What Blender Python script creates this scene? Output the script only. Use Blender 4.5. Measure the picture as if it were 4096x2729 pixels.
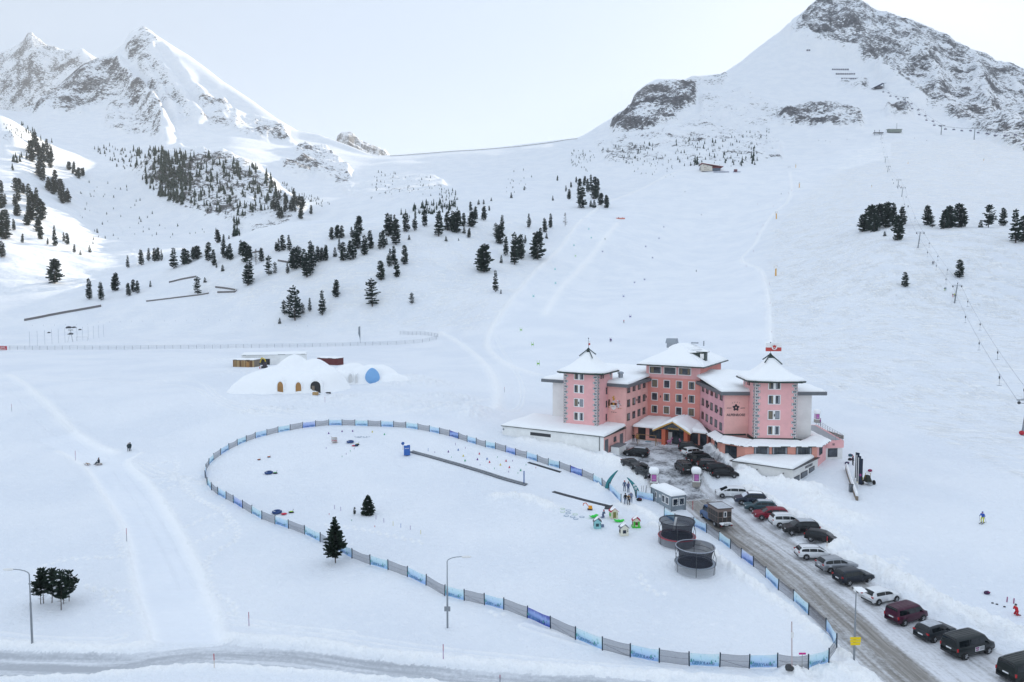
import bpy, bmesh, math, random
import numpy as np
from mathutils import Vector, Matrix
R = math.radians
rnd = random.Random(7)
scene = bpy.context.scene
for o in list(bpy.data.objects): bpy.data.objects.remove(o, do_unlink=True)

# ------------------------------------------------------------ camera, sky, sun, exposure
FPX, CX, CY = 2730.667, 2048.0, 1364.5
CAMZ = 33.0
PITCH = math.atan(164 / FPX)
cam_d = bpy.data.cameras.new("camera"); cam = bpy.data.objects.new("camera", cam_d)
scene.collection.objects.link(cam); scene.camera = cam
cam.location = (0, 0, CAMZ); cam.rotation_euler = (R(90) - PITCH, 0, 0)
cam_d.sensor_width = 36; cam_d.lens = 24; cam_d.clip_start = 0.5; cam_d.clip_end = 30000
scene.render.resolution_x = 1024; scene.render.resolution_y = 682
SUN_AZ, SUN_EL = 27.0, 19.6        # degrees right of the view direction, above the horizon
world = bpy.data.worlds.new("World"); scene.world = world; world.use_nodes = True
wn = world.node_tree; wn.nodes.clear()
wo = wn.nodes.new('ShaderNodeOutputWorld'); wb = wn.nodes.new('ShaderNodeBackground')
sky = wn.nodes.new('ShaderNodeTexSky'); sky.sky_type = 'NISHITA'; sky.sun_disc = False
sky.sun_elevation = R(SUN_EL); sky.sun_rotation = R(SUN_AZ)
sky.altitude = 2000; sky.air_density = 1.0; sky.dust_density = .8; sky.ozone_density = 1.2
hs = wn.nodes.new('ShaderNodeHueSaturation'); hs.inputs['Saturation'].default_value = 0.62
tint = wn.nodes.new('ShaderNodeMix'); tint.data_type = 'RGBA'; tint.blend_type = 'MULTIPLY'
tint.inputs['Factor'].default_value = 1.0
tint.inputs['B'].default_value = (1.0, 0.985, 0.97, 1)
wn.links.new(sky.outputs[0], hs.inputs['Color']); wn.links.new(hs.outputs[0], tint.inputs['A'])
veil = wn.nodes.new('ShaderNodeMix'); veil.data_type = 'RGBA'; veil.inputs['Factor'].default_value = .70
veil.inputs['B'].default_value = (1.75, 2.12, 2.62, 1)      # pale veil added to the sky; the overhead gradient replaces this colour
tc_ = wn.nodes.new('ShaderNodeTexCoord'); sx_ = wn.nodes.new('ShaderNodeSeparateXYZ'); up_ = wn.nodes.new('ShaderNodeMapRange'); up_.interpolation_type = 'SMOOTHSTEP'
up_.inputs[1].default_value = .30; up_.inputs[2].default_value = .95; up_.inputs[3].default_value = 1.0; up_.inputs[4].default_value = 2.05     # veil added brighter overhead, out of view, to light the snow
wn.links.new(tc_.outputs['Generated'], sx_.inputs[0]); wn.links.new(sx_.outputs[2], up_.inputs[0])
vm = wn.nodes.new('ShaderNodeVectorMath'); vm.operation = 'SCALE'; vm.inputs[0].default_value = (1.54, 1.78, 2.08); wn.links.new(up_.outputs[0], vm.inputs['Scale']); wn.links.new(vm.outputs[0], veil.inputs['B'])
wn.links.new(tint.outputs['Result'], veil.inputs['A']); wn.links.new(veil.outputs['Result'], wb.inputs[0]); wb.inputs[1].default_value = 0.15
wn.links.new(wb.outputs[0], wo.inputs[0])
sd = bpy.data.lights.new("sun", 'SUN'); so = bpy.data.objects.new("sun", sd)
scene.collection.objects.link(so); sd.energy = 3.6; sd.angle = R(0.5); sd.color = (1.0, 0.88, 0.70)
a, e = R(SUN_AZ), R(SUN_EL)
sdir = Vector((math.sin(a) * math.cos(e), math.cos(a) * math.cos(e), math.sin(e)))
so.rotation_euler = sdir.to_track_quat('Z', 'Y').to_euler()
scene.view_settings.view_transform = 'Standard'; scene.view_settings.look = 'None'
scene.view_settings.exposure = 1.28; scene.view_settings.gamma = 1.0
scene.render.engine = 'CYCLES'
scene.cycles.max_bounces = 6; scene.cycles.diffuse_bounces = 3; scene.cycles.glossy_bounces = 2
scene.cycles.transparent_max_bounces = 24; scene.cycles.volume_bounces = 0

# ------------------------------------------------------------ picture <-> world helpers
SP, CP = math.sin(PITCH), math.cos(PITCH)
def ray(u, v):
    x = (u - CX) / FPX; y = -(v - CY) / FPX
    return x, CP + y * SP, -SP + y * CP
def at_y(u, v, Y):
    x, y, z = ray(u, v); t = Y / y
    return Vector((x * t, Y, CAMZ + z * t))
def proj(x, y, z):
    zz = z - CAMZ
    d = y * CP - zz * SP; up = y * SP + zz * CP
    return CX + FPX * x / d, CY - FPX * up / d

# ------------------------------------------------------------ numpy noise
_rs = np.random.RandomState(3); _perm = _rs.permutation(512).astype(np.int64)
_perm = np.concatenate([_perm, _perm, _perm]); _g = _rs.uniform(0, 2 * np.pi, 512)
_gx, _gy = np.cos(_g), np.sin(_g)
def perlin(x, y):
    xi = np.floor(x).astype(np.int64); yi = np.floor(y).astype(np.int64)
    xf, yf = x - xi, y - yi; xi &= 511; yi &= 511
    u = xf * xf * xf * (xf * (xf * 6 - 15) + 10); v = yf * yf * yf * (yf * (yf * 6 - 15) + 10)
    def gr(ix, iy, dx, dy):
        h = _perm[_perm[ix & 511] + (iy & 511)]
        return _gx[h] * dx + _gy[h] * dy
    a = gr(xi, yi, xf, yf); b = gr(xi + 1, yi, xf - 1, yf)
    c = gr(xi, yi + 1, xf, yf - 1); d = gr(xi + 1, yi + 1, xf - 1, yf - 1)
    return (a + u * (b - a) + v * ((c + u * (d - c)) - (a + u * (b - a)))) * 1.5
def fbm(x, y, o=4, ridged=False, gain=.5):
    s = 0; amp = 1; t = 0
    for i in range(o):
        n = perlin(x * 2 ** i + 17.3 * i, y * 2 ** i + 5.1 * i)
        if ridged: n = 1 - 2 * np.abs(n)
        s = s + n * amp; t += amp; amp *= gain
    return s / t
def pchip(xk, yk, x):
    xk = np.asarray(xk, float); yk = np.asarray(yk, float)
    h = np.diff(xk); d = np.diff(yk) / h; m = np.zeros_like(yk)
    for i in range(1, len(xk) - 1):
        if d[i - 1] * d[i] > 0:
            w1 = 2 * h[i] + h[i - 1]; w2 = h[i] + 2 * h[i - 1]
            m[i] = (w1 + w2) / (w1 / d[i - 1] + w2 / d[i])
    m[0] = d[0]; m[-1] = d[-1]
    x = np.clip(x, xk[0], xk[-1])
    i = np.clip(np.searchsorted(xk, x) - 1, 0, len(xk) - 2)
    t = (x - xk[i]) / h[i]
    return ((1 + 2 * t) * (1 - t) ** 2 * yk[i] + t * (1 - t) ** 2 * h[i] * m[i]
            + t * t * (3 - 2 * t) * yk[i + 1] + t * t * (t - 1) * h[i] * m[i + 1])
def sstep(a, b, x):
    t = np.clip((x - a) / (b - a), 0, 1); return t * t * (3 - 2 * t)

# ------------------------------------------------------------ terrain: feature lines (u, depth, v) or (u, depth, None, z)
N = None
CURVES = [
 [(-500, 20, N, 0), (4600, 20, N, 0)],
 [(-500, 70, N, -.3), (2000, 70, N, -.5), (3200, 70, N, -.1), (4600, 70, N, .3)],
 [(-500, 90, N, .6), (1500, 90, N, .2), (2600, 90, N, .8), (3400, 90, N, 1.2), (4600, 90, N, 2.4)],
 [(-500, 110, N, 1.8), (1300, 110, N, 1.5), (2200, 112, N, 1.6), (2700, 112, N, 2.4), (3300, 111, N, 2.6), (3700, 111, N, 3.0), (4600, 110, N, 3.0)],
 [(-500, 126, N, 2.4), (700, 126, N, 3.0), (1500, 126, N, 3.4), (2000, 126, N, 3.8), (2300, 126, N, 3.9), (2800, 126, N, 3.9), (3400, 124, N, 3.6), (4600, 124, N, 2.8)],
 [(-500, 145, N, 3.4), (600, 145, N, 4.2), (1300, 145, N, 6.4), (1750, 143, N, 6.4), (2050, 142, N, 5.8), (2500, 142, N, 4.6), (3400, 142, N, 4.0), (4600, 142, N, 1.5)],
 [(-500, 172, N, 7.5), (700, 172, N, 8.6), (1500, 172, N, 9.2), (1900, 172, N, 7.5), (2300, 172, N, 5.5), (2900, 172, N, 4.5), (4600, 172, N, .5)],
 [(-500, 220, N, 9.0), (1600, 220, N, 9.2), (2000, 220, N, 8.5), (2600, 220, N, 8.0), (3400, 220, N, 9.0), (4600, 220, N, 8)],
 [(-500, 315, N, 9.5), (1700, 315, N, 9.5), (2000, 310, N, 13), (2400, 310, N, 15.5), (2800, 310, N, 17), (3200, 310, N, 19), (3600, 310, N, 24), (4600, 310, N, 24)],
 [(-500, 395, 1345), (800, 395, 1345), (1500, 400, 1335), (1800, 400, 1270), (2000, 400, 1195), (2400, 400, 1215), (2800, 400, 1200), (3200, 400, 1130), (3600, 400, 985), (4096, 400, 955), (4600, 400, 950)],
 [(-500, 470, 1210), (0, 470, 1195), (400, 470, 1190), (800, 470, 1150), (1200, 470, 1060), (1600, 470, 1030), (2000, 480, 1060), (2400, 480, 1135), (2800, 480, 1115), (3200, 480, 1020), (3600, 480, 890), (4600, 480, 870)],
 [(-500, 580, 950), (0, 580, 1000), (400, 600, 1070), (640, 590, 1030), (900, 575, 945), (1200, 575, 888), (1400, 585, 885), (1600, 600, 868), (1850, 610, 850), (2000, 610, 865), (2400, 590, 945), (2800, 590, 1020), (3200, 590, 900), (3600, 600, 812), (4600, 600, 800)],
 [(-500, 740, 790), (0, 740, 820), (250, 740, 900), (450, 740, 985), (700, 740, 990), (900, 740, N, 86), (1200, 740, N, 92), (1400, 740, N, 100), (1600, 740, N, 108), (1850, 750, N, 118), (2000, 750, 822), (2400, 750, 832), (2800, 750, 860), (3200, 750, 795), (3600, 750, 735), (4600, 740, 720)],
 [(-500, 900, 620), (0, 900, 670), (250, 900, 790), (450, 900, 890), (700, 900, 905), (900, 900, 880), (1200, 900, 860), (1400, 900, 830), (1600, 900, 800), (2000, 900, 755), (2400, 900, 765), (2800, 900, 720), (3200, 900, 700), (3600, 900, 668), (4600, 900, 655)],
 [(-500, 1130, 440), (0, 1100, 470), (250, 1100, 630), (450, 1100, 690), (700, 1080, 660), (900, 1080, 665), (1200, 1100, 760), (1400, 1100, 755), (1600, 1100, 735), (2000, 1120, 700), (2400, 1120, 650), (2800, 1120, 610), (3200, 1120, 590), (3600, 1100, 562), (4096, 1100, 545), (4600, 1100, 540)],
 [(-500, 1350, N, 330), (0, 1350, N, 345), (250, 1350, 530), (450, 1350, 560), (700, 1300, 590), (900, 1300, 580), (1100, 1300, 620), (1300, 1300, 665), (1500, 1400, 640), (2000, 1410, 602), (2250, 1410, 575), (2400, 1380, 560), (2550, 1380, 520), (2700, 1380, 490), (2850, 1380, 480), (3200, 1350, 470), (3500, 1300, 450), (3800, 1300, 490), (4096, 1300, 520), (4600, 1300, 520)],
 [(-500, 1650, 460), (0, 1650, 440), (140, 1650, 455), (280, 1650, 430), (450, 1650, 400), (700, 1600, 420), (900, 1600, 470), (1100, 1560, 540), (1300, 1560, 580), (1500, 1480, 627), (2000, 1460, 594), (2250, 1455, 563), (2400, 1500, 525), (2550, 1500, 430), (2700, 1500, 400), (2850, 1550, 380), (3000, 1550, 350), (3200, 1550, 330), (3500, 1550, 320), (3800, 1500, 390), (4096, 1500, 430), (4600, 1500, 430)],
]
SKY_V = [(-500, 600), (0, 500), (100, 470), (143, 455), (200, 400), (260, 330), (330, 270), (393, 243), (440, 225), (500, 186), (508, 160), (522, 140), (548, 127), (574, 117), (600, 130), (642, 164), (700, 200), (755, 232), (830, 285), (892, 333), (950, 370), (1011, 410), (1100, 474), (1189, 527), (1279, 541), (1400, 586), (1478, 618), (1514, 624), (1597, 619), (2014, 589), (2311, 551), (2335, 541), (2388, 511), (2442, 481), (2519, 437), (2537, 383), (2579, 348), (2626, 322), (2700, 325), (2732, 333), (2773, 315), (2892, 306), (2964, 262), (3011, 223), (3083, 170), (3142, 134), (3172, 95), (3201, 77), (3249, 42), (3309, 0), (3350, 3), (3386, 27), (3451, 42), (3499, 77), (3558, 89), (3624, 110), (3707, 137), (3796, 178), (3826, 208), (3885, 226), (3945, 256), (3987, 285), (4040, 282), (4096, 315), (4600, 380)]
SKY_D = [(-500, 1900), (143, 1850), (400, 1900), (574, 2000), (900, 1850), (1200, 1700), (1478, 1540), (1514, 1500), (2000, 1475), (2311, 1470), (2400, 1600), (2630, 1650), (2900, 1800), (3142, 2000), (3330, 2150), (3600, 2050), (4096, 1950), (4600, 1900)]
us = np.arange(-500, 4601, 12.0)
sv = np.interp(us, *zip(*SKY_V)); sdp = np.interp(us, *zip(*SKY_D))
CURVES.append([(u, d, v) for u, d, v in zip(us, sdp, sv)])
CURVES.append([(-500, 2350, N, 250), (600, 2350, N, 420), (1400, 2350, N, 200), (2300, 2350, N, 150), (3300, 2700, N, 450), (4600, 2600, N, 350)])
FAR_V = [(-500, 260), (0, 228), (60, 200), (95, 175), (122, 142), (140, 158), (190, 195), (225, 205), (240, 212), (290, 208), (330, 198), (370, 232), (396, 246), (440, 300), (700, 500), (1340, 640), (1345, 570), (1362, 552), (1392, 543), (1420, 560), (1450, 585), (1500, 605), (1540, 618), (1600, 640), (2200, 700), (4600, 700)]
FAR_D = [(-500, 2900), (700, 2900), (1300, 3300), (2200, 3300), (4600, 3300)]
CURVES.append([(u, d, v) for u, d, v in zip(us, np.interp(us, *zip(*FAR_D)), np.interp(us, *zip(*FAR_V)))])
CURVES.append([(-500, 3600, N, 200), (4600, 4200, N, 100)])

FA = 38.6
az_f = np.radians(np.arange(-FA, FA + .001, 0.076))
az_c = np.radians(np.linspace(FA, 88, 66)[1:])
AZ = np.concatenate([-az_c[::-1], az_f, az_c])
rl = [8., 16., 26., 36., 44.]
while rl[-1] < 3900:
    r_ = rl[-1]; rl.append(r_ + min(.85 * r_ * r_ / 22500., (.0036 if r_ < 170 else .0046) * r_))
RR = np.array(rl); NA, NR = len(AZ), len(RR)
kr, kz = [], []
for c in CURVES:
    A_, R_, Z_ = [], [], []
    for p in c:
        u, D = p[0], p[1]
        if len(p) == 4:
            x = (u - CX) / FPX * D; y = D; z = p[3]
        else:
            q = at_y(u, p[2], D); x, y, z = q
        A_.append(math.atan2(x, y)); R_.append(math.hypot(x, y)); Z_.append(z)
    azc = np.clip(AZ, A_[0], A_[-1])
    if len(A_) > 60:
        kr.append(np.interp(azc, A_, R_)); kz.append(np.interp(azc, A_, Z_))
    else:
        kr.append(pchip(A_, R_, azc)); kz.append(pchip(A_, Z_, azc))
kr = np.array(kr); kz = np.array(kz)
H0 = np.zeros((NA, NR))
for i in range(NA):
    H0[i] = pchip(kr[:, i], kz[:, i], RR)
# the valley's right flank beyond the picture: the mountain wall that keeps the valley in shade
azg = np.degrees(AZ)[:, None]
XX = np.sin(AZ)[:, None] * RR[None]; YY = np.cos(AZ)[:, None] * RR[None]
flank = sstep(41, 56, azg) * sstep(150, 1150, RR[None]) * (1 - .75 * sstep(1500, 3200, RR[None]))
H0 = H0 * (1 - sstep(41, 56, azg) * sstep(300, 900, RR[None])) + flank * (640 + 60 * fbm(XX / 400, YY / 400, 3))
UU, VV = proj(XX, YY, H0)

def terrain_z(x, y, grid=None):
    g = HH if grid is None else grid
    a = math.atan2(x, y); r = math.hypot(x, y)
    fi = np.interp(a, AZ, np.arange(NA)); fj = np.interp(r, RR, np.arange(NR))
    i = min(int(fi), NA - 2); j = min(int(fj), NR - 2); p = fi - i; q = fj - j
    return float((g[i, j] * (1 - p) + g[i + 1, j] * p) * (1 - q) + (g[i, j + 1] * (1 - p) + g[i + 1, j + 1] * p) * q)
def ground_at(u, v, grid=None, lo=40., hi=3800.):
    """first point of the terrain seen at photograph pixel (u, v)"""
    x, y, z = ray(u, v); hr = math.hypot(x, y); g = HH if grid is None else grid
    a = math.atan2(x, y); fi = np.interp(a, AZ, np.arange(NA)); i = min(int(fi), NA - 2); p = fi - i
    prof = g[i] * (1 - p) + g[i + 1] * p
    rays = CAMZ + z / hr * RR
    k = np.where((prof >= rays) & (RR >= lo) & (RR <= hi))[0]
    if len(k) == 0: r = hi
    else:
        k = k[0]
        d0 = rays[k - 1] - prof[k - 1]; d1 = rays[k] - prof[k]
        t = d0 / (d0 - d1) if d0 != d1 else 0
        r = RR[k - 1] + (RR[k] - RR[k - 1]) * max(0, min(1, t))
    q = Vector((x / hr * r, y / hr * r, 0)); q.z = terrain_z(q.x, q.y, g); return q
def in_poly(U, V, poly):
    c = np.zeros(U.shape, bool); n = len(poly)
    for i in range(n):
        x1, y1 = poly[i]; x2, y2 = poly[(i + 1) % n]
        if y1 == y2: continue
        cond = ((y1 > V) != (y2 > V)) & (U < (x2 - x1) * (V - y1) / (y2 - y1) + x1)
        c ^= cond
    return c
def wline(pts):
    """picture polyline -> world polyline on the base terrain"""
    return [ground_at(u, v, H0) for u, v in pts]
def dist_line(wp, maxd, jmax=None):
    """distance and arc length of grid vertices to a world polyline (near it only)"""
    D = np.full((NA, NR), 1e9); S = np.zeros((NA, NR)); SG = np.zeros((NA, NR)); s0 = 0
    for a, b in zip(wp[:-1], wp[1:]):
        mx0, mx1 = min(a.x, b.x) - maxd, max(a.x, b.x) + maxd
        my0, my1 = min(a.y, b.y) - maxd, max(a.y, b.y) + maxd
        cs = [math.atan2(x, y) for x in (mx0, mx1) for y in (my0, my1)]
        i0, i1 = np.searchsorted(AZ, min(cs)), np.searchsorted(AZ, max(cs)) + 1
        rmin = max(0, math.hypot(min(abs(a.x), abs(b.x)), min(a.y, b.y)) - maxd * 1.5); rmax = math.hypot(max(abs(a.x), abs(b.x)), max(a.y, b.y)) + maxd * 1.5
        j0, j1 = np.searchsorted(RR, rmin), np.searchsorted(RR, rmax) + 1
        x = XX[i0:i1, j0:j1]; y = YY[i0:i1, j0:j1]
        if x.size == 0: continue
        dx, dy = b.x - a.x, b.y - a.y; L = math.hypot(dx, dy) + 1e-9
        t = np.clip(((x - a.x) * dx + (y - a.y) * dy) / L / L, 0, 1)
        px, py = x - a.x - t * dx, y - a.y - t * dy
        d = np.hypot(px, py); sub = D[i0:i1, j0:j1]; m = d < sub
        D[i0:i1, j0:j1] = np.where(m, d, sub)
        S[i0:i1, j0:j1] = np.where(m, s0 + t * L, S[i0:i1, j0:j1])
        sg = np.sign((x - a.x) * dy - (y - a.y) * dx)      # + = right of the travel direction
        SG[i0:i1, j0:j1] = np.where(m, sg, SG[i0:i1, j0:j1])
        s0 += L
    return D, S, SG
def smooth_pts(p, n=6):
    out = []
    for i in range(len(p) - 1):
        p0 = p[max(i - 1, 0)]; p1 = p[i]; p2 = p[i + 1]; p3 = p[min(i + 2, len(p) - 1)]
        for k in range(n):
            t = k / n
            out.append(tuple(.5 * ((2 * b) + (-a + c) * t + (2 * a - 5 * b + 4 * c - d) * t * t + (-a + 3 * b - 3 * c + d) * t ** 3)
                             for a, b, c, d in zip(p0, p1, p2, p3)))
    out.append(tuple(p[-1])); return out

HH = H0.copy()
near = RR[None] < 175
# ---- rolling undulation of the snow cover
LUMP = np.zeros_like(HH); ROCK = np.zeros_like(HH); ROUGH = np.zeros_like(HH)
HH += .25 * fbm(XX / 22, YY / 22, 3) * sstep(50, 120, RR[None]) * (RR[None] < 400)
HH += 3.0 * fbm(XX / 90, YY / 90, 3) * sstep(330, 600, RR[None]) * (1 - .8 * sstep(1300, 1500, RR[None]))
crest = kr[len(CURVES) - 4]                       # distance of the skyline ridge in each column
fade = 1 - .93 * np.exp(-((RR[None] - crest[:, None]) / 120) ** 2)
HH += 10 * fade * fbm(XX / 260, YY / 260, 3) * sstep(700, 1300, RR[None])
# ---- rock zones (picture polygon, depth range, strength)
JN = np.searchsorted(RR, 700); ZN1 = fbm(XX[:, JN:] / 60, YY[:, JN:] / 60, 3); ZN2 = fbm(XX[:, JN:] / 60 + 9, YY[:, JN:] / 60, 3)
def zone(poly, r0, r1, s, soft=25):
    j0, j1 = np.searchsorted(RR, max(r0, RR[JN])), np.searchsorted(RR, r1); i0, i1 = np.searchsorted(AZ, [math.atan((min(p[0] for p in poly) - CX - 60) / FPX), math.atan((max(p[0] for p in poly) - CX + 60) / FPX)])
    sl = (slice(i0, i1), slice(j0, j1)); s2 = (slice(i0, i1), slice(j0 - JN, j1 - JN))
    m = in_poly(UU[sl] + soft * ZN1[s2], VV[sl] + soft * .7 * ZN2[s2], poly)
    ROCK[sl] = np.maximum(ROCK[sl], m * s)
zone([(3140, 134), (3210, 60), (3309, -40), (3420, -20), (3700, 60), (4140, 220), (4140, 640), (3960, 560), (3700, 430), (3560, 330), (3440, 250), (3300, 190)], 1200, 2600, .70, 14)
zone([(3800, 350), (4140, 400), (4140, 560), (4000, 530), (3850, 450)], 1200, 2400, .6)
zone([(3200, 100), (3309, -20), (3420, 60), (3480, 240), (3560, 330), (3380, 215), (3180, 150)], 1200, 2600, .84, 10)
zone([(2450, 530), (2440, 480), (2519, 430), (2545, 370), (2590, 335), (2700, 322), (2790, 340), (2780, 420), (2700, 470), (2600, 520)], 1200, 2100, .9, 12)
zone([(2740, 310), (2900, 300), (2880, 350), (2750, 345)], 1200, 2300, .7)
zone([(2800, 380), (2960, 360), (3100, 420), (3200, 470), (3100, 520), (2960, 500), (2800, 480)], 1000, 1900, .42)
zone([(3120, 440), (3250, 430), (3330, 430), (3450, 470), (3450, 515), (3300, 520), (3130, 510)], 1000, 1700, .85, 12)
zone([(3540, 430), (3640, 435), (3650, 475), (3550, 480)], 1000, 1700, .85, 8)
zone([(3360, 330), (3470, 330), (3480, 370), (3370, 365)], 1000, 1900, .7, 8)
zone([(2380, 560), (2560, 540), (2760, 480), (2950, 500), (3130, 560), (3130, 640), (2930, 680), (2700, 650), (2420, 650)], 800, 1500, .47)
zone([(2420, 600), (2560, 580), (2600, 640), (2440, 660)], 800, 1500, .6)
zone([(2830, 620), (3130, 600), (3120, 650), (2850, 660)], 800, 1500, .6)
# left massif
zone([(70, 440), (180, 340), (300, 250), (393, 235), (470, 240), (490, 330), (420, 420), (330, 460), (240, 470), (140, 470)], 1400, 2300, .74, 16)
zone([(500, 185), (574, 100), (640, 160), (600, 260), (560, 250), (520, 250)], 1500, 2300, .62, 10)
zone([(430, 350), (480, 300), (600, 400), (680, 520), (640, 560), (520, 545), (420, 520)], 1200, 2300, .58)
zone([(540, 240), (640, 270), (780, 480), (900, 460), (960, 440), (1150, 520), (1180, 580), (1050, 560), (820, 500), (700, 480), (600, 380)], 1200, 2100, .48)
zone([(780, 370), (900, 400), (940, 470), (800, 450)], 1200, 2100, .72, 12)
zone([(1000, 470), (1150, 510), (1150, 570), (1040, 550)], 1200, 2100, .8, 10)
zone([(-60, 200), (60, 190), (122, 130), (240, 200), (396, 240), (300, 330), (150, 440), (-60, 440)], 2400, 3600, .52)
zone([(90, 150), (122, 130), (240, 205), (200, 240), (90, 220)], 2400, 3600, .66, 8)
zone([(1340, 530), (1540, 560), (1560, 640), (1340, 640)], 2400, 3600, .8)
zone([(1180, 590), (1300, 610), (1400, 680), (1420, 740), (1300, 720), (1200, 660)], 900, 1600, .66)
zone([(1130, 650), (1240, 660), (1240, 720), (1140, 700)], 900, 1500, .72)
zone([(380, 580), (520, 590), (640, 600), (740, 640), (900, 640), (1000, 680), (1060, 740), (1130, 800), (1190, 870), (1080, 940), (940, 935), (900, 880), (800, 860), (700, 820), (560, 720), (500, 670), (390, 620)], 780, 1250, .62)
zone([(620, 680), (900, 650), (1050, 760), (1000, 880), (820, 870), (660, 780)], 780, 1250, .74)
zone([(0, 500), (60, 520), (60, 570), (0, 560)], 800, 1250, .6, 8)
zone([(1340, 740), (1560, 690), (1740, 700), (1800, 760), (1640, 800), (1420, 790)], 780, 1200, .38)
ROCK = np.clip(ROCK, 0, 1)
def blur(A, n):
    for _ in range(n):
        B = A.copy(); B[1:-1] = (A[2:] + A[:-2] + 2 * A[1:-1]) / 4
        A = B.copy(); A[:, 1:-1] = (B[:, 2:] + B[:, :-2] + 2 * B[:, 1:-1]) / 4
    return A
ROCK = blur(ROCK, 5)
# relief of the crags: ridged noise, steeper steps
rk = fbm(XX / 75, YY / 75, 5, True, .55)
HH += ROCK * fade * (rk * 20 + 3) * sstep(700, 1500, RR[None]) + ROCK * fade * rk * 6
HH += ROCK * 3.2 * fade * fbm(XX / 19, YY / 19, 4, True, .62)
# gullies and ribs of the left peak running down to the right
def rib(pts, w, h, r0=1100, r1=2500):
    global HH
    for (u1, v1), (u2, v2) in zip(pts[:-1], pts[1:]):
        i0 = np.searchsorted(AZ, math.atan((min(u1, u2) - CX - 4 * w) / FPX)); i1 = np.searchsorted(AZ, math.atan((max(u1, u2) - CX + 4 * w) / FPX))
        j0, j1 = np.searchsorted(RR, r0), np.searchsorted(RR, r1)
        U = UU[i0:i1, j0:j1]; V = VV[i0:i1, j0:j1]; dx, dy = u2 - u1, v2 - v1; L2 = dx * dx + dy * dy
        t = ((U - u1) * dx + (V - v1) * dy) / L2
        tt = np.clip(t, 0, 1); d = np.hypot(U - u1 - tt * dx, V - v1 - tt * dy)
        RIB[i0:i1, j0:j1] = np.maximum(RIB[i0:i1, j0:j1], h * np.exp(-(d / w) ** 2))
RIB = np.zeros_like(HH)
rib([(610, 215), (640, 270), (700, 350), (760, 450), (790, 480)], 30, 30)
rib([(585, 225), (560, 260), (600, 330), (660, 420), (700, 480)], 26, 26)
rib([(480, 280), (500, 330), (560, 400), (620, 470), (660, 550)], 34, 42)
rib([(642, 170), (720, 270), (780, 360), (850, 440), (940, 480)], 30, 24)
rib([(390, 245), (340, 330), (280, 400), (180, 450)], 34, 30)
rib([(3142, 140), (3300, 190), (3450, 255), (3560, 335), (3640, 400), (3900, 480), (4096, 560)], 22, 26)
rib([(3380, 90), (3420, 150), (3480, 260)], 30, 28)
rib([(3660, 200), (3710, 280), (3760, 390)], 34, 34)
rib([(3910, 310), (3930, 370), (3960, 490)], 34, 32)
rib([(620, 700), (700, 640), (800, 640), (930, 660), (1060, 740), (1180, 860)], 40, 14, 780, 1250)
fadr = 1 - .97 * np.exp(-((RR[None] - crest[:, None]) / 170) ** 2)
HH += RIB * fadr * (.8 + .6 * fbm(XX / 70, YY / 70, 4))
# steep right-facing ramp texture on the sunny hill at the left
SUNNY = in_poly(UU, VV, [(-300, 420), (100, 460), (330, 700), (480, 900), (560, 1080), (300, 1150), (-300, 1200)]) & (RR[None] > 380) & (RR[None] < 1300)
HH += SUNNY * 4 * fbm(XX / 55, YY / 30, 4)
# ------------------------------------------------------------ near ground: roads, path, banks, tracks
def Z1(pts, ox=0, oy=1800, s=.5947): return [(ox + x * s, oy + y * s) for x, y in pts]
def S(pts): return [(x * 1.7408, y * 1.7408) for x, y in pts]
PATH_L = [(-80, 1500), (20, 1560), (60, 1650), (105, 1715), (160, 1765), (232, 1800), (342, 1865), (416, 1972), (488, 2085), (523, 2204), (541, 2323), (571, 2430), (598, 2508), (604, 2560)]
PATH_R = [(-80, 1400), (36, 1500), (89, 1530), (143, 1579), (196, 1621), (256, 1690), (320, 1745), (400, 1790), (455, 1806), (520, 1800), (560, 1812), (512, 1850), (595, 1931), (630, 1978), (684, 2062), (743, 2169), (803, 2288), (833, 2383), (868, 2454), (886, 2531), (920, 2566)]
ROAD_U = [(-700, 2552), (0, 2600), (300, 2612), (520, 2614), (600, 2600), (760, 2578), (920, 2578), (1220, 2597), (1480, 2636), (1740, 2662), (2090, 2692), (2440, 2712), (2800, 2740), (3150, 2768), (3440, 2800)]
ROAD_D = [(-700, 2700), (0, 2708), (350, 2698), (610, 2664), (830, 2656), (1040, 2662), (1220, 2678), (1480, 2704), (1740, 2722), (1900, 2735), (2440, 2790), (3000, 2860), (3440, 2930)]
RD_L = S([(1497, 1080), (1530, 1122), (1575, 1165), (1640, 1225), (1730, 1292), (1800, 1352), (1870, 1420), (1925, 1475), (1990, 1535), (2060, 1600), (2160, 1700)])
RD_R = S([(1590, 1090), (1636, 1120), (1668, 1142), (1735, 1180), (1790, 1215), (1850, 1258), (1905, 1280), (1935, 1302), (2010, 1338), (2080, 1378), (2135, 1418), (2200, 1452), (2292, 1492), (2400, 1540), (2700, 1660)])
LOT = Z1([(585, 905), (650, 880), (720, 826), (760, 786), (1000, 815), (1110, 826), (1290, 850), (1370, 900), (1450, 960), (1545, 1050), (1500, 1065), (1330, 1040), (1290, 1060), (1260, 1105), (1268, 1125), (1330, 1170), (1180, 1190), (1060, 1120), (975, 1105), (905, 1090), (800, 1020), (690, 945), (640, 915)], 2100, 1330, .5523)
LOOSE_LIT = np.zeros_like(HH)  # loose snow on banks and tracks, with its brighter sky light painted in
m_path = in_poly(UU, VV, PATH_L + PATH_R[::-1]) & near
m_road = (in_poly(UU, VV, ROAD_U + ROAD_D[::-1]) | in_poly(UU, VV, RD_L + RD_R[::-1])) & near
m_lot = in_poly(UU, VV, LOT) & (RR[None] < 190)
def bl(m, n): return blur(m.astype(float), n)
HH -= .40 * bl(m_path, 5)
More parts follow.
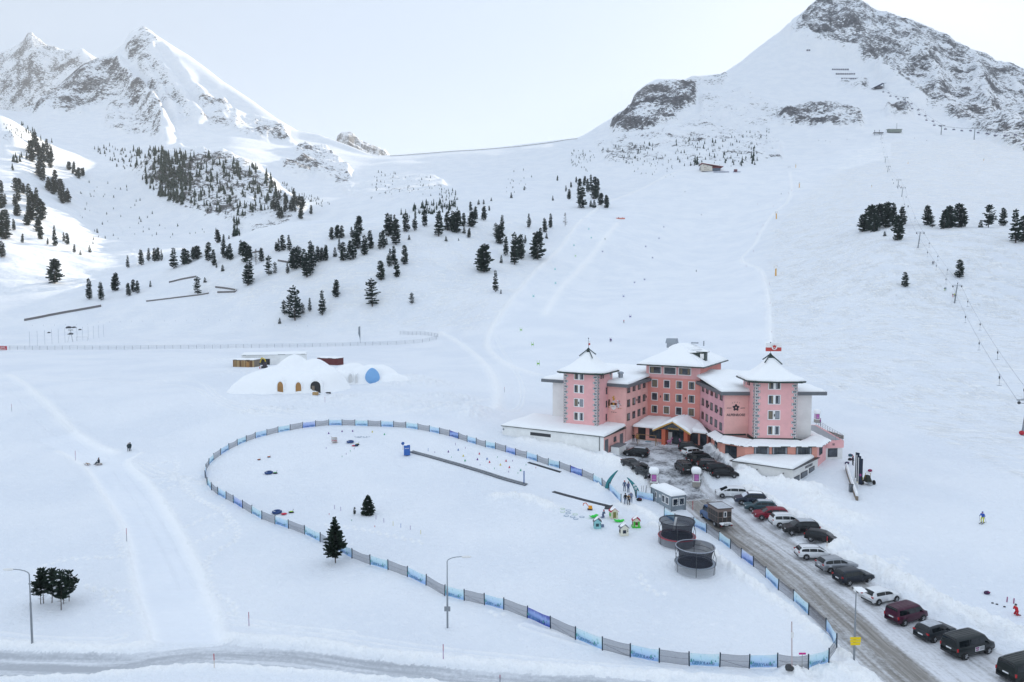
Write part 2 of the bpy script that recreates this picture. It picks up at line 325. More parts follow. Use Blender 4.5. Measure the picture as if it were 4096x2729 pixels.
ROADM = bl(m_road | m_lot, 12); HH -= .35 * np.maximum(bl(m_road, 12), 0) + .25 * bl(m_lot, 3)
flatm = bl(m_road | m_lot, 2)
def ridge(pts, w, h, lump=0., jag=0., asym=None, grid_pts=False):
    """raised (or sunk) line: w metres wide, h metres high, with lumps"""
    global HH, LUMP, LOOSE_LIT
    D, Sg, SG = dist_line(wline(smooth_pts(pts, 4)), w * 3.2 + 1)
    k = np.exp(-(D / w) ** 2); LOOSE_LIT = np.maximum(LOOSE_LIT, k * .8)
    n = 1 + jag * fbm(XX / 2.2, YY / 2.2, 3)
    HH += k * h * n
    if lump: LUMP = np.maximum(LUMP, np.exp(-(D / (w * 1.5)) ** 2) * lump)
def tracks(pts, offs, w, h):
    global HH, LOOSE_LIT
    D, Sg, SG = dist_line(wline(smooth_pts(pts, 5)), max(abs(o) for o in offs) + w * 4)
    for o in offs:
        k = np.exp(-((D * SG - o) / w) ** 2); HH += 1.7 * h * k
        if h > 0: LOOSE_LIT = np.maximum(LOOSE_LIT, k * (.55 + .45 * fbm(XX / 1.5, YY / 1.5, 2)))
def mound(u, v, ru, rv, h, lump=0.):
    """heap of ru x rv metres round the ground point of pixel (u, v)"""
    global HH, LUMP
    q = ground_at(u, v, H0)
    k = np.exp(-(((XX - q.x) / ru) ** 2 + ((YY - q.y) / rv) ** 2)); HH += h * k
    if lump: LUMP = np.maximum(LUMP, np.minimum(1, k * 1.6) * lump)
# banks of the bottom road
ROUGHB = .25
ridge([(-200, 2572), (0, 2580), (300, 2593), (470, 2596), (585, 2582)], .9, .35, .5, .3)
ridge([(940, 2556), (1220, 2570), (1480, 2610), (1740, 2636), (2090, 2668), (2440, 2696), (2800, 2716), (3150, 2740)], .9, .4, .5, .3)
ridge([(-200, 2716), (0, 2716), (350, 2706), (610, 2674), (830, 2664), (1040, 2670), (1220, 2686), (1480, 2712), (1740, 2732)], .7, .3, .5, .3)
ridge([(3200, 2700), (3330, 2690), (3420, 2700), (3500, 2740), (3550, 2790)], 1.5, .5, .8, .8)
# path edges and tracks
ridge(PATH_R[10:], .8, .32, .0, .3)
ridge(PATH_R[1:9], 1.2, .35, 0, .2)
ridge(PATH_L[5:], .7, .14, 0, .3)
tracks(Z1([(820, 70), (835, 120), (900, 200), (1000, 320), (1080, 450), (1150, 580), (1220, 720), (1290, 850), (1310, 905)]), (-.14, .14), .09, -.055)
tracks(Z1([(760, 130), (850, 240), (950, 380), (1020, 510), (1090, 640), (1150, 770), (1205, 905)]), (-.14, .14), .09, -.055)
tracks([(36, 1530), (100, 1560), (180, 1640), (250, 1705), (330, 1775), (420, 1835)], (-.15, .15), .14, -.08)
tracks([(0, 1530), (60, 1580), (120, 1650), (190, 1720), (300, 1790), (390, 1840)], (-.15, .15), .14, -.08)
for pts in ([(90, 1510), (400, 1530), (600, 1522), (800, 1530), (900, 1600), (1100, 1640), (1400, 1665), (1700, 1640), (1950, 1600)],
            [(0, 1500), (250, 1508), (560, 1532), (760, 1545), (860, 1600), (1000, 1650), (1300, 1672)],
            [(60, 1508), (160, 1580), (260, 1690), (300, 1728)], [(0, 1409), (400, 1430), (850, 1446)],
            [(512, 1832), (640, 1880), (760, 1925), (860, 1930)], [(520, 1845), (640, 1900), (760, 1918)], [(530, 1858), (600, 1905), (700, 1908), (790, 1905)],
            [(1980, 1340), (2010, 1400), (2060, 1480), (2090, 1560), (2060, 1640), (1900, 1640)],
            [(0, 2535), (130, 2552), (400, 2560), (480, 2545)], [(870, 2460), (1000, 2486), (1300, 2530), (1700, 2590), (2100, 2635), (2700, 2690)],
            [(890, 2490), (1000, 2492), (1200, 2520), (1400, 2530)], [(2100, 2500), (2300, 2560), (2500, 2600)]):
    tracks(pts, (-.5, .5), .25, .10 if pts[0][1] < 2450 else .07)
# footprints: small hollows along walked lines
def footprints(pts, step=.7, h=-.26, r=.22):
    global HH, LOOSE_LIT
    wp = wline(smooth_pts(pts, 6)); acc = 0; n = 0
    for a, b in zip(wp[:-1], wp[1:]):
        L = (b - a).length; d = (b - a) / max(L, 1e-6)
        while acc < L:
            p = a + d * acc; sd_ = (.22 if n % 2 else -.22) + rnd.uniform(-.1, .1); px, py = p.x + d.y * sd_, p.y - d.x * sd_
            ca = math.atan2(px, py); rr_ = math.hypot(px, py)
            i = np.searchsorted(AZ, ca); j = np.searchsorted(RR, rr_); sl = (slice(max(i - 6, 0), i + 6), slice(max(j - 6, 0), j + 6))
            g = np.exp(-(((XX[sl] - px) ** 2 + (YY[sl] - py) ** 2) / r ** 2)); HH[sl] += h * g; g2_ = np.exp(-(((XX[sl] - px) ** 2 + (YY[sl] - py - .2) ** 2) / (r * 1.3) ** 2)); HH[sl] += .10 * g2_; LOOSE_LIT[sl] = np.maximum(LOOSE_LIT[sl], g2_)
            acc += step; n += 1
        acc -= L
for l in ([(1000, 100), (1180, 80), (1160, 180)], [(1040, 230), (1180, 200), (1260, 240), (1330, 320), (1450, 390), (1540, 450), (1600, 540), (1570, 610), (1480, 660), (1400, 720), (1380, 790), (1410, 840), (1370, 870)],
          [(1210, 530), (1300, 490), (1440, 420)], [(1280, 635), (1400, 580), (1520, 520)], [(1480, 370), (1530, 440), (1520, 510)], [(230, 800), (400, 740), (600, 725), (870, 712)],
          [(560, 910), (700, 940), (910, 940)], [(700, 960), (760, 1030), (830, 1080), (940, 1095)], [(780, 560), (790, 620), (840, 680), (870, 700)], [(1400, 900), (1440, 980), (1520, 1000), (1580, 1060), (1560, 1100), (1480, 1100)],
          [(1060, 290), (1160, 240)], [(1100, 350), (1160, 430), (1200, 430)], [(1190, 160), (1260, 280), (1400, 360), (1480, 400)]):
    footprints(Z1(l))
for l in ([(1300, 2100), (1420, 2110), (1560, 2140), (1700, 2170)], [(1960, 2450), (2020, 2460)], [(2680, 2010), (2720, 2100), (2760, 2160)], [(2560, 2300), (2600, 2360), (2680, 2380)], [(3560, 2240), (3620, 2230), (3600, 2290), (3700, 2330), (3760, 2400)], [(3050, 1990), (3200, 2060), (3400, 2130)]):
    footprints(l)
# snow heaps round the hotel, the car park and the road
Zh = lambda p: Z1(p, 2100, 1330, .5523)
ridge(Zh([(0, 790), (150, 815), (330, 850), (480, 905), (620, 960), (740, 1010), (840, 1060), (900, 1105)]), 2.0, .9, .35, .5)
ridge(Zh([(560, 880), (600, 915), (690, 975), (800, 1060), (880, 1110)]), 1.0, .8, .5, .5)
ridge(Zh([(1310, 860), (1360, 880), (1440, 930), (1500, 980), (1560, 1020), (1640, 1060)]), 1.4, 1.3, 1, .6)
ridge(Zh([(1480, 880), (1540, 900), (1640, 925)]), 1.0, .7, .8, .6)
mound(*Zh([(1430, 1065)])[0], 4.2, 2.4, 1.5, .6)
mound(*Zh([(1350, 1060)])[0], 2.0, 2.0, .8, .5)
ridge(Zh([(1560, 1075), (1700, 1095), (1850, 1110), (1980, 1140), (2100, 1130)]), 1.6, .7, .8, .6)
ridge(S([(1720, 1128), (1780, 1165), (1830, 1195), (1890, 1225), (1935, 1262)]), 1.5, 1.0, 1, .6)
ridge(S([(1935, 1290), (2000, 1300), (2060, 1335), (2120, 1372), (2190, 1405), (2260, 1432), (2353, 1470), (2500, 1530)]), 1.5, 1.0, 1, .6)
ridge(S([(1945, 1262), (1905, 1272)]), .8, .7, .8, .6)
ridge(S([(1800, 1115), (1860, 1135), (1900, 1175), (1950, 1190)]), 2.5, .6, .8, .6)
ridge([(2606, 2100), (2700, 2130), (2780, 2170), (2850, 2215)], .5, .35, .8, .6)
ridge([(2850, 2215), (2960, 2300), (3100, 2400), (3240, 2510), (3330, 2590), (3400, 2650)], .6, .4, .9, .7)
ridge([(2480, 2020), (2560, 2040), (2620, 2080)], .9, .35, .7, .6)
ridge([(2400, 1940), (2440, 1950)], .7, .4, .7, .6)
ridge([(1990, 1985), (2080, 1985), (2160, 2010), (2210, 2030)], 1.1, .35, 1, .6)
# heaps and churned snow right of the igloo
for (u, v, a_, b_, h_) in ((1640, 1520, 7, 5, 1.6), (1720, 1540, 8, 5, 1.5), (1560, 1545, 6, 4, .9), (1800, 1590, 7, 5, .9), (1860, 1640, 6, 4, 1.2), (1890, 1660, 3, 4, 1.0), (1560, 1590, 6, 3, .5), (1330, 1590, 10, 4, .3), (1700, 1620, 12, 4, .4), (900, 1440, 9, 5, .5), (960, 1490, 7, 5, .4), (1100, 1640, 9, 2.5, .3)):
    mound(u, v, a_, b_, h_, .9)
LUMP = np.maximum(LUMP, bl(in_poly(UU, VV, [(930, 1580), (1350, 1570), (1560, 1560), (1900, 1600), (1960, 1660), (1700, 1660), (1300, 1630), (1000, 1610)]) & (RR[None] < 260), 4) * .5)
# edge of the piste and snowmaking strip
for pts, w, h in (([(1950, 1385), (1960, 1330), (2010, 1250), (2110, 1120), (2230, 1000), (2330, 880)], 1.6, .7), ([(2180, 1260), (2240, 1160), (2330, 1060), (2420, 960), (2470, 890)], 2.2, .6),
                  ([(2340, 870), (2420, 815), (2560, 760), (2700, 700), (2830, 680)], 2.2, .8), ([(3160, 690), (3160, 790), (3080, 870), (3020, 970), (2965, 1045), (3045, 1085), (3075, 1200), (3085, 1400)], 1.4, .5),
                  ([(1950, 1385), (1975, 1420), (2040, 1465), (2150, 1500)], 1.5, .5), ([(1760, 1330), (1850, 1380), (1950, 1470), (1990, 1560), (1985, 1640)], 1.4, .4)):
    D, _, _ = dist_line(wline(smooth_pts(pts, 4)), 9); LOOSE_LIT = np.maximum(LOOSE_LIT, np.exp(-(D / w / 1.2) ** 2) * (.75 + .25 * fbm(XX / 3, YY / 3, 3))); HH += 1.3 * h * np.exp(-(D / w) ** 2) * (1 + .5 * fbm(XX / 4, YY / 4, 2))
# small knolls on the right slope
LUMP *= (1 - flatm) * (RR[None] < 300); LOOSE_LIT = np.clip(LOOSE_LIT + LUMP * (.35 + .8 * fbm(XX / 1.4, YY / 1.4, 3)), 0, 1)
HH += LUMP * (.75 * fbm(XX / 1.9, YY / 1.9, 4, True, .55) - .05)
HH += (m_road | m_lot) * .04 * fbm(XX / 1.5, YY / 1.5, 3)
# a levelled shelf under the small lumpy wells of trampolines etc. stays as it is
# ------------------------------------------------------------ material helpers
def newmat(name):
    m = bpy.data.materials.new(name); m.use_nodes = True; nt = m.node_tree
    b = nt.nodes["Principled BSDF"]; return m, nt, b
class NT:
    """tiny node helper"""
    def __init__(s, nt): s.nt = nt
    def n(s, t, **k):
        x = s.nt.nodes.new(t)
        for a, b in k.items():
            if a.startswith('i_'): x.inputs[a[2:].replace('_', ' ')].default_value = b
            else: setattr(x, a, b)
        return x
    def l(s, a, b): s.nt.links.new(a, b)
    def math(s, op, a, b=None, clamp=False):
        x = s.n('ShaderNodeMath', operation=op, use_clamp=clamp)
        for i, q in enumerate((a, b)):
            if q is None: continue
            if hasattr(q, 'links'): s.l(q, x.inputs[i])
            else: x.inputs[i].default_value = q
        return x.outputs[0]
    def mix(s, f, a, b):
        x = s.n('ShaderNodeMix', data_type='RGBA')
        for k, q in (('Factor', f), ('A', a), ('B', b)):
            if hasattr(q, 'links'): s.l(q, x.inputs[k])
            else: x.inputs[k].default_value = q if k == 'Factor' else (*q, 1)
        return x.outputs['Result']
    def coords(s, scale=(1, 1, 1), rot=(0, 0, 0)):
        t = s.n('ShaderNodeTexCoord'); m = s.n('ShaderNodeMapping')
        m.inputs['Scale'].default_value = scale; m.inputs['Rotation'].default_value = rot
        s.l(t.outputs['Object'], m.inputs['Vector']); return m.outputs[0]
    def noise(s, vec, scale, detail=4, rough=.55, dist=0):
        x = s.n('ShaderNodeTexNoise'); x.inputs['Scale'].default_value = scale; x.inputs['Detail'].default_value = detail
        x.inputs['Roughness'].default_value = rough; x.inputs['Distortion'].default_value = dist
        if vec is not None: s.l(vec, x.inputs['Vector'])
        return x.outputs[0]
    def ramp(s, fac, a, b):
        x = s.n('ShaderNodeMapRange', interpolation_type='SMOOTHSTEP'); s.l(fac, x.inputs[0])
        x.inputs[1].default_value = a; x.inputs[2].default_value = b; return x.outputs[0]
SNOW = (.86, .875, .89)
def snow_material(name, kind):
    m, nt, b = newmat(name); t = NT(nt)
    c = t.coords(); b.inputs['Roughness'].default_value = .75; b.inputs['Specular IOR Level'].default_value = .15
    at = t.n('ShaderNodeAttribute', attribute_name='rock').outputs['Fac']
    tr = t.n('ShaderNodeAttribute', attribute_name='tracked').outputs['Fac']
    # criss-crossing ski tracks: two stretched, warped noises
    t1 = t.noise(t.coords((.16, 1, 1), (0, 0, .55)), .62, 4, .6, 1.2)
    t2 = t.noise(t.coords((1, .18, 1), (0, 0, -.5)), .75, 4, .6, 1.4)
    t3 = t.noise(c, .11, 4, .6, .6)
    fine = t.noise(c, 2.4, 5, .6); soft = t.noise(c, .3, 4, .55)
    th = t.math('ADD', t.ramp(t1, .46, .62), t.ramp(t2, .48, .64)); th = t.math('MULTIPLY', th, t.ramp(t3, .35, .62)); th = t.math('MULTIPLY', th, tr)
    h = t.math('ADD', t.math('MULTIPLY', th, .20), t.math('ADD', t.math('MULTIPLY', fine, .16), t.math('MULTIPLY', soft, .45)))
    if kind == 'piste': h = t.math('MULTIPLY', t.noise(t.coords((.1, 1, 1), (0, 0, 1.2)), .6, 3, .5), .30)
    bp = t.n('ShaderNodeBump'); bp.inputs['Strength'].default_value = 1.0; bp.inputs['Distance'].default_value = 1.0
    t.l(h, bp.inputs['Height']); t.l(bp.outputs[0], b.inputs['Normal'])
    lo_ = t.n('ShaderNodeAttribute', attribute_name='loose').outputs['Fac']  # paler loose snow, plus the sky-lit look of uneven banks put into colour
    tone = t.mix(t.ramp(t.noise(c, .05, 4, .5), .35, .65), (.77, .80, .845), (.83, .85, .88))
    tone = t.mix(t.math('MULTIPLY', tr, .35), tone, (.76, .79, .83)); tone = t.mix(t.math('MULTIPLY', th, 1.3, True), tone, (.94, .94, .93)); tone = t.mix(t.math('MULTIPLY', lo_, .9), tone, (.95, .945, .93)); tone = t.mix(t.math('MULTIPLY', t.ramp(t.noise(c, 1.1, 6, .7), .5, .75), .5), tone, (.92, .925, .93)); tone = t.mix(t.math('MULTIPLY', t.ramp(t.noise(c, 5, 4, .8), .5, .7), .35), tone, (.70, .735, .79))
    g = t.n('ShaderNodeNewGeometry'); sx = t.n('ShaderNodeSeparateXYZ'); t.l(g.outputs['Normal'], sx.inputs[0])
    if kind != 'piste':
        steep = t.math('SUBTRACT', 1.0, sx.outputs[2])
        n1 = t.noise(t.coords((1, 1, 1.8)), .13, 9, .76, .35)
        n2 = t.noise(t.coords((1, 1, .6)), .02, 4, .6, .2)
        v = t.math('ADD', t.math('MULTIPLY', at, .52), t.math('MULTIPLY', steep, .38))
        v = t.math('ADD', v, t.math('MULTIPLY', t.math('SUBTRACT', n1, .5), 1.9))
        v = t.math('ADD', v, t.math('MULTIPLY', t.math('SUBTRACT', n2, .5), 1.2))
        f = t.math('MULTIPLY', t.ramp(v, .44, .55), t.ramp(at, .08, .25))
        rc = t.mix(t.ramp(t.noise(c, .12, 5, .6), .3, .7), (.055, .055, .06), (.155, .145, .145))
        tone = t.mix(f, tone, rc)
    t.l(tone, b.inputs['Base Color']); return m
def road_material(name, kind):
    m, nt, b = newmat(name); t = NT(nt)
    uv = t.n('ShaderNodeUVMap', uv_map='along'); mp = t.n('ShaderNodeMapping'); t.l(uv.outputs[0], mp.inputs[0])
    mp.inputs['Scale'].default_value = (.055, 1, 1)
    c = t.coords()
    st = t.noise(mp.outputs[0], .75, 7, .62, .25); st2 = t.noise(mp.outputs[0], 2.6, 5, .6, .2); pat = t.noise(c, .35, 6, .65, .4); gr = t.noise(c, 2.6, 6, .7)
    if kind == 'lot':
        v = t.math('ADD', t.math('MULTIPLY', pat, .7), t.math('MULTIPLY', gr, .5)); f = t.ramp(v, .46, .72)
        col = t.mix(f, (.10, .103, .11), (.72, .74, .77))
        f3 = t.ramp(gr, .45, .7); col = t.mix(t.math('MULTIPLY', f3, .6), col, (.38, .385, .40))
    elif kind == 'lower':
        v = t.math('ADD', t.math('MULTIPLY', st, .75), t.math('MULTIPLY', gr, .25)); f = t.ramp(v, .40, .62)
        col = t.mix(f, (.42, .44, .47), (.74, .76, .79)); col = t.mix(t.math('MULTIPLY', t.ramp(st2, .5, .75), .35), col, (.34, .35, .37))
    else:
        sep = t.n('ShaderNodeSeparateXYZ'); t.l(uv.outputs[0], sep.inputs[0])       # y: 0 at the fence side .. 1 at the parked cars
        lane = t.math('MULTIPLY', t.ramp(sep.outputs[1], .6, 1.6), t.math('SUBTRACT', 1.0, t.ramp(sep.outputs[1], 4.4, 6.6)))
        v = t.math('ADD', t.math('MULTIPLY', st, .8), t.math('MULTIPLY', gr, .35)); v = t.math('ADD', v, t.math('MULTIPLY', lane, -.18))
        f = t.ramp(v, .34, .66)
        dirt = t.mix(t.ramp(st2, .35, .7), (.17, .155, .135), (.32, .30, .275))
        col = t.mix(f, dirt, (.72, .73, .76)); col = t.mix(t.math('MULTIPLY', t.ramp(pat, .5, .75), .35), col, (.50, .50, .51))
    ra = t.n('ShaderNodeAttribute', attribute_name='road').outputs['Fac']
    col = t.mix(t.ramp(t.math('ADD', ra, t.math('MULTIPLY', t.math('SUBTRACT', gr, .5), .9)), .30, .62), (.84, .85, .87), col)
    t.l(col, b.inputs['Base Color']); b.inputs['Roughness'].default_value = .55
    bp = t.n('ShaderNodeBump'); bp.inputs['Strength'].default_value = .5; bp.inputs['Distance'].default_value = .08
    t.l(t.math('ADD', gr, st), bp.inputs['Height']); t.l(bp.outputs[0], b.inputs['Normal']); return m

# ------------------------------------------------------------ split the terrain into its named surfaces
HH[~np.isfinite(HH)] = 0
PISTE = [(1960, 1340), (2015, 1250), (2120, 1115), (2240, 995), (2340, 868), (2430, 818), (2570, 760), (2720, 695), (2850, 686), (3160, 686), (3300, 640), (3520, 560), (3560, 575), (3560, 640), (3300, 700), (3162, 790), (3083, 872), (3023, 975), (2968, 1045), (3050, 1088), (3080, 1200), (3092, 1480), (2300, 1500), (2040, 1470), (1955, 1390)]
FLATR = [(3250, 1560), (3400, 1640), (3600, 1740), (3800, 1820), (4200, 1960), (4200, 2400), (3700, 2200), (3500, 2100), (3400, 2050), (3280, 1960)]
m_piste = (in_poly(UU, VV, PISTE) & (RR[None] > 190) & (RR[None] < 1300))
cls = np.zeros(HH.shape, np.int8)                         # 0 ground
cls[(RR[None] > 330) & (RR[None] < 800) | (RR[None] > 165) & (RR[None] < 800) & (UU > 3060) & (VV < 1740)] = 1     # hillside
cls[(RR[None] >= 800) & (UU < 1500) & (RR[None] < 2420)] = 2      # left mountain
cls[(RR[None] >= 800) & (UU >= 1500) & (UU < 2340) & (RR[None] < 2420)] = 1
cls[(RR[None] >= 800) & (UU >= 2340)] = 3
cls[(RR[None] >= 2420) & (UU < 2340)] = 4
cls[m_piste] = 5
cls[m_path] = 6; cls[m_road & (UU * 0 + VV > 2560) & (UU < 3440) & in_poly(UU, VV, ROAD_U + ROAD_D[::-1])] = 7
m_rr = in_poly(UU, VV, RD_L + RD_R[::-1]) & near
cls[m_rr] = 8; cls[m_lot] = 9
# along-the-road coordinates
D1, S1, G1 = dist_line(wline(smooth_pts(RD_L, 4)), 22)
D2, S2, G2 = dist_line(wline(smooth_pts(ROAD_U, 4)), 12)
US, UT = np.where(cls == 8, S1, S2), np.where(cls == 8, D1, D2)
TRK = .25 * (RR[None] > 380) + .75 * in_poly(UU, VV, [(3090, 900), (3060, 1440), (3330, 1560), (3420, 1600), (3900, 1830), (4300, 2000), (4300, 560), (3500, 560)]) * (RR[None] > 125) * (RR[None] < 1300)
TRK = blur(np.maximum(np.maximum(TRK, .55 * in_poly(UU, VV, [(1200, 900), (2250, 840), (2120, 1090), (1950, 1330), (1300, 1300), (700, 1150)]) * (RR[None] > 320) * (RR[None] < 800)), 0), 26)
idx = np.arange(NA * NR).reshape(NA, NR)
quads = np.stack([idx[:-1, :-1], idx[:-1, 1:], idx[1:, 1:], idx[1:, :-1]], -1).reshape(-1, 4)[:, ::-1]
fc = cls[:-1, :-1].reshape(-1)
P = np.stack([XX, YY, HH], -1).reshape(-1, 3)
def make_surface(name, k, mat, rock=False, uv=False, label=None):
    q = quads[fc == k]
    if len(q) == 0: return None
    used, inv = np.unique(q, return_inverse=True); inv = inv.reshape(-1)
    me = bpy.data.meshes.new(name); nf = len(q)
    me.vertices.add(len(used)); me.vertices.foreach_set('co', P[used].reshape(-1).astype(np.float32))
    me.loops.add(nf * 4); me.loops.foreach_set('vertex_index', inv.astype(np.int32))
    me.polygons.add(nf); me.polygons.foreach_set('loop_start', (np.arange(nf) * 4).astype(np.int32))
    me.polygons.foreach_set('use_smooth', np.ones(nf, bool))
    if rock:
        at = me.attributes.new('rock', 'FLOAT', 'POINT'); at.data.foreach_set('value', ROCK.reshape(-1)[used].astype(np.float32))
        at = me.attributes.new('tracked', 'FLOAT', 'POINT'); at.data.foreach_set('value', TRK.reshape(-1)[used].astype(np.float32))
        at = me.attributes.new('loose', 'FLOAT', 'POINT'); at.data.foreach_set('value', LOOSE_LIT.reshape(-1)[used].astype(np.float32))  # loose snow together with the painted sky light on banks
    if uv:
        at = me.attributes.new('road', 'FLOAT', 'POINT'); at.data.foreach_set('value', ROADM.reshape(-1)[used].astype(np.float32))
        l = me.uv_layers.new(name='along'); uvs = np.stack([US.reshape(-1)[used][inv], UT.reshape(-1)[used][inv]], -1)
        l.data.foreach_set('uv', uvs.reshape(-1).astype(np.float32))
    me.update(); me.validate()
    o = bpy.data.objects.new(name, me); scene.collection.objects.link(o); me.materials.append(mat)
    o['kind'] = 'structure'; return o
M_snow = snow_material('snow', 'soft'); M_piste = snow_material('groomed_snow', 'piste'); M_rocky = snow_material('rock_and_snow', 'rock')
make_surface('ground', 0, M_rocky, rock=True); make_surface('hillside', 1, M_rocky, rock=True)
make_surface('mountain', 2, M_rocky, rock=True); make_surface('mountain', 3, M_rocky, rock=True); make_surface('mountain', 4, M_rocky, rock=True)
make_surface('ski_slope', 5, M_piste, rock=True); make_surface('path', 6, M_piste, rock=True)
make_surface('road', 7, road_material('packed_grey_snow', 'lower'), uv=True)
make_surface('road', 8, road_material('gritted_snow', 'upper'), uv=True)
make_surface('car_park', 9, road_material('slushy_asphalt', 'lot'), uv=True)
# ------------------------------------------------------------ mesh helpers
_mc = {}
def mat(name, col, rough=.6, metal=0., spec=.5, noise=0., nscale=8., emit=None, alpha=1., coat=0.):
    """plain procedural paint: a base colour with slight worn variation"""
    if name in _mc: return _mc[name]
    m, nt, b = newmat(name); t = NT(nt)
    b.inputs['Base Color'].default_value = (*col, 1); b.inputs['Roughness'].default_value = rough
    b.inputs['Metallic'].default_value = metal; b.inputs['Specular IOR Level'].default_value = spec
    if coat: b.inputs['Coat Weight'].default_value = coat; b.inputs['Coat Roughness'].default_value = .08
    if alpha < 1: b.inputs['Alpha'].default_value = alpha
    if noise:
        n = t.noise(t.coords(), nscale, 5, .6)
        c = t.mix(n, tuple(max(0, x * (1 - noise)) for x in col), tuple(min(1, x * (1 + noise)) for x in col)); t.l(c, b.inputs['Base Color'])
    _mc[name] = m; return m
class MB:
    """collects geometry for ONE mesh object"""
    def __init__(s): s.v = []; s.f = []; s.m = []; s.uv = None
    def add(s, vs, fs, mi=0):
        n = len(s.v); s.v += [tuple(p) for p in vs]; s.f += [tuple(i + n for i in f) for f in fs]; s.m += [mi] * len(fs); return s
    def box(s, c, d, rz=0, mi=0, taper=1., M=None):
        x, y, z = d[0] / 2, d[1] / 2, d[2] / 2; cr, sr = math.cos(rz), math.sin(rz); vs = []
        for k, (a, b, e) in enumerate(((-1, -1, -1), (1, -1, -1), (1, 1, -1), (-1, 1, -1), (-1, -1, 1), (1, -1, 1), (1, 1, 1), (-1, 1, 1))):
            tp = taper if e > 0 else 1; px, py = a * x * tp, b * y * tp
            p = Vector((c[0] + px * cr - py * sr, c[1] + px * sr + py * cr, c[2] + e * z)); vs.append(M @ p if M else p)
        return s.add(vs, [(0, 3, 2, 1), (4, 5, 6, 7), (0, 1, 5, 4), (1, 2, 6, 5), (2, 3, 7, 6), (3, 0, 4, 7)], mi)
    def cyl(s, a, b, r, r2=None, n=8, mi=0, cap=True):
        a, b = Vector(a), Vector(b); r2 = r if r2 is None else r2; d = (b - a)
        if d.length < 1e-6: return s
        q = d.to_track_quat('Z', 'Y'); vs = []
        for p, rr_ in ((a, r), (b, r2)):
            for i in range(n): t = 2 * math.pi * i / n; vs.append(p + q @ Vector((math.cos(t) * rr_, math.sin(t) * rr_, 0)))
        fs = [(i, (i + 1) % n, n + (i + 1) % n, n + i) for i in range(n)]
        if cap: fs += [tuple(range(n))[::-1], tuple(range(n, 2 * n))]
        return s.add(vs, fs, mi)
    def tube(s, pts, r, n=6, mi=0):
        for a, b in zip(pts[:-1], pts[1:]): s.cyl(a, b, r if not callable(r) else r(a), n=n, mi=mi)
        return s
    def quad(s, a, b, c, d, mi=0): return s.add([a, b, c, d], [(0, 1, 2, 3)], mi)
    def ball(s, c, r, n=10, m=6, mi=0, sc=(1, 1, 1), jit=0.):
        vs = []; fs = []
        for j in range(m + 1):
            ph = math.pi * j / m
            for i in range(n):
                th = 2 * math.pi * i / n; k = r * (1 + rnd.uniform(-jit, jit))
                vs.append((c[0] + k * sc[0] * math.sin(ph) * math.cos(th), c[1] + k * sc[1] * math.sin(ph) * math.sin(th), c[2] + k * sc[2] * math.cos(ph)))
        for j in range(m):
            for i in range(n): fs.append((j * n + i, (j + 1) * n + i, (j + 1) * n + (i + 1) % n, j * n + (i + 1) % n))
        return s.add(vs, fs, mi)
    def prism(s, poly, z0, z1, mi=0, top=None):
        n = len(poly); top = top or poly
        vs = [(x, y, z0) for x, y in poly] + [(x, y, z1) for x, y in top]
        return s.add(vs, [tuple(range(n))[::-1], tuple(range(n, 2 * n))] + [(i, (i + 1) % n, n + (i + 1) % n, n + i) for i in range(n)], mi)
    def build(s, name, mats, parent=None, smooth=False, bevel=0.):
        me = bpy.data.meshes.new(name); me.from_pydata(s.v, [], s.f)
        mats = mats if isinstance(mats, (list, tuple)) else [mats]
        for m in mats: me.materials.append(m)
        if len(mats) > 1: me.polygons.foreach_set('material_index', s.m)
        if smooth:
            me.polygons.foreach_set('use_smooth', [True] * len(s.f))
        me.update()
        o = bpy.data.objects.new(name, me); scene.collection.objects.link(o)
        if parent is not None: o.parent = parent
        if bevel:
            md = o.modifiers.new('bevel', 'BEVEL'); md.width = bevel; md.segments = 2; md.limit_method = 'ANGLE'
        return o
def empty(name, loc, rz=0., label=None, cat=None, group=None, sc=1.):
    o = bpy.data.objects.new(name, None); scene.collection.objects.link(o); o.location = loc; o.rotation_euler = (0, 0, rz); o.scale = (sc,) * 3 if not isinstance(sc, tuple) else sc
    o.empty_display_size = .2
    return tag(o, label, cat, group)
def tag(o, label=None, cat=None, group=None):
    if label: o['label'] = label
    if cat: o['category'] = cat
    if group: o['group'] = group
    return o
def copy_tree(root, loc, rz=0., sc=None, label=None, group=None):
    c = root.copy(); scene.collection.objects.link(c); c.location = loc; c.rotation_euler = (0, 0, rz)
    if sc is not None: c.scale = sc if isinstance(sc, tuple) else (sc,) * 3
    if label: c['label'] = label
    if group: c['group'] = group
    def rec(a, b):
        for ch in a.children:
            d = ch.copy(); scene.collection.objects.link(d); d.parent = b; rec(ch, d)
    rec(root, c); return c
ORD = ['leftmost', 'second', 'third', 'fourth', 'fifth', 'sixth', 'seventh', 'eighth', 'ninth', 'tenth', 'eleventh', 'twelfth', 'thirteenth', 'fourteenth', 'fifteenth', 'sixteenth', 'seventeenth', 'eighteenth', 'nineteenth', 'twentieth', 'twenty-first', 'twenty-second', 'twenty-third', 'twenty-fourth', 'twenty-fifth', 'twenty-sixth', 'twenty-seventh', 'twenty-eighth', 'twenty-ninth', 'thirtieth', 'thirty-first', 'thirty-second', 'thirty-third', 'thirty-fourth']
def ordl(i): return ORD[i] if i == 0 else ORD[i] + ' from the left'

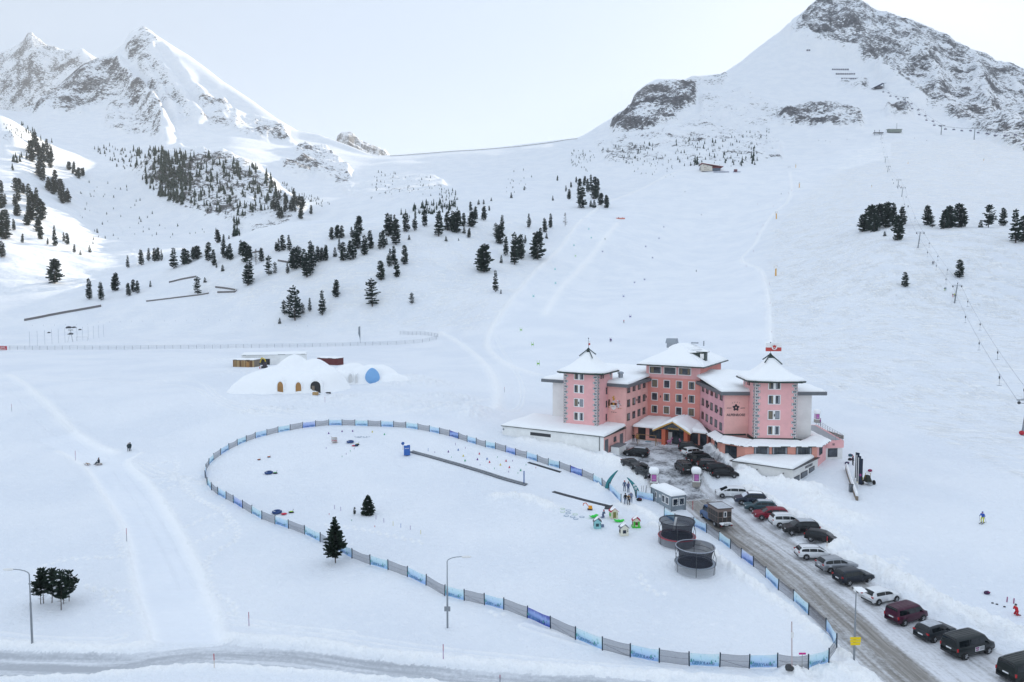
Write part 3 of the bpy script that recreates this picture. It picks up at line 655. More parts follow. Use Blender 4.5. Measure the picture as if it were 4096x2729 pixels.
# ------------------------------------------------------------ trees
def leaf_mat(name, c1, c2):
    m, nt, b = newmat(name); t = NT(nt); n = t.noise(t.coords(), .9, 4, .6)
    t.l(t.mix(t.ramp(n, .35, .65), c1, c2), b.inputs['Base Color']); b.inputs['Roughness'].default_value = .8; b.inputs['Specular IOR Level'].default_value = .2; return m
M_leaf = leaf_mat('pine_needles', (.011, .024, .019), (.038, .060, .040)); M_bark = mat('bark', (.07, .052, .042), .9, noise=.4); M_tsnow = mat('snow_on_branches', (.86, .87, .9), .8)
M_larch = mat('larch_twigs', (.12, .09, .07), .9)
TL = [M_leaf, M_tsnow]
def tuft(mb, p, d, L, w, mi=0):
    """a needle tuft: two crossed leaf-sized blades along d"""
    d = d.normalized(); s = d.cross(Vector((0, 0, 1)));
    if s.length < .1: s = Vector((1, 0, 0))
    s.normalize(); t = s.cross(d)
    for q in (s, t):
        a, b = p - q * w * .5, p + q * w * .5; e = p + d * L
        mb.add([a, b, e + q * w * .28, e - q * w * .28], [(0, 1, 2, 3)], mi)
def crown(seed, h, prof, n_lvl, n_br, tuft_l, base=.12, gaps=0., snow=.04, droop=-.15, jit=.25):
    """branch whorls round the stem; prof(t) = crown radius at relative height t"""
    r = random.Random(seed); mb = MB(); skip = [(r.uniform(0, 6.28), r.uniform(.1, .9)) for _ in range(int(gaps * 10))]
    for i in range(n_lvl):
        t = base + (1 - base) * (i + r.uniform(-.3, .3)) / n_lvl; t = max(base, min(.985, t)); rad = prof((t - base) / (1 - base)) * h
        nb = max(3, int(n_br * (rad / h / .2) ** .6)); off = r.uniform(0, 6.28)
        for k in range(nb):
            a = off + 6.2832 * (k + r.uniform(-.3, .3)) / nb
            if any(abs((a - g[0] + 3.14) % 6.28 - 3.14) < .5 and abs(t - g[1]) < .09 for g in skip): continue
            L = rad * r.uniform(1 - jit, 1 + jit * .6); dz = droop + r.uniform(-.12, .12) + .5 * t
            d = Vector((math.cos(a), math.sin(a), dz)); d.normalize()
            m = max(2, int(L / (tuft_l * .42)))
            for j in range(m):
                s = (j + .6) / m; p = Vector((0, 0, t * h)) + d * (L * s) + Vector((0, 0, .12 * L * s * s))
                q = Vector((d.x + r.uniform(-.7, .7), d.y + r.uniform(-.7, .7), d.z + r.uniform(-.25, .55)))
                tuft(mb, p, q, tuft_l * r.uniform(.7, 1.2), tuft_l * r.uniform(.55, .9), 0)
            if r.random() < snow: 
                p = Vector((0, 0, t * h)) + d * (L * .75); mb.ball(p + Vector((0, 0, .25)), .045 * h * r.uniform(.5, 1.), 6, 4, 1, (1.3, 1.3, .45), .3)
    for k in range(6):
        tuft(mb, Vector((0, 0, h * (.93 + .01 * k))), Vector((r.uniform(-.4, .4), r.uniform(-.4, .4), 1)), tuft_l, tuft_l * .6)
    return mb
def trunk_mb(h, r0, base_branches=0, seed=1):
    mb = MB(); r = random.Random(seed); p = Vector((0, 0, -.6))
    for i in range(6):
        q = Vector((r.uniform(-.01, .01) * h, r.uniform(-.01, .01) * h, h * (i + 1) / 6.4)); mb.cyl(p, q, r0 * (1 - i / 6.5), r0 * (1 - (i + 1) / 6.5), 7); p = q
    for k in range(base_branches):
        a = r.uniform(0, 6.28); z = h * r.uniform(.06, .3); mb.cyl((0, 0, z), (math.cos(a) * h * .13, math.sin(a) * h * .13, z + r.uniform(-.02, .04) * h), r0 * .22, r0 * .06, 4)
    return mb
egg = lambda w, top=.55, p=.9: (lambda t: w * (min(1, (t + .12) * 3.2) ** .6) * (max(0, 1 - t) ** (top)) ** p + .012)
PT = {}
def proto(key, name, h, prof, n_lvl, n_br, tl, **k):
    bb = k.pop('bb', 3); r0 = k.pop('r0', .022 * h)
    PT[key] = (name, h, crown(hash(key) % 97 if False else sum(map(ord, key)) * 7, h, prof, n_lvl, n_br, tl, **k), trunk_mb(h, r0, bb, sum(map(ord, key))))
proto('A', 'pine_tree', 10, egg(.155), 22, 9, .62, base=.07, snow=.09, jit=.38)
proto('A2', 'pine_tree', 10, egg(.175, .45), 22, 9, .66, base=.06, gaps=.7, snow=.11, jit=.42)
proto('A3', 'pine_tree', 10, egg(.145, .75), 22, 9, .60, base=.09, gaps=.5, snow=.09, jit=.5)
proto('B', 'pine_tree', 10, egg(.24, .5), 20, 10, .78, base=.06, gaps=.6, snow=.08, jit=.4)
proto('C', 'pine_tree', 10, lambda t: (.20 + .05 * math.sin(t * 19)) * (1 - t) ** .5 * (.55 + .45 * min(1, t * 5)) + .02, 17, 8, .62, base=.1, gaps=.9, snow=.12, jit=.45, bb=6)
proto('D', 'pine_tree', 10, lambda t: .30 * (1 - t) ** .42 * (.6 + .4 * min(1, t * 4)), 16, 8, .62, base=.14, gaps=.9, snow=0., jit=.5, bb=8)
proto('S', 'young_pine_tree', 10, lambda t: .24 * (1 - t) ** .8 + .01, 9, 6, 1.3, base=.04, snow=.03)
proto('E', 'spruce_tree', 10, lambda t: .25 * (1 - t) ** .85 * (.6 + .4 * min(1, t * 6)) + .01, 30, 11, .55, base=.17, gaps=.8, snow=.0, jit=.35, bb=5, droop=-.05, r0=.14)
proto('E2', 'spruce_tree', 10, lambda t: .36 * (1 - t) ** .75 * (.8 + .2 * min(1, t * 6)) + .01, 24, 13, .75, base=.02, gaps=.6, snow=.05, jit=.3, bb=0, r0=.16)
proto('E3', 'conifer', 10, lambda t: .27 * (1 - t) ** .55 * (.55 + .45 * min(1, t * 4)) + .02, 17, 8, .62, base=.3, gaps=1., snow=.10, jit=.6, bb=10, droop=.05, r0=.13)
PT['F'] = ('young_pine_tree', 10, None, None)
_pm = {}
def place_tree(u, v, hpx, key, label, group, lo=60., squash=1., rz=None, name=None, p=None):
    q = p or ground_at(u, v, None, lo)
    D = q.y; hw = hpx * D / FPX * 1.02; nm, h0, cb, tb = PT[key]; s = hw / h0
    rz = rnd.uniform(0, 6.28) if rz is None else rz; tilt = (rnd.uniform(-.05, .05), rnd.uniform(-.05, .05), rz)
    if key not in _pm:
        o = empty(nm, q, rz, label, 'tree', group, (s * squash, s * squash, s)); c = cb.build('crown', TL, o); t = tb.build('trunk', M_bark, o); _pm[key] = o
        return o
    c = copy_tree(_pm[key], q, rz, (s * squash, s * squash, s), label, group)
    c.rotation_euler = tilt
    if 'group' in c.keys() and not group: del c['group']
    if group: c['group'] = group
    return c
def larch(u, v, hpx, label, lo=300.):
    q = ground_at(u, v, None, lo); h = hpx * q.y / FPX; o = empty('larch_tree', q, rnd.uniform(0, 6), label, 'tree'); r = random.Random(int(u))
    tb = MB(); tb.cyl((0, 0, -.5), (0, 0, h), .016 * h, .004 * h, 6); tb.build('trunk', M_bark, o); b = MB()
    for i in range(90):
        t = r.uniform(.12, .98); a = r.uniform(0, 6.28); L = h * .2 * (1 - t) ** .7 + .02 * h; z = t * h; e = Vector((math.cos(a) * L, math.sin(a) * L, z + L * r.uniform(-.1, .4)))
        b.cyl((0, 0, z), e, .006 * h, .003 * h, 3, cap=False)
        for k in range(2):
            m_ = Vector((0, 0, z)).lerp(e, r.uniform(.4, .9)); b.cyl(m_, m_ + Vector((r.uniform(-1, 1), r.uniform(-1, 1), r.uniform(-.3, 1))) * .05 * h, .003 * h, .002 * h, 3, cap=False)
    b.build('crown', M_larch, o); return o
A3 = ['A', 'A2', 'A3']
def row(desc, lst, f, group=None, lo=60., kindname=None):
    """named row of trees; every tree's label gives its place in the row, counted from the left"""
    pts = sorted([(f(x, y), h, k) for x, y, h, k in lst], key=lambda q: q[0][0])
    for i, ((u, v), h, k) in enumerate(pts):
        hp = (h * .5947 if f is not fr else h * .574) * rnd.uniform(.94, 1.06)
        look = {'A': 'slender dark pine', 'B': 'broad dark pine', 'C': 'ragged pine', 'S': 'small young pine', 'D': 'open ragged pine'}[k[0]]
        if k == 'A': k = A3[int(u * 7 + v) % 3]
        place_tree(u, v, hp, k, f"{look}, {ordl(i)} {desc}" if len(pts) > 1 else f"{look} {desc}", group, lo, rnd.uniform(.8, 1.25))
fl = lambda x, y: (x * .5947, 800 + y * .5947)
fm = lambda x, y: (1300 + x * .5947, 300 + y * .5947)
fr = lambda x, y: (2800 + x * .574, 500 + y * .574)
row('standing alone in sunlit snow at the far left', [(370, 560, 150, 'B')], fl, lo=250)
row('of the near left group by the snow road', [(600, 670, 135, 'A'), (680, 675, 125, 'A'), (777, 612, 110, 'B'), (866, 645, 85, 'A'), (898, 620, 85, 'A'), (926, 628, 85, 'A'), (1012, 585, 35, 'S')], fl, 'pines above the left stone wall', 250)
row('in the row on the left crest', [(860, 458, 85, 'A'), (950, 440, 100, 'A'), (1000, 412, 82, 'A'), (1040, 415, 85, 'A'), (1062, 413, 85, 'A'), (1088, 410, 75, 'A'), (1170, 462, 135, 'A'), (1240, 435, 110, 'B'), (1265, 432, 90, 'A'), (1300, 402, 80, 'A'), (1325, 400, 90, 'B'), (1400, 410, 115, 'A'), (1440, 442, 100, 'A'), (1508, 390, 110, 'A'), (1530, 400, 90, 'A'), (1552, 405, 100, 'A'), (1498, 480, 42, 'S')], fl, 'pines in a row on the left crest', 250)
row('peeking over the snowy shoulder beneath the cliffs', [(1465, 290, 82, 'B'), (1503, 278, 45, 'A'), (1540, 262, 22, 'S')], fl, 'pines behind the snowy shoulder', 250)
row('around the tallest centre left pine', [(1618, 375, 105, 'A'), (1655, 420, 125, 'B'), (1680, 410, 100, 'A'), (1668, 575, 180, 'A'), (1760, 415, 90, 'A'), (1808, 508, 130, 'C'), (1850, 495, 75, 'C'), (1330, 635, 110, 'C'), (1380, 555, 30, 'S'), (1456, 455, 25, 'S')], fl, 'pines around the tall centre left pine', 250)
larch(1722 * .5947, 800 + 435 * .5947, 62, 'bare brown larch among the pines right of the tallest centre left pine')
row('in the upper trio on the centre left hillside', [(1875, 350, 90, 'A'), (1905, 340, 100, 'A'), (1948, 343, 100, 'A'), (1860, 345, 60, 'A')], fl, 'pines of the upper trio', 250)
row('in the dense clump under the hill crest', [(1980, 465, 130, 'B'), (2005, 440, 120, 'A'), (2025, 460, 135, 'A'), (2065, 520, 170, 'A'), (2040, 450, 110, 'A'), (2085, 500, 150, 'A'), (2110, 455, 140, 'A'), (2090, 420, 130, 'A'), (2140, 418, 105, 'A'), (2165, 410, 90, 'A'), (2190, 408, 100, 'A'), (1935, 495, 65, 'A')], fl, 'pines in the dense clump', 250)
row('of the loose group on the lower slope', [(1985, 810, 235, 'C'), (1945, 775, 130, 'C'), (1915, 770, 90, 'C'), (2005, 780, 120, 'C'), (2038, 765, 60, 'C'), (2083, 750, 85, 'A'), (2168, 775, 165, 'A'), (2258, 655, 110, 'A'), (1880, 832, 35, 'S')], fl, 'pines on the lower centre slope', 250)
row('at the left end of the middle hill', [(45, 1108, 78, 'A'), (85, 1098, 82, 'B'), (112, 1098, 76, 'A'), (182, 1095, 70, 'A'), (228, 1080, 120, 'B'), (205, 1150, 140, 'A'), (222, 1170, 120, 'A'), (95, 1178, 75, 'A'), (122, 1250, 125, 'A'), (170, 1245, 120, 'A'), (195, 1240, 130, 'A'), (265, 1212, 135, 'A'), (308, 1170, 115, 'A'), (370, 1175, 105, 'A'), (392, 1165, 110, 'A'), (412, 1143, 40, 'S'), (68, 1222, 55, 'S'), (5, 1250, 100, 'A')], fm, 'pines at the left end of the mid hill', 250)
row('in the row along the middle hill', [(428, 1085, 150, 'A'), (445, 1080, 140, 'A'), (478, 1142, 160, 'A'), (465, 1050, 105, 'A'), (547, 1055, 120, 'A'), (603, 1048, 105, 'A'), (670, 1020, 130, 'A'), (765, 1085, 165, 'A'), (775, 1030, 110, 'A'), (823, 1045, 115, 'A'), (860, 1040, 115, 'A'), (885, 1060, 140, 'B'), (905, 1010, 90, 'A'), (932, 1018, 90, 'A'), (935, 1065, 45, 'S'), (967, 1095, 65, 'A'), (815, 1118, 32, 'S'), (898, 1115, 16, 'S'), (565, 1108, 30, 'S')], fm, 'pines along the middle of the mid hill', 250)
row('on the right crest of the middle hill', [(988, 1022, 98, 'B'), (1015, 975, 85, 'A'), (1068, 978, 92, 'A'), (980, 915, 55, 'A'), (1105, 915, 35, 'A'), (1033, 872, 28, 'S'), (1068, 870, 30, 'S'), (1253, 828, 35, 'S'), (1118, 848, 22, 'S'), (1340, 775, 24, 'S')], fm, 'pines on the right crest of the mid hill', 250)
row('of the big pines left of the ski run', [(1190, 1060, 110, 'A'), (1150, 1085, 85, 'C'), (1178, 1135, 120, 'B'), (1215, 1215, 130, 'A'), (1275, 1275, 195, 'A'), (1300, 1220, 120, 'A'), (1322, 1240, 150, 'A'), (1345, 1135, 55, 'A'), (1372, 1028, 85, 'A'), (1070, 1325, 185, 'B'), (1185, 1265, 45, 'S'), (1432, 1240, 170, 'B'), (1448, 1130, 100, 'A'), (1480, 1060, 90, 'A'), (1516, 1030, 90, 'A'), (1490, 1100, 32, 'S'), (1148, 1460, 140, 'A'), (1183, 1472, 28, 'S')], fm, 'big pines left of the ski run', 250)
larch(1300 + 1615 * .5947, 300 + 1018 * .5947, 54, 'bare brown larch beside the left edge of the ski run')
row('of those scattered below the middle hill', [(538, 1275, 120, 'A'), (430, 1290, 110, 'A'), (462, 1275, 115, 'A'), (378, 1380, 125, 'A'), (483, 1362, 120, 'A'), (72, 1495, 110, 'A'), (318, 1555, 170, 'C'), (585, 1538, 68, 'C')], fm, 'pines scattered below the mid hill', 250)
row('of the cluster top left of the ski run', [(1690, 725, 40, 'A'), (1655, 758, 38, 'A'), (1620, 785, 40, 'A'), (1640, 838, 68, 'A'), (1725, 895, 130, 'A'), (1715, 750, 50, 'B'), (1745, 745, 60, 'B'), (1768, 790, 85, 'A'), (1790, 790, 110, 'A'), (1815, 780, 95, 'A'), (1838, 780, 80, 'A'), (1808, 835, 85, 'B'), (1828, 830, 70, 'A'), (1855, 875, 75, 'B'), (1890, 895, 80, 'B'), (1708, 808, 60, 'A'), (1788, 888, 38, 'S'), (1812, 893, 45, 'S'), (1563, 712, 35, 'A'), (1533, 845, 28, 'S')], fm, 'pines at the top left of the ski run', 250)
row('of the clump beside the drag lift', [(1135, 745, 115, 'B'), (1165, 720, 135, 'A'), (1200, 735, 175, 'B'), (1215, 745, 120, 'B'), (1250, 712, 160, 'B'), (1290, 715, 170, 'B'), (1315, 715, 172, 'A'), (1340, 700, 140, 'A'), (1375, 805, 170, 'B'), (1412, 700, 125, 'A'), (1288, 775, 30, 'S')], fr, 'pines in the right clump', 250)
row('in the line at the right edge', [(1580, 700, 130, 'B'), (1618, 715, 85, 'C'), (1700, 725, 130, 'B'), (1735, 720, 145, 'B'), (1805, 715, 155, 'B'), (2010, 715, 145, 'D'), (1955, 715, 45, 'S'), (2112, 705, 120, 'A'), (2200, 822, 235, 'A'), (2250, 815, 170, 'A')], fr, 'pines in line at the right edge', 250)
place_tree(*fr(1432, 1128), 56, 'A2', 'lone dark pine on the right slope, the lower left of two', None, 200, 1.25)
place_tree(*fr(1810, 1065), 69, 'A2', 'lone dark pine on the right slope beside the nearest drag lift tower', None, 200, 1.2)
place_tree(1342, 2252, 184, 'E', 'tall spruce with bare lower trunk in front of the banner fence', None)
place_tree(1472, 2058, 76, 'E2', 'low bushy spruce inside the fenced snow play field', None)
place_tree(1418, 2060, 31, 'D', 'thin twiggy young tree left of the bushy spruce', None, squash=.7)
for i, (x, y, h, k, d) in enumerate(((640, 850, 500, 'E3', 'leftmost'), (682, 840, 560, 'E3', 'second from the left'), (815, 830, 545, 'E3', 'third from the left'), (960, 945, 630, 'E3', 'nearest, with the thick bare trunk,'), (1085, 805, 490, 'E3', 'rightmost'), (1000, 850, 420, 'E3', 'hindmost right'))):
    place_tree(x * .2551, 2200 + y * .2551, h * .2551, k, f'{d} of the dark conifers by the left street lamp', 'clump of conifers by the left street lamp', 40, .95, rz=i * 1.3)
# clusters on the sunny left hill: individuals nothing tells apart share a label and a group
fz = lambda x, y: (x * .5947, y * .5947)
def scatter(poly, n, h0, h1, seed, f=fz):
    r = random.Random(seed); P2 = [f(*p) for p in poly]; us_ = [p[0] for p in P2]; vs_ = [p[1] for p in P2]; out = []; tries = 0
    while len(out) < n and tries < n * 60:
        tries += 1; u, v = r.uniform(min(us_), max(us_)), r.uniform(min(vs_), max(vs_))
        if in_poly(np.array([[u]]), np.array([[v]]), P2)[0, 0] and all(abs(u - a) > 3.5 or abs(v - b) > 4 for a, b, _ in out[-60:]): out.append((u, v, r.uniform(h0, h1)))
    return out
def cluster(poly, n, h0, h1, seed, label, group, keys='AB', lo=250.):
    for i, (u, v, h) in enumerate(sorted(scatter(poly, n, h0, h1, seed), key=lambda q: q[1])):
        k = rnd.choice(keys); k = A3[i % 3] if k == 'A' else k; place_tree(u, v, h, k, f"{label}, {'topmost' if i == 0 else ORD[i] + ' from the top'}", group, lo, rnd.uniform(.9, 1.3))
cluster([(215, 960), (320, 1010), (400, 1130), (440, 1240), (465, 1380), (400, 1370), (330, 1290), (250, 1190), (195, 1110)], 34, 34, 52, 5, 'dark pine in the upper left wood', 'pines in the upper wood on the left hill')
cluster([(0, 1290), (90, 1260), (180, 1290), (260, 1360), (325, 1480), (300, 1570), (200, 1580), (150, 1480), (60, 1420), (0, 1500)], 32, 38, 56, 6, 'dark pine in the lower left wood', 'pines in the lower wood on the left hill')
cluster([(0, 1520), (60, 1500), (50, 1720), (0, 1740)], 7, 60, 78, 8, 'sunlit pine at the very left edge', 'sunlit pines at the left edge')
cluster([(440, 1110), (480, 1110), (570, 1190), (560, 1235), (500, 1190)], 9, 24, 34, 9, 'dark pine in the thin line right of the upper wood', 'pines in the thin line')
cluster([(1830, 1330), (1930, 1300), (2000, 1340), (2110, 1400), (2130, 1500), (2000, 1480), (1900, 1510), (1840, 1430)], 26, 30, 48, 10, 'dark pine at the right end of the cliffs', 'pines at the right end of the cliffs', 'AAB', 600)
row('on the lower left slope', [(275, 1130 - 865, 80, 'B'), (370, 1610 - 1300, 85, 'A'), (500, 1655 - 1300, 55, 'A'), (365, 245, 75, 'A'), (455, 300, 75, 'A'), (430, 280, 60, 'A'), (150, 290, 60, 'A'), (605, 352, 42, 'S'), (655, 222, 26, 'S'), (540, 370, 30, 'S'), (320, 300, 40, 'A'), (95, 205, 75, 'A')], fl, 'pines on the lower left slope', 250)
print('trees placed', len([o for o in scene.objects if o.get('category') == 'tree']))
# the rest: hundreds of tiny far pines, one mesh
def far_trees():
    mb = MB(); r = random.Random(44)
    def one(u, v, h, lo):
        q = ground_at(u, v, None, lo)
        if q.y > 3000: return
        H = h * q.y / FPX; w = H * r.uniform(.20, .34)
        for k in range(5):
            z0 = H * (.02 + k * .19); ww = w * (1 - k * .16) * r.uniform(.8, 1.2); a0 = r.uniform(0, 6); n = 6
            vs = [(q.x + math.cos(a0 + i * 1.047) * ww * r.uniform(.6, 1.15), q.y + math.sin(a0 + i * 1.047) * ww * r.uniform(.6, 1.15), q.z + z0 + r.uniform(-.04, .04) * H) for i in range(n)] + [(q.x, q.y, q.z + z0 + H * .34)]
            mb.add(vs, [(i, (i + 1) % n, n) for i in range(n)] + [tuple(range(n))[::-1]])
    for poly, n, h0, h1, sd_, lo in (
        ([(630, 1000), (720, 980), (1000, 1010), (860, 1150), (740, 1110)], 55, 7, 16, 1, 600), ([(880, 1000), (1200, 1030), (1560, 1090), (1800, 1150), (1900, 1300), (1800, 1450), (1500, 1460), (1330, 1400), (1090, 1340), (920, 1200)], 300, 13, 32, 2, 600),
        ([(1060, 1040), (1250, 1050), (1250, 1390), (1080, 1330)], 90, 18, 38, 3, 600), ([(1560, 1480), (1620, 1480), (1620, 1600), (1560, 1600)], 12, 18, 34, 4, 500), ([(1850, 1180), (2000, 1290), (2230, 1370), (2200, 1420), (1950, 1300)], 40, 6, 12, 5, 600),
        ([(140, 830), (350, 960), (330, 1000), (160, 900)], 24, 8, 18, 6, 500), ([(480, 1240), (800, 1200), (1100, 1500), (1500, 1540), (700, 1700), (560, 1600)], 60, 5, 12, 7, 400), ([(60, 1050), (180, 1060), (180, 1150), (60, 1150)], 8, 18, 30, 8, 300), ([(0, 830), (120, 860), (200, 960), (120, 960)], 25, 5, 11, 9, 400)):
        for u, v, h in scatter(poly, n, h0, h1, sd_): one(u, v, h, lo)
    for poly, n, h0, h1, sd_, lo in (
        ([(320, 650), (700, 680), (870, 780), (860, 830), (520, 800), (300, 850)], 70, 4, 10, 11, 700), ([(500, 930), (760, 850), (920, 870), (900, 920), (700, 945), (500, 975)], 55, 12, 26, 12, 560), ([(750, 760), (880, 780), (900, 860), (760, 860)], 24, 7, 16, 13, 600),
        ([(1660, 500), (1830, 520), (1760, 660), (1640, 600)], 45, 4, 10, 14, 700), ([(1860, 500), (2200, 450), (2300, 560), (2050, 620)], 60, 5, 13, 15, 800), ([(1240, 640), (1400, 640), (1400, 760), (1160, 830)], 18, 4, 9, 16, 700), ([(2040, 600), (2350, 560), (2350, 700), (2100, 680)], 30, 4, 8, 17, 800)):
        for u, v, h in scatter(poly, n, h0, h1, sd_, fm): one(u, v, h, lo)
    g3 = lambda x, y: (2696 + x * .5947, y * .5947)
    for poly, n, h0, h1, sd_, lo in (([(0, 940), (330, 940), (560, 1000), (560, 1110), (320, 1130), (0, 1130)], 90, 6, 16, 21, 700), ([(270, 850), (640, 860), (640, 980), (300, 960)], 26, 5, 12, 22, 800), ([(130, 1060), (190, 1060), (190, 1150), (140, 1150)], 3, 30, 38, 23, 700), ([(440, 1060), (560, 1060), (540, 1110), (440, 1110)], 4, 20, 28, 24, 700)):
        for u, v, h in scatter(poly, n, h0, h1, sd_, g3): one(u, v, h, lo)
    o = mb.build('distant_trees', M_leaf); o['kind'] = 'stuff'; o['label'] = 'hundreds of tiny dark pines dotted over the far crags and slopes'; o['category'] = 'trees'
far_trees()
# ------------------------------------------------------------ the hotel
V = Vector
def wallpaint(name, col, nz=.06):
    m, nt, b = newmat(name); t = NT(nt); c = t.coords()
    n = t.noise(c, .6, 6, .65); g = t.noise(t.coords((1, 1, .12)), 1.6, 4, .6)
    a = t.mix(t.ramp(n, .3, .7), tuple(x * (1 - nz) for x in col), tuple(min(1, x * (1 + nz)) for x in col))
    a = t.mix(t.math('MULTIPLY', t.ramp(g, .55, .8), .18), a, tuple(x * .8 for x in col))
    t.l(a, b.inputs['Base Color']); b.inputs['Roughness'].default_value = .85; b.inputs['Specular IOR Level'].default_value = .2
    bp = t.n('ShaderNodeBump'); bp.inputs['Strength'].default_value = .15; bp.inputs['Distance'].default_value = .02; t.l(t.noise(c, 9, 4, .6), bp.inputs['Height']); t.l(bp.outputs[0], b.inputs['Normal']); return m
M_pink = wallpaint('pink_render', (.80, .43, .43)); M_pale = wallpaint('pale_pink_render', (.84, .48, .44)); M_mauve = wallpaint('mauve_pink_render', (.76, .42, .46)); M_brick = wallpaint('terracotta_render', (.74, .31, .27)); M_salmon = wallpaint('salmon_render', (.78, .36, .29)); M_grey = wallpaint('light_grey_render', (.74, .73, .71)); M_whitew = wallpaint('white_render', (.86, .86, .84))
M_fascia = mat('dark_grey_fascia', (.13, .145, .16), .5); M_dkroof = mat('dark_green_metal', (.018, .035, .03), .45); M_wht = mat('white_paint', (.83, .82, .81), .5); M_dark = mat('anthracite', (.035, .038, .042), .45)
M_orange = mat('orange_render', (.62, .15, .08), .8); M_wood = mat('yellow_larch_wood', (.62, .36, .09), .6, noise=.25); M_roofsnow = None
def snowmat():
    m, nt, b = newmat('roof_snow'); t = NT(nt); c = t.coords(); b.inputs['Base Color'].default_value = (.93, .935, .935, 1); b.inputs['Roughness'].default_value = .7; b.inputs['Specular IOR Level'].default_value = .15
    bp = t.n('ShaderNodeBump'); bp.inputs['Strength'].default_value = .6; bp.inputs['Distance'].default_value = .25; t.l(t.noise(c, .9, 6, .6), bp.inputs['Height']); t.l(bp.outputs[0], b.inputs['Normal']); return m
M_roofsnow = snowmat()
def glassmat():
    m, nt, b = newmat('window_glass'); t = NT(nt); c = t.coords()
    t.l(t.mix(t.ramp(t.noise(c, .8, 3, .6), .35, .7), (.018, .024, .032), (.06, .075, .095)), b.inputs['Base Color']); b.inputs['Roughness'].default_value = .06; b.inputs['Specular IOR Level'].default_value = .7; return m
M_glass = glassmat(); M_curt = mat('cream_curtain', (.22, .18, .12), .8, noise=.2, nscale=5); M_curtw = mat('white_curtain', (.34, .36, .40), .8)
def n2(x, y, s=1.): return float(fbm(np.array([x * s]), np.array([y * s]), 2)[0])
def snow_quad(mb, A, B, C_, D, th=.45, n=14, m=10, over=.12, wob=.10, mi=0):
    """snow blanket on the roof patch A-B (eave) C-D (upper edge): rounded rim, soft surface"""
    A, B, C_, D = map(V, (A, B, C_, D)); W = ((B - A).length + (C_ - D).length) / 2; L = ((D - A).length + (C_ - B).length) / 2; vs = []
    def P(s, t): return (A * (1 - s) + B * s) * (1 - t) + (D * (1 - s) + C_ * s) * t
    def prof(x, L):
        d = min(x, L - x); return 1 - math.exp(-max(0, d) / .22)
    ss = [0, .12 / W, .35 / W] + [(.8 / W) + (1 - 1.6 / W) * i / n for i in range(n + 1)] + [1 - .35 / W, 1 - .12 / W, 1]
    ts = [0, .12 / L, .35 / L] + [(.8 / L) + (1 - 1.6 / L) * i / m for i in range(m + 1)] + [1 - .3 / L, 1]
    for t in ts:
        for s in ss:
            p = P(s, t); e = min(prof(s * W, W) , prof(t * L, L)) if True else 1
            w = 1 + wob * 4 * n2(p.x, p.y, .35)
            out = over * n2(p.x * 1.7 + 3, p.y * 1.7, .5) * (1 if t == 0 else 0)
            vs.append(p + V((0, 0, th * (e * w) + .02)) + (A - D).normalized() * out)
    k = len(ss); fs = [(j * k + i, j * k + i + 1, (j + 1) * k + i + 1, (j + 1) * k + i) for j in range(len(ts) - 1) for i in range(k - 1)]
    # skirt
    n0 = len(vs); rim = [(0, i) for i in range(k)] + [(j, k - 1) for j in range(1, len(ts))] + [(len(ts) - 1, i) for i in range(k - 2, -1, -1)] + [(j, 0) for j in range(len(ts) - 2, 0, -1)]
    for j, i in rim: q = V(vs[j * k + i]); vs.append((q.x, q.y, P(ss[i], ts[j]).z - .1))
    r = len(rim)
    for a in range(r):
        b = (a + 1) % r; fs.append((rim[a][0] * k + rim[a][1], n0 + a, n0 + b, rim[b][0] * k + rim[b][1]))
    mb.add(vs, fs, mi); return mb
def bell_roof(mb, c, e1, e2, rings, mi=0, n=28, noise=.0, p=7.):
    """square roof with curved-in slopes; rings = (half width, z)"""
    vs = []
    for h, z in rings:
        for i in range(n):
            a = 2 * math.pi * (i + .5) / n; ca, sa = math.cos(a), math.sin(a); r = (abs(ca) ** p + abs(sa) ** p) ** (-1 / p) * h
            q = V(c) + V(e1) * (ca * r) + V(e2) * (sa * r); zz = z + noise * n2(q.x, q.y, .5) * (1 if h > .3 else 0); vs.append((q.x, q.y, zz))
    fs = [(j * n + i, j * n + (i + 1) % n, (j + 1) * n + (i + 1) % n, (j + 1) * n + i) for j in range(len(rings) - 1) for i in range(n)]
    fs.append(tuple(range((len(rings) - 1) * n, len(rings) * n))); fs.append(tuple(range(n))[::-1]); mb.add(vs, fs, mi); return mb
def text_mesh(txt, size, extr=.02, align='CENTER', space=1.):
    cu = bpy.data.curves.new('t', 'FONT'); cu.body = txt; cu.size = size; cu.extrude = extr; cu.align_x = align; cu.space_character = space; cu.resolution_u = 2; cu.offset = size * .012
    o = bpy.data.objects.new('t', cu); scene.collection.objects.link(o); dg = bpy.context.evaluated_depsgraph_get(); dg.update()
    me = bpy.data.meshes.new_from_object(o.evaluated_get(dg)); bpy.data.objects.remove(o); bpy.data.curves.remove(cu); return me
def put_text(name, txt, size, origin, ex, nrm, m, parent, extr=.02, space=1.):
    me = text_mesh(txt, size, extr, 'CENTER', space); me.materials.clear(); me.materials.append(m); o = bpy.data.objects.new(name, me); scene.collection.objects.link(o)
    ex, nrm = V(ex).normalized(), V(nrm).normalized(); up = nrm.cross(ex)
    M = Matrix((ex, up, nrm)).transposed().to_4x4(); M.translation = V(origin); me.transform(M); o.parent = parent; return o
TH = R(31); e1 = V((math.cos(TH), -math.sin(TH), 0)); e2 = V((math.sin(TH), math.cos(TH), 0)); UP = V((0, 0, 1))
f1 = V((1, 0, 0)); f2 = V((0, 1, 0)); g1 = V((math.cos(R(4)), -math.sin(R(4)), 0)); g2 = V((math.sin(R(4)), math.cos(R(4)), 0))
HOT = empty('hotel', (30, 135, 4), 0, 'large pink hotel with snow covered roofs, two square towers and ALPENROSE lettering', 'hotel')
HO = V(HOT.location)
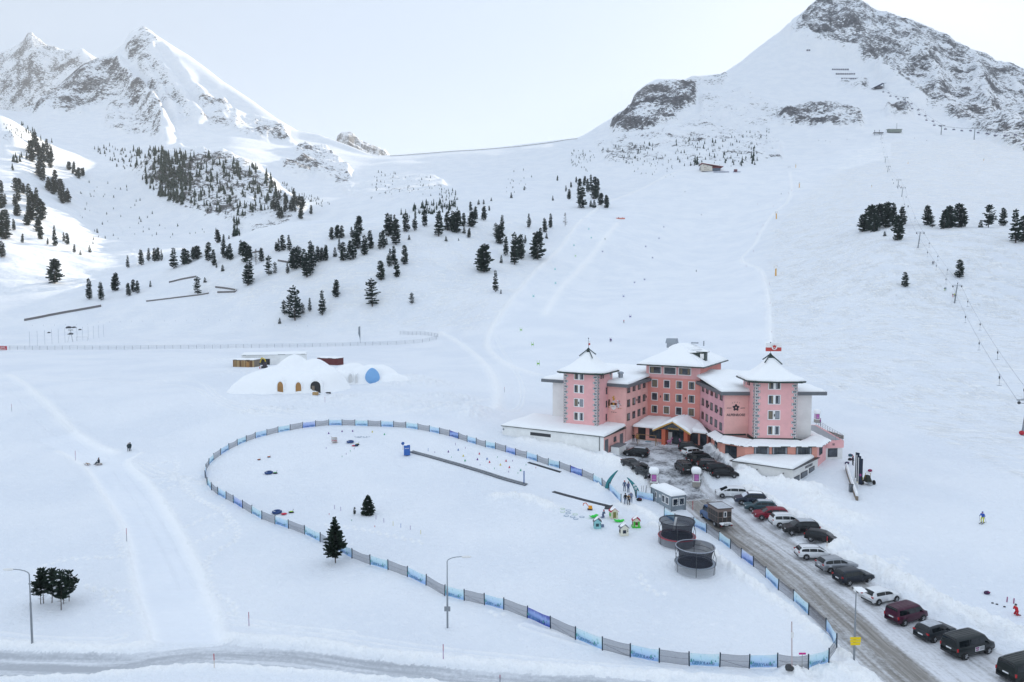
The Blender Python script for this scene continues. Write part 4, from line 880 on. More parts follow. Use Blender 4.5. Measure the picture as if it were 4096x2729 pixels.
class HB(MB):
    """hotel mesh: world coordinates in, stored relative to the hotel's root"""
    def build(s, name, mats, parent=HOT, smooth=False, bevel=0.):
        s.v = [tuple(V(p) - HO) for p in s.v]; return MB.build(s, name, mats, parent, smooth, bevel)
def poly2(*p): return [(q[0], q[1]) for q in p]
def oblock(o, a, b, la, lb): return [o, o + a * la, o + a * la + b * lb, o + b * lb]
LC = V((22.94, 136.5, 0)); CJ = LC + e2 * 12.8; TR = V((16.9, 133.95, 0)); TL = TR - e1 * 7.5; GR = V((17.3, 127.0, 0))
HB().prism(poly2(*oblock(LC - e1 * 16.6, e1, e2, 16.6, 26)), 3, 15.5).build('left_wing_wall', M_pale)
HB().prism(poly2(*oblock(V((39.3, 125.4, 0)), f1, f2, 16.1, 24)), 3, 15.5).build('right_wing_wall', M_pale)
HB().prism(poly2(*oblock(CJ - e1 * .4 - e2 * .05, e1, e2, 11.75, 17)), 3, 19.1).build('central_block_wall', M_brick)
HB().prism(poly2(*oblock(TL, e1, e2, 7.5, 7.5)), 3, 18.6).build('left_tower_wall', M_pink)
RL = V((43.5, 121.6, 0))
HB().prism(poly2(*oblock(RL, g1, g2, 7.5, 7.6)), 3, 18.6).build('right_tower_wall', M_pink)
# coloured skins, a few millimetres proud of the walls: inner side walls, grey outer bays
def skin(name, A, ex, w, z0, z1, m, off=.015):
    n = V((ex.y, -ex.x, 0)); a = V(A) + n * off; b = a + ex * w
    HB().add([a + UP * z0, b + UP * z0, b + UP * z1, a + UP * z1, a + UP * z0 - n * .05, b + UP * z0 - n * .05, b + UP * z1 - n * .05, a + UP * z1 - n * .05], [(0, 1, 2, 3), (5, 4, 7, 6), (3, 2, 6, 7), (1, 5, 6, 2), (4, 0, 3, 7)]).build(name, m)
skin('grey_bay_wall', LC - e1 * 16.6, e1, 5.0, 3, 15.45, M_grey); skin('grey_bay_wall', V((50.6, 125.4, 0)), f1, 4.85, 3, 15.45, M_grey)
skin('inner_side_wall', LC, e2, 12.8, 3, 15.45, M_pale); skin('inner_side_wall', V((39.3, 141.6, 0)), -f2, 16.2, 3, 15.45, M_mauve)
skin('upper_central_wall', CJ - e1 * .4 - e2 * .05, e1, 11.75, 16.4, 19.05, M_pink)
# fascias and wing roofs
def fascia_ring(pts, z0, z1, m, name):
    mb = HB(); mb.prism(poly2(*pts), z0, z1); return mb.build(name, m)
lw = [LC - e1 * 19.0 - e2 * .8, LC + e1 * .8 - e2 * .8, LC + e1 * .8 + e2 * 13.2, LC - e1 * .2 + e2 * 13.3, LC - e1 * .2 + e2 * 27, LC - e1 * 19.0 + e2 * 27]
rw = [V((38.4, 124.6, 0)), V((57.9, 124.6, 0)), V((57.9, 150.4, 0)), V((40.5, 150.4, 0)), V((40.5, 141.9, 0)), V((38.4, 141.9, 0))]
fascia_ring(lw, 15.5, 16.15, M_fascia, 'roof_fascia'); fascia_ring(rw, 15.5, 16.15, M_fascia, 'roof_fascia')
sn = HB(); z = 16.15
def at3(p, zz): return V((p.x, p.y, zz))
snow_quad(sn, at3(LC - e1 * 18.8 - e2 * .6, z), at3(LC + e1 * .6 - e2 * .6, z), at3(LC + e1 * .1 + e2 * 27, z + 1.0), at3(LC - e1 * 18.8 + e2 * 27, z + .9), .5, 16, 14, wob=.15).build('roof_snow', M_roofsnow, smooth=True)
sn = HB(); snow_quad(sn, V((38.6, 124.8, z)), V((57.7, 124.8, z)), V((57.7, 150.2, z + .6)), V((38.6, 150.2, z + 1.5)), .5, 16, 14, wob=.2).build('roof_snow', M_roofsnow, smooth=True)
# tower roofs
def tower_roof(c, a, b, z0):
    HB_ = HB(); bell_roof(HB_, c, a, b, [(5.0, z0 - .16), (5.12, z0 - .02), (5.12, z0 + .12), (4.0, z0 + .55), (2.0, z0 + 1.9), (.7, z0 + 3.3), (.06, z0 + 4.5)], n=4 * 8, p=14).build('tower_roof', M_dkroof)
    s = HB(); bell_roof(s, c, a, b, [(4.98, z0 + .10), (5.12, z0 + .22), (5.05, z0 + .48), (4.75, z0 + .66), (3.9, z0 + .98), (3.1, z0 + 1.42), (2.3, z0 + 2.05), (1.5, z0 + 2.85), (.95, z0 + 3.45), (.5, z0 + 3.95)], n=48, noise=.12, p=6).build('roof_snow', M_roofsnow, smooth=True)
    hp = HB()
    for s1, s2, t0 in ((1, -1, 2.0), (-1, -1, 1.7), (1, 1, 1.4), (-1, 1, 1.2)):
        pts = [V(c) + a * (s1 * h) + b * (s2 * h) + UP * zz for h, zz in ((.04, z0 + 4.62), (.52, z0 + 4.08), (1.05, z0 + 3.55), (t0 * .82, z0 + 3.6 - (t0 * .82 - 1.0) * 1.1))]
        hp.tube(pts, .11, 6)
    hp.ball(V(c) + UP * (z0 + 4.6), .24, 8, 6); hp.build('hip_flashing', M_dkroof)
    mb = HB(); mb.cyl(V(c) + UP * (z0 + 4.5), V(c) + UP * (z0 + 6.7), .045, .03, 6); mb.ball(V(c) + UP * (z0 + 6.75), .11, 8, 6); return mb.build('flagpole', M_dark)
ct = TL + e1 * 3.75 + e2 * 3.75; fp1 = tower_roof(ct, e1, e2, 18.45)
cr_ = RL + g1 * 3.75 + g2 * 3.8; fp2 = tower_roof(cr_, g1, g2, 18.45)
M_red = mat('flag_red', (.50, .06, .05), .7); M_fw = mat('flag_white', (.80, .80, .80), .7); M_blk = mat('black_paint', (.015, .016, .018), .5)
def flag(c, w, h, z, ex, pole, eagle):
    mb = HB(); n = V((ex.y, -ex.x, 0)); k = 12
    def P(i, zz, s): x = w * i / k; return V(c) + ex * (x - (.9 if eagle else 0)) + n * (.10 * math.sin(x * 2.2) + s) + UP * zz
    for i in range(k):
        for a, b, mi in ((z, z + h * .47, 1), (z + h * .47, z + h, 0)):
            for s in (.012, -.012): mb.quad(P(i, a, s), P(i + 1, a, s), P(i + 1, b, s), P(i, b, s), mi)
    o = mb.build('flag', [M_fw, M_red], pole)
    if eagle:
        c0 = V(c) + ex * .65 + UP * (z + h * .5); d = HB(); r = lambda x, y: c0 + ex * x + UP * y + n * .16
        ring = [r(.52 * math.cos(t * .524), .52 * math.sin(t * .524)) for t in range(12)]; d.add(ring, [tuple(range(12))])
        for s in (-1, 1):
            for q in ([(0, .05), (.12, .32), (.34, .36), (.30, -.05), (.12, -.12)], [(0, -.1), (.05, -.4), (.24, -.34), (.1, -.12)]):
                d.add([r(s * x, y) + n * .02 for x, y in q], [tuple(range(len(q)))], 1)
        d.add([r(x, y) + n * .03 for x, y in ((-.07, .0), (.07, 0), (.1, .36), (0, .44), (-.1, .36))], [(0, 1, 2, 3, 4)], 1); d.build('eagle_emblem', [M_fw, M_red], pole)
flag(ct, .42, .9, 23.8, e1, fp1, False); flag(cr_, 2.9, 1.5, 23.6, f1, fp2, True)
# central roof
C0 = CJ + e1 * 5.5; O = CJ - e1 * .4
def hip(o, a, b, la, lb, z0, zr, r0, r1, mb, th=None):
    P = [o, o + a * la, o + a * la + b * lb, o + b * lb]; P = [at3(p, z0) for p in P]; A = at3(o + a * la / 2 + b * r0, zr); B = at3(o + a * la / 2 + b * r1, zr)
    if th is None:
        vs = P + [A, B] + [p - UP * .18 for p in P]; mb.add(vs, [(0, 1, 4), (1, 2, 5, 4), (2, 3, 5), (3, 0, 4, 5), (6, 7, 1, 0), (7, 8, 2, 1), (8, 9, 3, 2), (9, 6, 0, 3), (9, 8, 7, 6)])
    else:
        eps = a * .25
        snow_quad(mb, P[0], P[1], A + eps, A - eps, th, 16, 8, wob=.12); snow_quad(mb, P[1], P[2], B + b * .1, A - b * .1, th, 16, 8, wob=.12); snow_quad(mb, P[2], P[3], B - eps, B + eps, th, 10, 6); snow_quad(mb, P[3], P[0], A - b * .1, B + b * .1, th, 16, 8, wob=.12)
o0 = CJ - e1 * 2.0 - e2 * 1.7; mbr = HB(); hip(o0, e1, e2, 14.6, 20.5, 19.15, 22.75, 8.2, 13.5, mbr); mbr.build('central_roof', M_dkroof)
mbr = HB(); hip(o0 + e1 * .15 + e2 * .15, e1, e2, 14.3, 20.2, 19.2, 22.95, 8.0, 13.5, mbr, .42); bell_roof(mbr, at3(o0 + e1 * 7.3 + e2 * 10.5, 0), e1, e2, [(3.6, 21.9), (3.2, 22.5), (2.4, 23.0), (1.2, 23.35), (.3, 23.45)], n=24, noise=.1, p=3); mbr.build('roof_snow', M_roofsnow, smooth=True)
# dormer, chimney, roof hatch
dm = CJ + e1 * 10.0 + e2 * 3.2; mb = HB(); mb.prism(poly2(*oblock(dm, e1, e2, 1.5, 1.5)), 19.6, 21.9); mb.prism(poly2(*oblock(dm - e1 * .4 - e2 * .3, e1, e2, 2.3, 2.0)), 21.9, 22.05)
d_ = mb.build('dormer', M_dkroof)
mb = HB(); w0 = at3(dm + e1 * .35, 20.5) - e2 * .02; mb.add([w0, w0 + e1 * .8, w0 + e1 * .8 + UP * 1.1, w0 + UP * 1.1], [(0, 1, 2, 3)]); mb.build('dormer_window', M_wht, d_)
mb = HB(); A_ = dm - e1 * 3.1; mb.add([at3(A_, 21.45), at3(A_ + e1 * 3.1, 21.9), at3(A_ + e1 * 3.1, 20.2), at3(A_ + e1 * 3.1 + e2 * 1.5, 21.9), at3(A_ + e2 * 1.5, 21.45)], [(0, 2, 1), (0, 1, 3, 4)]); mb.build('dormer_cheek', M_dkroof, d_)
mb = HB(); snow_quad(mb, at3(dm - e1 * 2.6 - e2 * .2, 21.75), at3(dm + e1 * 1.9 - e2 * .2, 22.05), at3(dm + e1 * 1.9 + e2 * 1.6, 22.05), at3(dm - e1 * 2.6 + e2 * 1.6, 21.75), .28, 5, 3); mb.build('dormer_snow', M_roofsnow, d_, True)
M_zinc = mat('zinc_sheet', (.30, .33, .37), .4, .6, noise=.2)
ch = CJ + e1 * 1.2 + e2 * 12.5; mb = HB(); mb.box(at3(ch, 22.6), (2.0, 1.6, 1.2), -TH); mb.box(at3(ch, 23.6), (2.5, 2.0, 1.1), -TH, taper=.86); mb.build('chimney', M_zinc)
mb = HB(); q = CJ + e1 * 7.5 + e2 * 9.0; mb.box(at3(q, 23.5), (1.4, .9, .25), -TH); mb.cyl(at3(q + e1 * 2.0, 22.9), at3(q + e1 * 2.0, 24.0), .14, n=8); mb.build('roof_hatch', M_zinc)
mb = HB(); q = LC - e1 * 3 + e2 * 4.5; mb.cyl(at3(q, 16.5), at3(q, 17.6), .5, n=10); mb.ball(at3(q, 17.8), .7, 10, 6, 0, (1, 1, .5)); mb.build('roof_vent', M_zinc)

# windows -------------------------------------------------
_wm = {}
def window(P, ex, w, h, frame=.14, style='white', cols=1, curt='none', parent=HOT, gap=0., label=None, seed=0):
    """window centred at P on a wall running along ex; frame with glass and curtains as its sub-part"""
    key = (round(w, 2), round(h, 2), frame, style, cols, curt, gap)
    if key not in _wm:
        fr_, gl = MB(), MB(); W, H = w / 2, h / 2; d = .07; fm_ = M_wht if style == 'white' else M_dark
        def bar(x0, x1, z0, z1, dd=d, mi=0): fr_.box(((x0 + x1) / 2, -dd / 2, (z0 + z1) / 2), (x1 - x0, dd, z1 - z0), 0, mi)
        if frame:
            bar(-W, W, H - frame, H); bar(-W, W, -H, -H + frame, d + (.06 if style != 'white' else 0)); bar(-W, -W + frame, -H + frame, H - frame); bar(W - frame, W, -H + frame, H - frame)
        cw = (w - 2 * frame - gap) / cols
        if gap: bar(-gap / 2, gap / 2, -H + frame, H - frame, d + .004)
        for c in range(cols):
            x0 = -W + frame + c * cw + (gap if c and gap else 0) + .0; x1 = x0 + cw; z0, z1 = -H + frame, H - frame
            gl.box(((x0 + x1) / 2, -.012, (z0 + z1) / 2), (x1 - x0, .024, z1 - z0), 0, 0)
            b = .06
            for (a0, a1, c0, c1) in ((x0, x1, z1 - b, z1), (x0, x1, z0, z0 + b), (x0, x0 + b, z0, z1), (x1 - b, x1, z0, z1)): gl.box(((a0 + a1) / 2, -.022, (c0 + c1) / 2), (a1 - a0, .036, c1 - c0), 0, 2)
            if curt != 'none':
                ww = (x1 - x0)
                segs = {'both': ((.1, .28), (.74, .92)), 'full': ((.1, .36), (.42, .66), (.72, .92)), 'left': ((.1, .36),), 'right': ((.66, .92),), 'wboth': ((.06, .18), (.80, .93))}[curt]
                for s0, s1 in segs: gl.box((x0 + ww * (s0 + s1) / 2, -.024, (z0 + z1) / 2), (ww * (s1 - s0), .012, (z1 - z0) * .86), 0, 3 if curt == 'wboth' or c % 2 else 1)
        a = fr_.build('window', fm_, parent) if frame else gl.build('window', [M_glass, M_curt, M_dark, M_curtw], parent); 
        if frame: g_ = gl.build('pane', [M_glass, M_curt, M_dark, M_curtw], a)
        _wm[key] = a
    else:
        s = _wm[key]; a = s.copy(); scene.collection.objects.link(a); a.parent = parent
        for chd in s.children: g_ = chd.copy(); scene.collection.objects.link(g_); g_.parent = a
    a.location = V(P) - (HO if parent is HOT else V((0, 0, 0))); a.rotation_euler = (0, 0, math.atan2(ex.y, ex.x)); return a
nrm = lambda ex: V((ex.y, -ex.x, 0))
def wpos(A, ex, s, z, off=.0): p = V(A) + ex * s + nrm(ex) * off; p.z = z; return p
# tower pairs
for (A, ex) in ((TL, e1), (RL, g1)):
    for k, z in enumerate((9.65, 12.42, 15.2, 17.75)):
        h = 1.72 if k < 3 else 1.5
        window(wpos(A, ex, 3.45, z), ex, 2.2, h, .13, 'white', 2, ['both', 'full', 'right', 'left'][k], gap=.42)
# central block: four columns in three rows, three wide windows above
cc = [['full', 'none', 'left', 'both'], ['none', 'both', 'left', 'both'], ['left', 'full', 'none', 'full']]
for r_, z in enumerate((15.05, 12.2, 9.45)):
    for c in range(4): window(wpos(CJ - e2 * .05, e1, 1.55 + c * 2.68, z), e1, 1.42, 1.78, .14, 'white', 1, cc[r_][c])
for c in range(3): window(wpos(CJ - e2 * .05, e1, 1.65 + c * 3.22, 17.95, .02), e1, 2.75, 1.68, .16, 'white', 1, ['left', 'none', 'both'][c])
# inner sides of the wings
for r_, z in enumerate((15.0, 12.15, 9.35)):
    for c in range(4): window(wpos(LC, e2, 1.35 + c * 3.0, z - .05, .02), e2, 1.5, 1.45, .07, 'dark', 2, ['both', 'right', 'full', 'none'][(c + r_) % 4])
    for c in range(5): window(wpos(V((39.3, 141.6, 0)), -f2, 2.2 + c * 3.05, z - .05, .02), -f2, 1.45, 1.45, .07, 'dark', 2, ['both', 'left', 'none', 'full'][(c + r_) % 4])
# slim windows on the tower flanks
for z in (9.2, 11.9, 14.6): window(wpos(TR, e2, 4.4, z), e2, .55, 1.35, .05, 'dark', 1, 'none'); window(wpos(RL + g2 * 7.6, -g2, 3.5, z), -g2, .5, 1.35, .05, 'dark', 1, 'none')
for s in (1.6, 2.6): window(wpos(TR, e2, s, 17.75), e2, .5, .85, .05, 'dark', 1, 'none'); window(wpos(RL + g2 * 7.6, -g2, s + 1.6, 17.75), -g2, .5, .85, .05, 'dark', 1, 'none')
# painted corner blocks
def quoins(A, ex, dirn, z0=8.1, z1=18.2):
    mb = HB(); n = nrm(ex); z = z0; k = 0
    while z < z1:
        w = .98 if k % 2 else .62; h = .50; x0 = 0.02
        for (i_, mi, off) in ((0, 0, .010), (.05, 1, .016), (.15, 2, .022)):
            a = V(A) + ex * dirn * (x0 + i_) + n * off + UP * (z + i_ * .8); b = ex * dirn * (w - 2 * i_); u_ = UP * (h - 1.6 * i_ * .8 - .0)
            mb.add([a, a + b, a + b + u_, a + u_], [(0, 1, 2, 3) if dirn > 0 else (3, 2, 1, 0)], mi)
        z += .55; k += 1
    mb.build('quoins', [M_dark, M_wht, M_fascia])
TRf = TR; quoins(TL, e1, 1); quoins(TR, e1, -1); quoins(TR, e2, 1); quoins(RL, g1, 1); quoins(RL + g1 * 7.5, g1, -1); quoins(RL, -g2, -1)
quoins(TR + e2 * 7.0, e2, -1, 17.0); quoins(RL + g2 * 7.0, -g2, 1, 17.0)
# wall lamps
M_lampd = mat('dark_wall_lamp', (.02, .02, .02), .5)
for p in (wpos(CJ, e1, 2.9, 12.3, .12), wpos(CJ, e1, 8.3, 12.3, .12), wpos(TL, e1, 3.45, 12.4, .16), wpos(RL, g1, 3.5, 12.4, .16), wpos(V((39.3, 141.6, 0)), -f2, 6.7, 12, .15), wpos(V((39.3, 141.6, 0)), -f2, 12.7, 12, .15), wpos(LC, e2, 5.8, 12.2, .15), wpos(LC, e2, 11.4, 12.2, .15)):
    mb = HB(); mb.cyl(p - UP * .22, p + UP * .22, .09, n=8); mb.box(p, (.14, .14, .1)); mb.build('wall_lamp', M_lampd)
# lettering and emblem on the right wing
M_ink = mat('dark_lettering', (.03, .03, .04), .6); FX = V((39.3, 125.4, 0))
cxr = 39.3 + 2.15
put_text('lettering', 'ALPENROSE', .64, V((cxr - HO.x, 125.36 - HO.y, 11.55 - HO.z)), f1, -f2, M_ink, HOT)
put_text('lettering', 'SPORT', .24, V((cxr - 1.25 - HO.x, 125.36 - HO.y, 12.95 - HO.z)), f1, -f2, M_ink, HOT, space=1.3); put_text('lettering', 'AKTIV', .24, V((cxr + 1.25 - HO.x, 125.36 - HO.y, 12.95 - HO.z)), f1, -f2, M_ink, HOT, space=1.3)
mb = HB()
for k in range(5):
    a = math.pi / 2 + k * 1.2566; c = V((cxr + .32 * math.cos(a), 125.37, 13.12 + .32 * math.sin(a)))
    mb.add([c + V((.26 * math.cos(t * .785), 0, .26 * math.sin(t * .785))) for t in range(8)], [tuple(range(8))])
    mb.add([c + V((.34 * math.cos(a + s), -.004, .34 * math.sin(a + s))) for s in (-.5, 0, .5)] + [V((cxr, 125.366, 13.12))], [(3, 0, 1, 2)])
mb.add([V((cxr + .12 * math.cos(t), 125.355, 13.08 + .2 * math.sin(t))) for t in (0, 1, 1.57, 2.1, 3.14, 4.7)], [tuple(range(6))], 1)
for k in range(4):
    c = V((cxr - .66 + .44 * k, 125.37, 14.0 + (.13 if k in (1, 2) else 0))); mb.add([c + V(((.11 if t % 2 == 0 else .045) * math.sin(t * .628), 0, (.11 if t % 2 == 0 else .045) * math.cos(t * .628))) for t in range(10)], [tuple(range(10))])
mb.build('flower_emblem', [M_ink, M_pale])
# painted coat of arms on the left wing
M_gold = mat('gold_paint', (.62, .33, .04), .6); M_brown = mat('brown_paint', (.10, .035, .02), .7); M_silv = mat('silver_paint', (.62, .62, .66), .6); M_claret = mat('claret_paint', (.30, .05, .08), .7)
def crest():
    mb = HB(); r = random.Random(5); A = LC - e1 * 2.65; n = nrm(e1)
    P = lambda x, y, o=.02: at3(A + e1 * (x * .9), 11.8 + y * .95) + n * o
    def blob(x, y, a, b, mi, o=.02, n_=9, rot=0): mb.add([P(x + a * math.cos(t) * math.cos(rot) - b * math.sin(t) * math.sin(rot), y + a * math.cos(t) * math.sin(rot) + b * math.sin(t) * math.cos(rot), o) for t in [6.283 * i / n_ for i in range(n_)]], [tuple(range(n_))], mi)
    mb.add([P(x, y, .024) for x, y in ((-.75, .35), (.75, .35), (.75, -.35), (.45, -.95), (0, -1.2), (-.45, -.95), (-.75, -.35))], [tuple(range(6, -1, -1))], 3)
    mb.add([P(x, y, .030) for x, y in ((-.75, .35), (.75, .35), (.75, -.15), (-.75, -.15))], [(3, 2, 1, 0)], 1); blob(0, .1, .22, .3, 0, .036)
    for x in (-.35, 0, .35): blob(x, -.5, .1, .1, 1, .036, 6)
    blob(0, .62, .3, .22, 2, .03); blob(0, 1.25, .2, .42, 0, .034); blob(-.22, 1.45, .09, .3, 0, .036, 7, .7); blob(.05, 1.75, .17, .15, 0, .038); blob(.3, 1.2, .06, .35, 0, .036, 7, -.4); blob(-.12, .9, .06, .28, 0, .036, 7, .3)
    for s in (-1, 1):
        for k in range(26):
            a = r.uniform(0, 6.28); d = r.uniform(.25, 1.); x = s * (1.15 + .62 * d * math.cos(a)); y = .15 + .85 * d * math.sin(a); blob(x, y, r.uniform(.08, .2), r.uniform(.05, .1), (0 if s < 0 and k % 3 == 0 else 1 if s < 0 else 2 if k % 2 else 4), .022 + .001 * k, 7, r.uniform(0, 3))
        blob(s * 1.15, .1, .28, .62, 1 if s < 0 else 2, .02); blob(s * 1.0, .85, .2, .17, 1 if s < 0 else 3, .021)
        for k in range(5): blob(s * (1.0 + .22 * k), -.75 - .05 * (k % 2), .13, .06, 4 if k % 2 else 0, .03, 7, s * .4)
    mb.build('coat_of_arms', [M_gold, M_brown, M_silv, M_wht, M_claret]); 
    mb = HB(); [mb.add([P(x, -1.72, .03), P(x + w, -1.72, .03), P(x + w, -1.60, .03), P(x, -1.60, .03)], [(0, 1, 2, 3)]) for x, w in ((-.62, .3), (-.22, .5), (.42, .3))]; mb.build('painted_caption', M_brown)
crest()
# ground floor left: the long low annex with white wall
gz = 7.25
mb = HB(); mb.prism(poly2(*oblock(GR - e1 * 22.5, e1, e2, 22.5, 10.6)), 2.5, gz).build('annex_wall', M_whitew)
skin('annex_side_wall', GR, e2, 10.6, 2.5, gz - .05, M_pale)
HB().prism(poly2(*oblock(GR - e1 * 22.7 - e2 * .25, e1, e2, 22.95, 11)), gz, gz + .12).build('annex_gutter', M_dkroof)
mb = HB(); snow_quad(mb, at3(GR - e1 * 22.7 - e2 * .15, gz + .1), at3(GR + e1 * .1 - e2 * .15, gz + .1), at3(LC + e1 * .0 + e2 * .2, gz + .5), at3(LC - e1 * 22 + e2 * 1.5, gz + .55), .5, 18, 10, .25, .12).build('roof_snow', M_roofsnow, smooth=True)
mb = HB(); p = GR - e1 * 13.6 + nrm(e1) * .02
mb = HB(); mb.box(at3(p, 6.35), (4.6, .05, .62), -TH); mb.build('strip_window', M_dark)
def door(P, ex, w, h, m, name='door'):
    mb = HB(); q = V(P); mb.box(q + UP * h / 2, (w, .1, h), math.atan2(ex.y, ex.x)); d = mb.build(name, m); mb = HB(); c = q + ex * (w * .38) + nrm(ex) * .1; mb.box(c + UP * 1.05, (.12, .06, .04), math.atan2(ex.y, ex.x)); mb.build('handle', M_zinc, d); return d
door(wpos(GR, e2, 1.1, 3.9, .03), e2, 1.55, 2.75, M_fascia); door(wpos(GR, e2, 8.6, 3.9, .03), e2, 1.6, 2.6, M_fascia)
window(wpos(GR, e2, 5.2, 6.0, .02), e2, 1.2, .95, .07, 'dark', 1, 'none')
mb = HB(); mb.box(at3(GR + e2 * 4.0 + e1 * 1.3, 4.3), (3.6, 1.6, 1.7), math.atan2(e2.y, e2.x)); bs = mb.build('bin_store', M_whitew); mb = HB(); mb.box(at3(GR + e2 * 4.0 + e1 * 1.3, 5.2), (3.8, 1.8, .12), math.atan2(e2.y, e2.x)); mb.build('lid', M_fascia, bs)
mb = HB(); q = GR - e1 * .9 + nrm(e1) * .08; mb.cyl(at3(q, 3.2), at3(q, gz), .06, n=6); mb.build('downpipe', M_dark)
mb = HB(); q = GR - e1 * 22.2 + nrm(e1) * .03; mb.cyl(at3(q, 6.6), at3(q + nrm(e1) * .05, 6.6), .2, n=10); mb.build('round_vent', M_zinc)
# entrance front
E0 = LC + e2 * 4.2 + e1 * .2; EL = 15.2; fz = 4.0
mb = HB(); mb.prism(poly2(*oblock(E0, e1, e2, EL, 10)), 2.5, 7.0).build('entrance_wall', M_salmon)
HB().prism(poly2(E0 - e1 * .1 - e2 * .9, E0 + e1 * (EL + .3) - e2 * .9, V((39.2, 141.5, 0)), CJ + e2 * .0), 7.0, 7.14).build('entrance_canopy', M_dkroof)
def panel(name, A, ex, s0, s1, z0, z1, m, off=.03, parent=HOT, th=.04):
    mb = HB(); c = wpos(A, ex, (s0 + s1) / 2, (z0 + z1) / 2, off); mb.box(c, (s1 - s0, th, z1 - z0), math.atan2(ex.y, ex.x)); return mb.build(name, m, parent)
panel('doorway', E0, e1, .9, 2.5, fz, 6.8, M_blk)
def shopwin(A, ex, s0, s1, z0, z1, n, curt=False):
    w = panel('window', A, ex, s0, s1, z0, z1, M_dark, .04, HOT, .08); g = MB(); 
    mb = HB(); cw = (s1 - s0 - .1) / n
    for k in range(n):
        c = wpos(A, ex, s0 + .05 + cw * (k + .5), (z0 + z1) / 2, .085); mb.box(c, (cw - .1, .02, z1 - z0 - .16), math.atan2(ex.y, ex.x))
    if curt:
        for s in (s0 + .22, s1 - .22):
            c = wpos(A, ex, s, (z0 + z1) / 2 + .1, .097); mb.box(c, (.26, .012, z1 - z0 - .4), math.atan2(ex.y, ex.x), 1)
    mb.build('pane', [M_glass, M_curtw], w); return w
shopwin(E0, e1, 3.3, 6.3, fz + .85, 6.75, 3); shopwin(E0, e1, 11.2, 13.3, fz + .35, 6.75, 2); shopwin(E0, e1, 13.7, 15.0, fz + .35, 6.75, 1)
# portal with gabled canopy
PA = E0 - e2 * 1.9; pk = 8.85
for s in (6.5, 11.0): mb = HB(); mb.prism(poly2(*oblock(PA + e1 * s, e1, e2, .75, 1.9)), 3.2, 7.6); mb.build('portal_pillar', M_orange)
panel('entrance_glass', E0, e1, 7.3, 11.0, fz, 7.9, M_glass, .06); 
for s in (8.5, 9.15, 9.8): panel('door_frame', E0, e1, s - .04, s + .04, fz, 6.6, M_dark, .1)
panel('side_panel', E0, e1, 7.3, 8.1, fz, 6.5, M_grey, .12)
gbl = HB(); a0 = PA + e1 * 4.9 - e2 * .7; b0 = PA + e1 * 12.5 - e2 * .7; c0 = PA + e1 * 8.9 - e2 * .7
for p, q in ((a0, c0), (b0, c0)):
    P0, P1 = at3(p, 6.75), at3(q, pk); d = V((0, 0, .34)); gbl.add([P0, P1, P1 + d, P0 + d, P0 + e2 * .15, P1 + e2 * .15, P1 + d + e2 * .15, P0 + d + e2 * .15], [(0, 1, 2, 3), (5, 4, 7, 6), (0, 4, 5, 1), (3, 2, 6, 7), (0, 3, 7, 4), (1, 5, 6, 2)])
gbl.build('gable_board', M_wood)
mb = HB(); mb.add([at3(PA + e1 * 6.2 - e2 * .02, 7.3), at3(PA + e1 * 11.7 - e2 * .02, 7.3), at3(c0 + e2 * .68, 8.7)], [(0, 1, 2)]); mb.build('gable_panel', M_glass)
put_text('lettering', 'ALPENROSE', .42, V(tuple(at3(PA + e1 * 8.9 - e2 * .06, 7.42) - HO)), e1, nrm(e1), M_wood, HOT)
rf = HB(); bk = e2 * 9.4
for p in (a0, b0): rf.add([at3(p, 7.05), at3(c0, pk + .3), at3(c0 + bk, pk + .1), at3(p + bk, 7.05)], [(0, 1, 2, 3)])
rf.build('portal_roof', M_dkroof)
sn = HB(); snow_quad(sn, at3(a0 - e1 * .1, 7.1), at3(a0 + e2 * 9.0, 7.2), at3(c0 + e2 * 9.0, pk + .2), at3(c0, pk + .33), .5, 10, 6, .15, .14); snow_quad(sn, at3(b0 + e2 * 9.0, 7.2), at3(b0 + e1 * .1, 7.1), at3(c0, pk + .33), at3(c0 + e2 * 9.0, pk + .2), .5, 10, 6, .15, .14)
snow_quad(sn, at3(E0 - e1 * .0 - e2 * .95, 7.12), at3(PA + e1 * 5.4 + e2 * .95, 7.12), at3(CJ + e1 * 5.5 - e2 * .1, 7.85), at3(CJ - e1 * .1 - e2 * .1, 7.6), .5, 9, 8, .2, .15)
snow_quad(sn, at3(PA + e1 * 12.2 + e2 * .95, 7.12), at3(E0 + e1 * (EL + .4) - e2 * .95, 7.12), at3(V((39.2, 141, 0)), 7.6), at3(CJ + e1 * 6.3 - e2 * .1, 7.85), .55, 9, 8, .2, .15); sn.build('roof_snow', M_roofsnow, smooth=True)
mb = HB(); mb.cyl(at3(E0 - e1 * .15 - e2 * .7, fz - .2), at3(E0 - e1 * .15 - e2 * .7, 7.1), .05, n=6); mb.build('downpipe', M_dark)
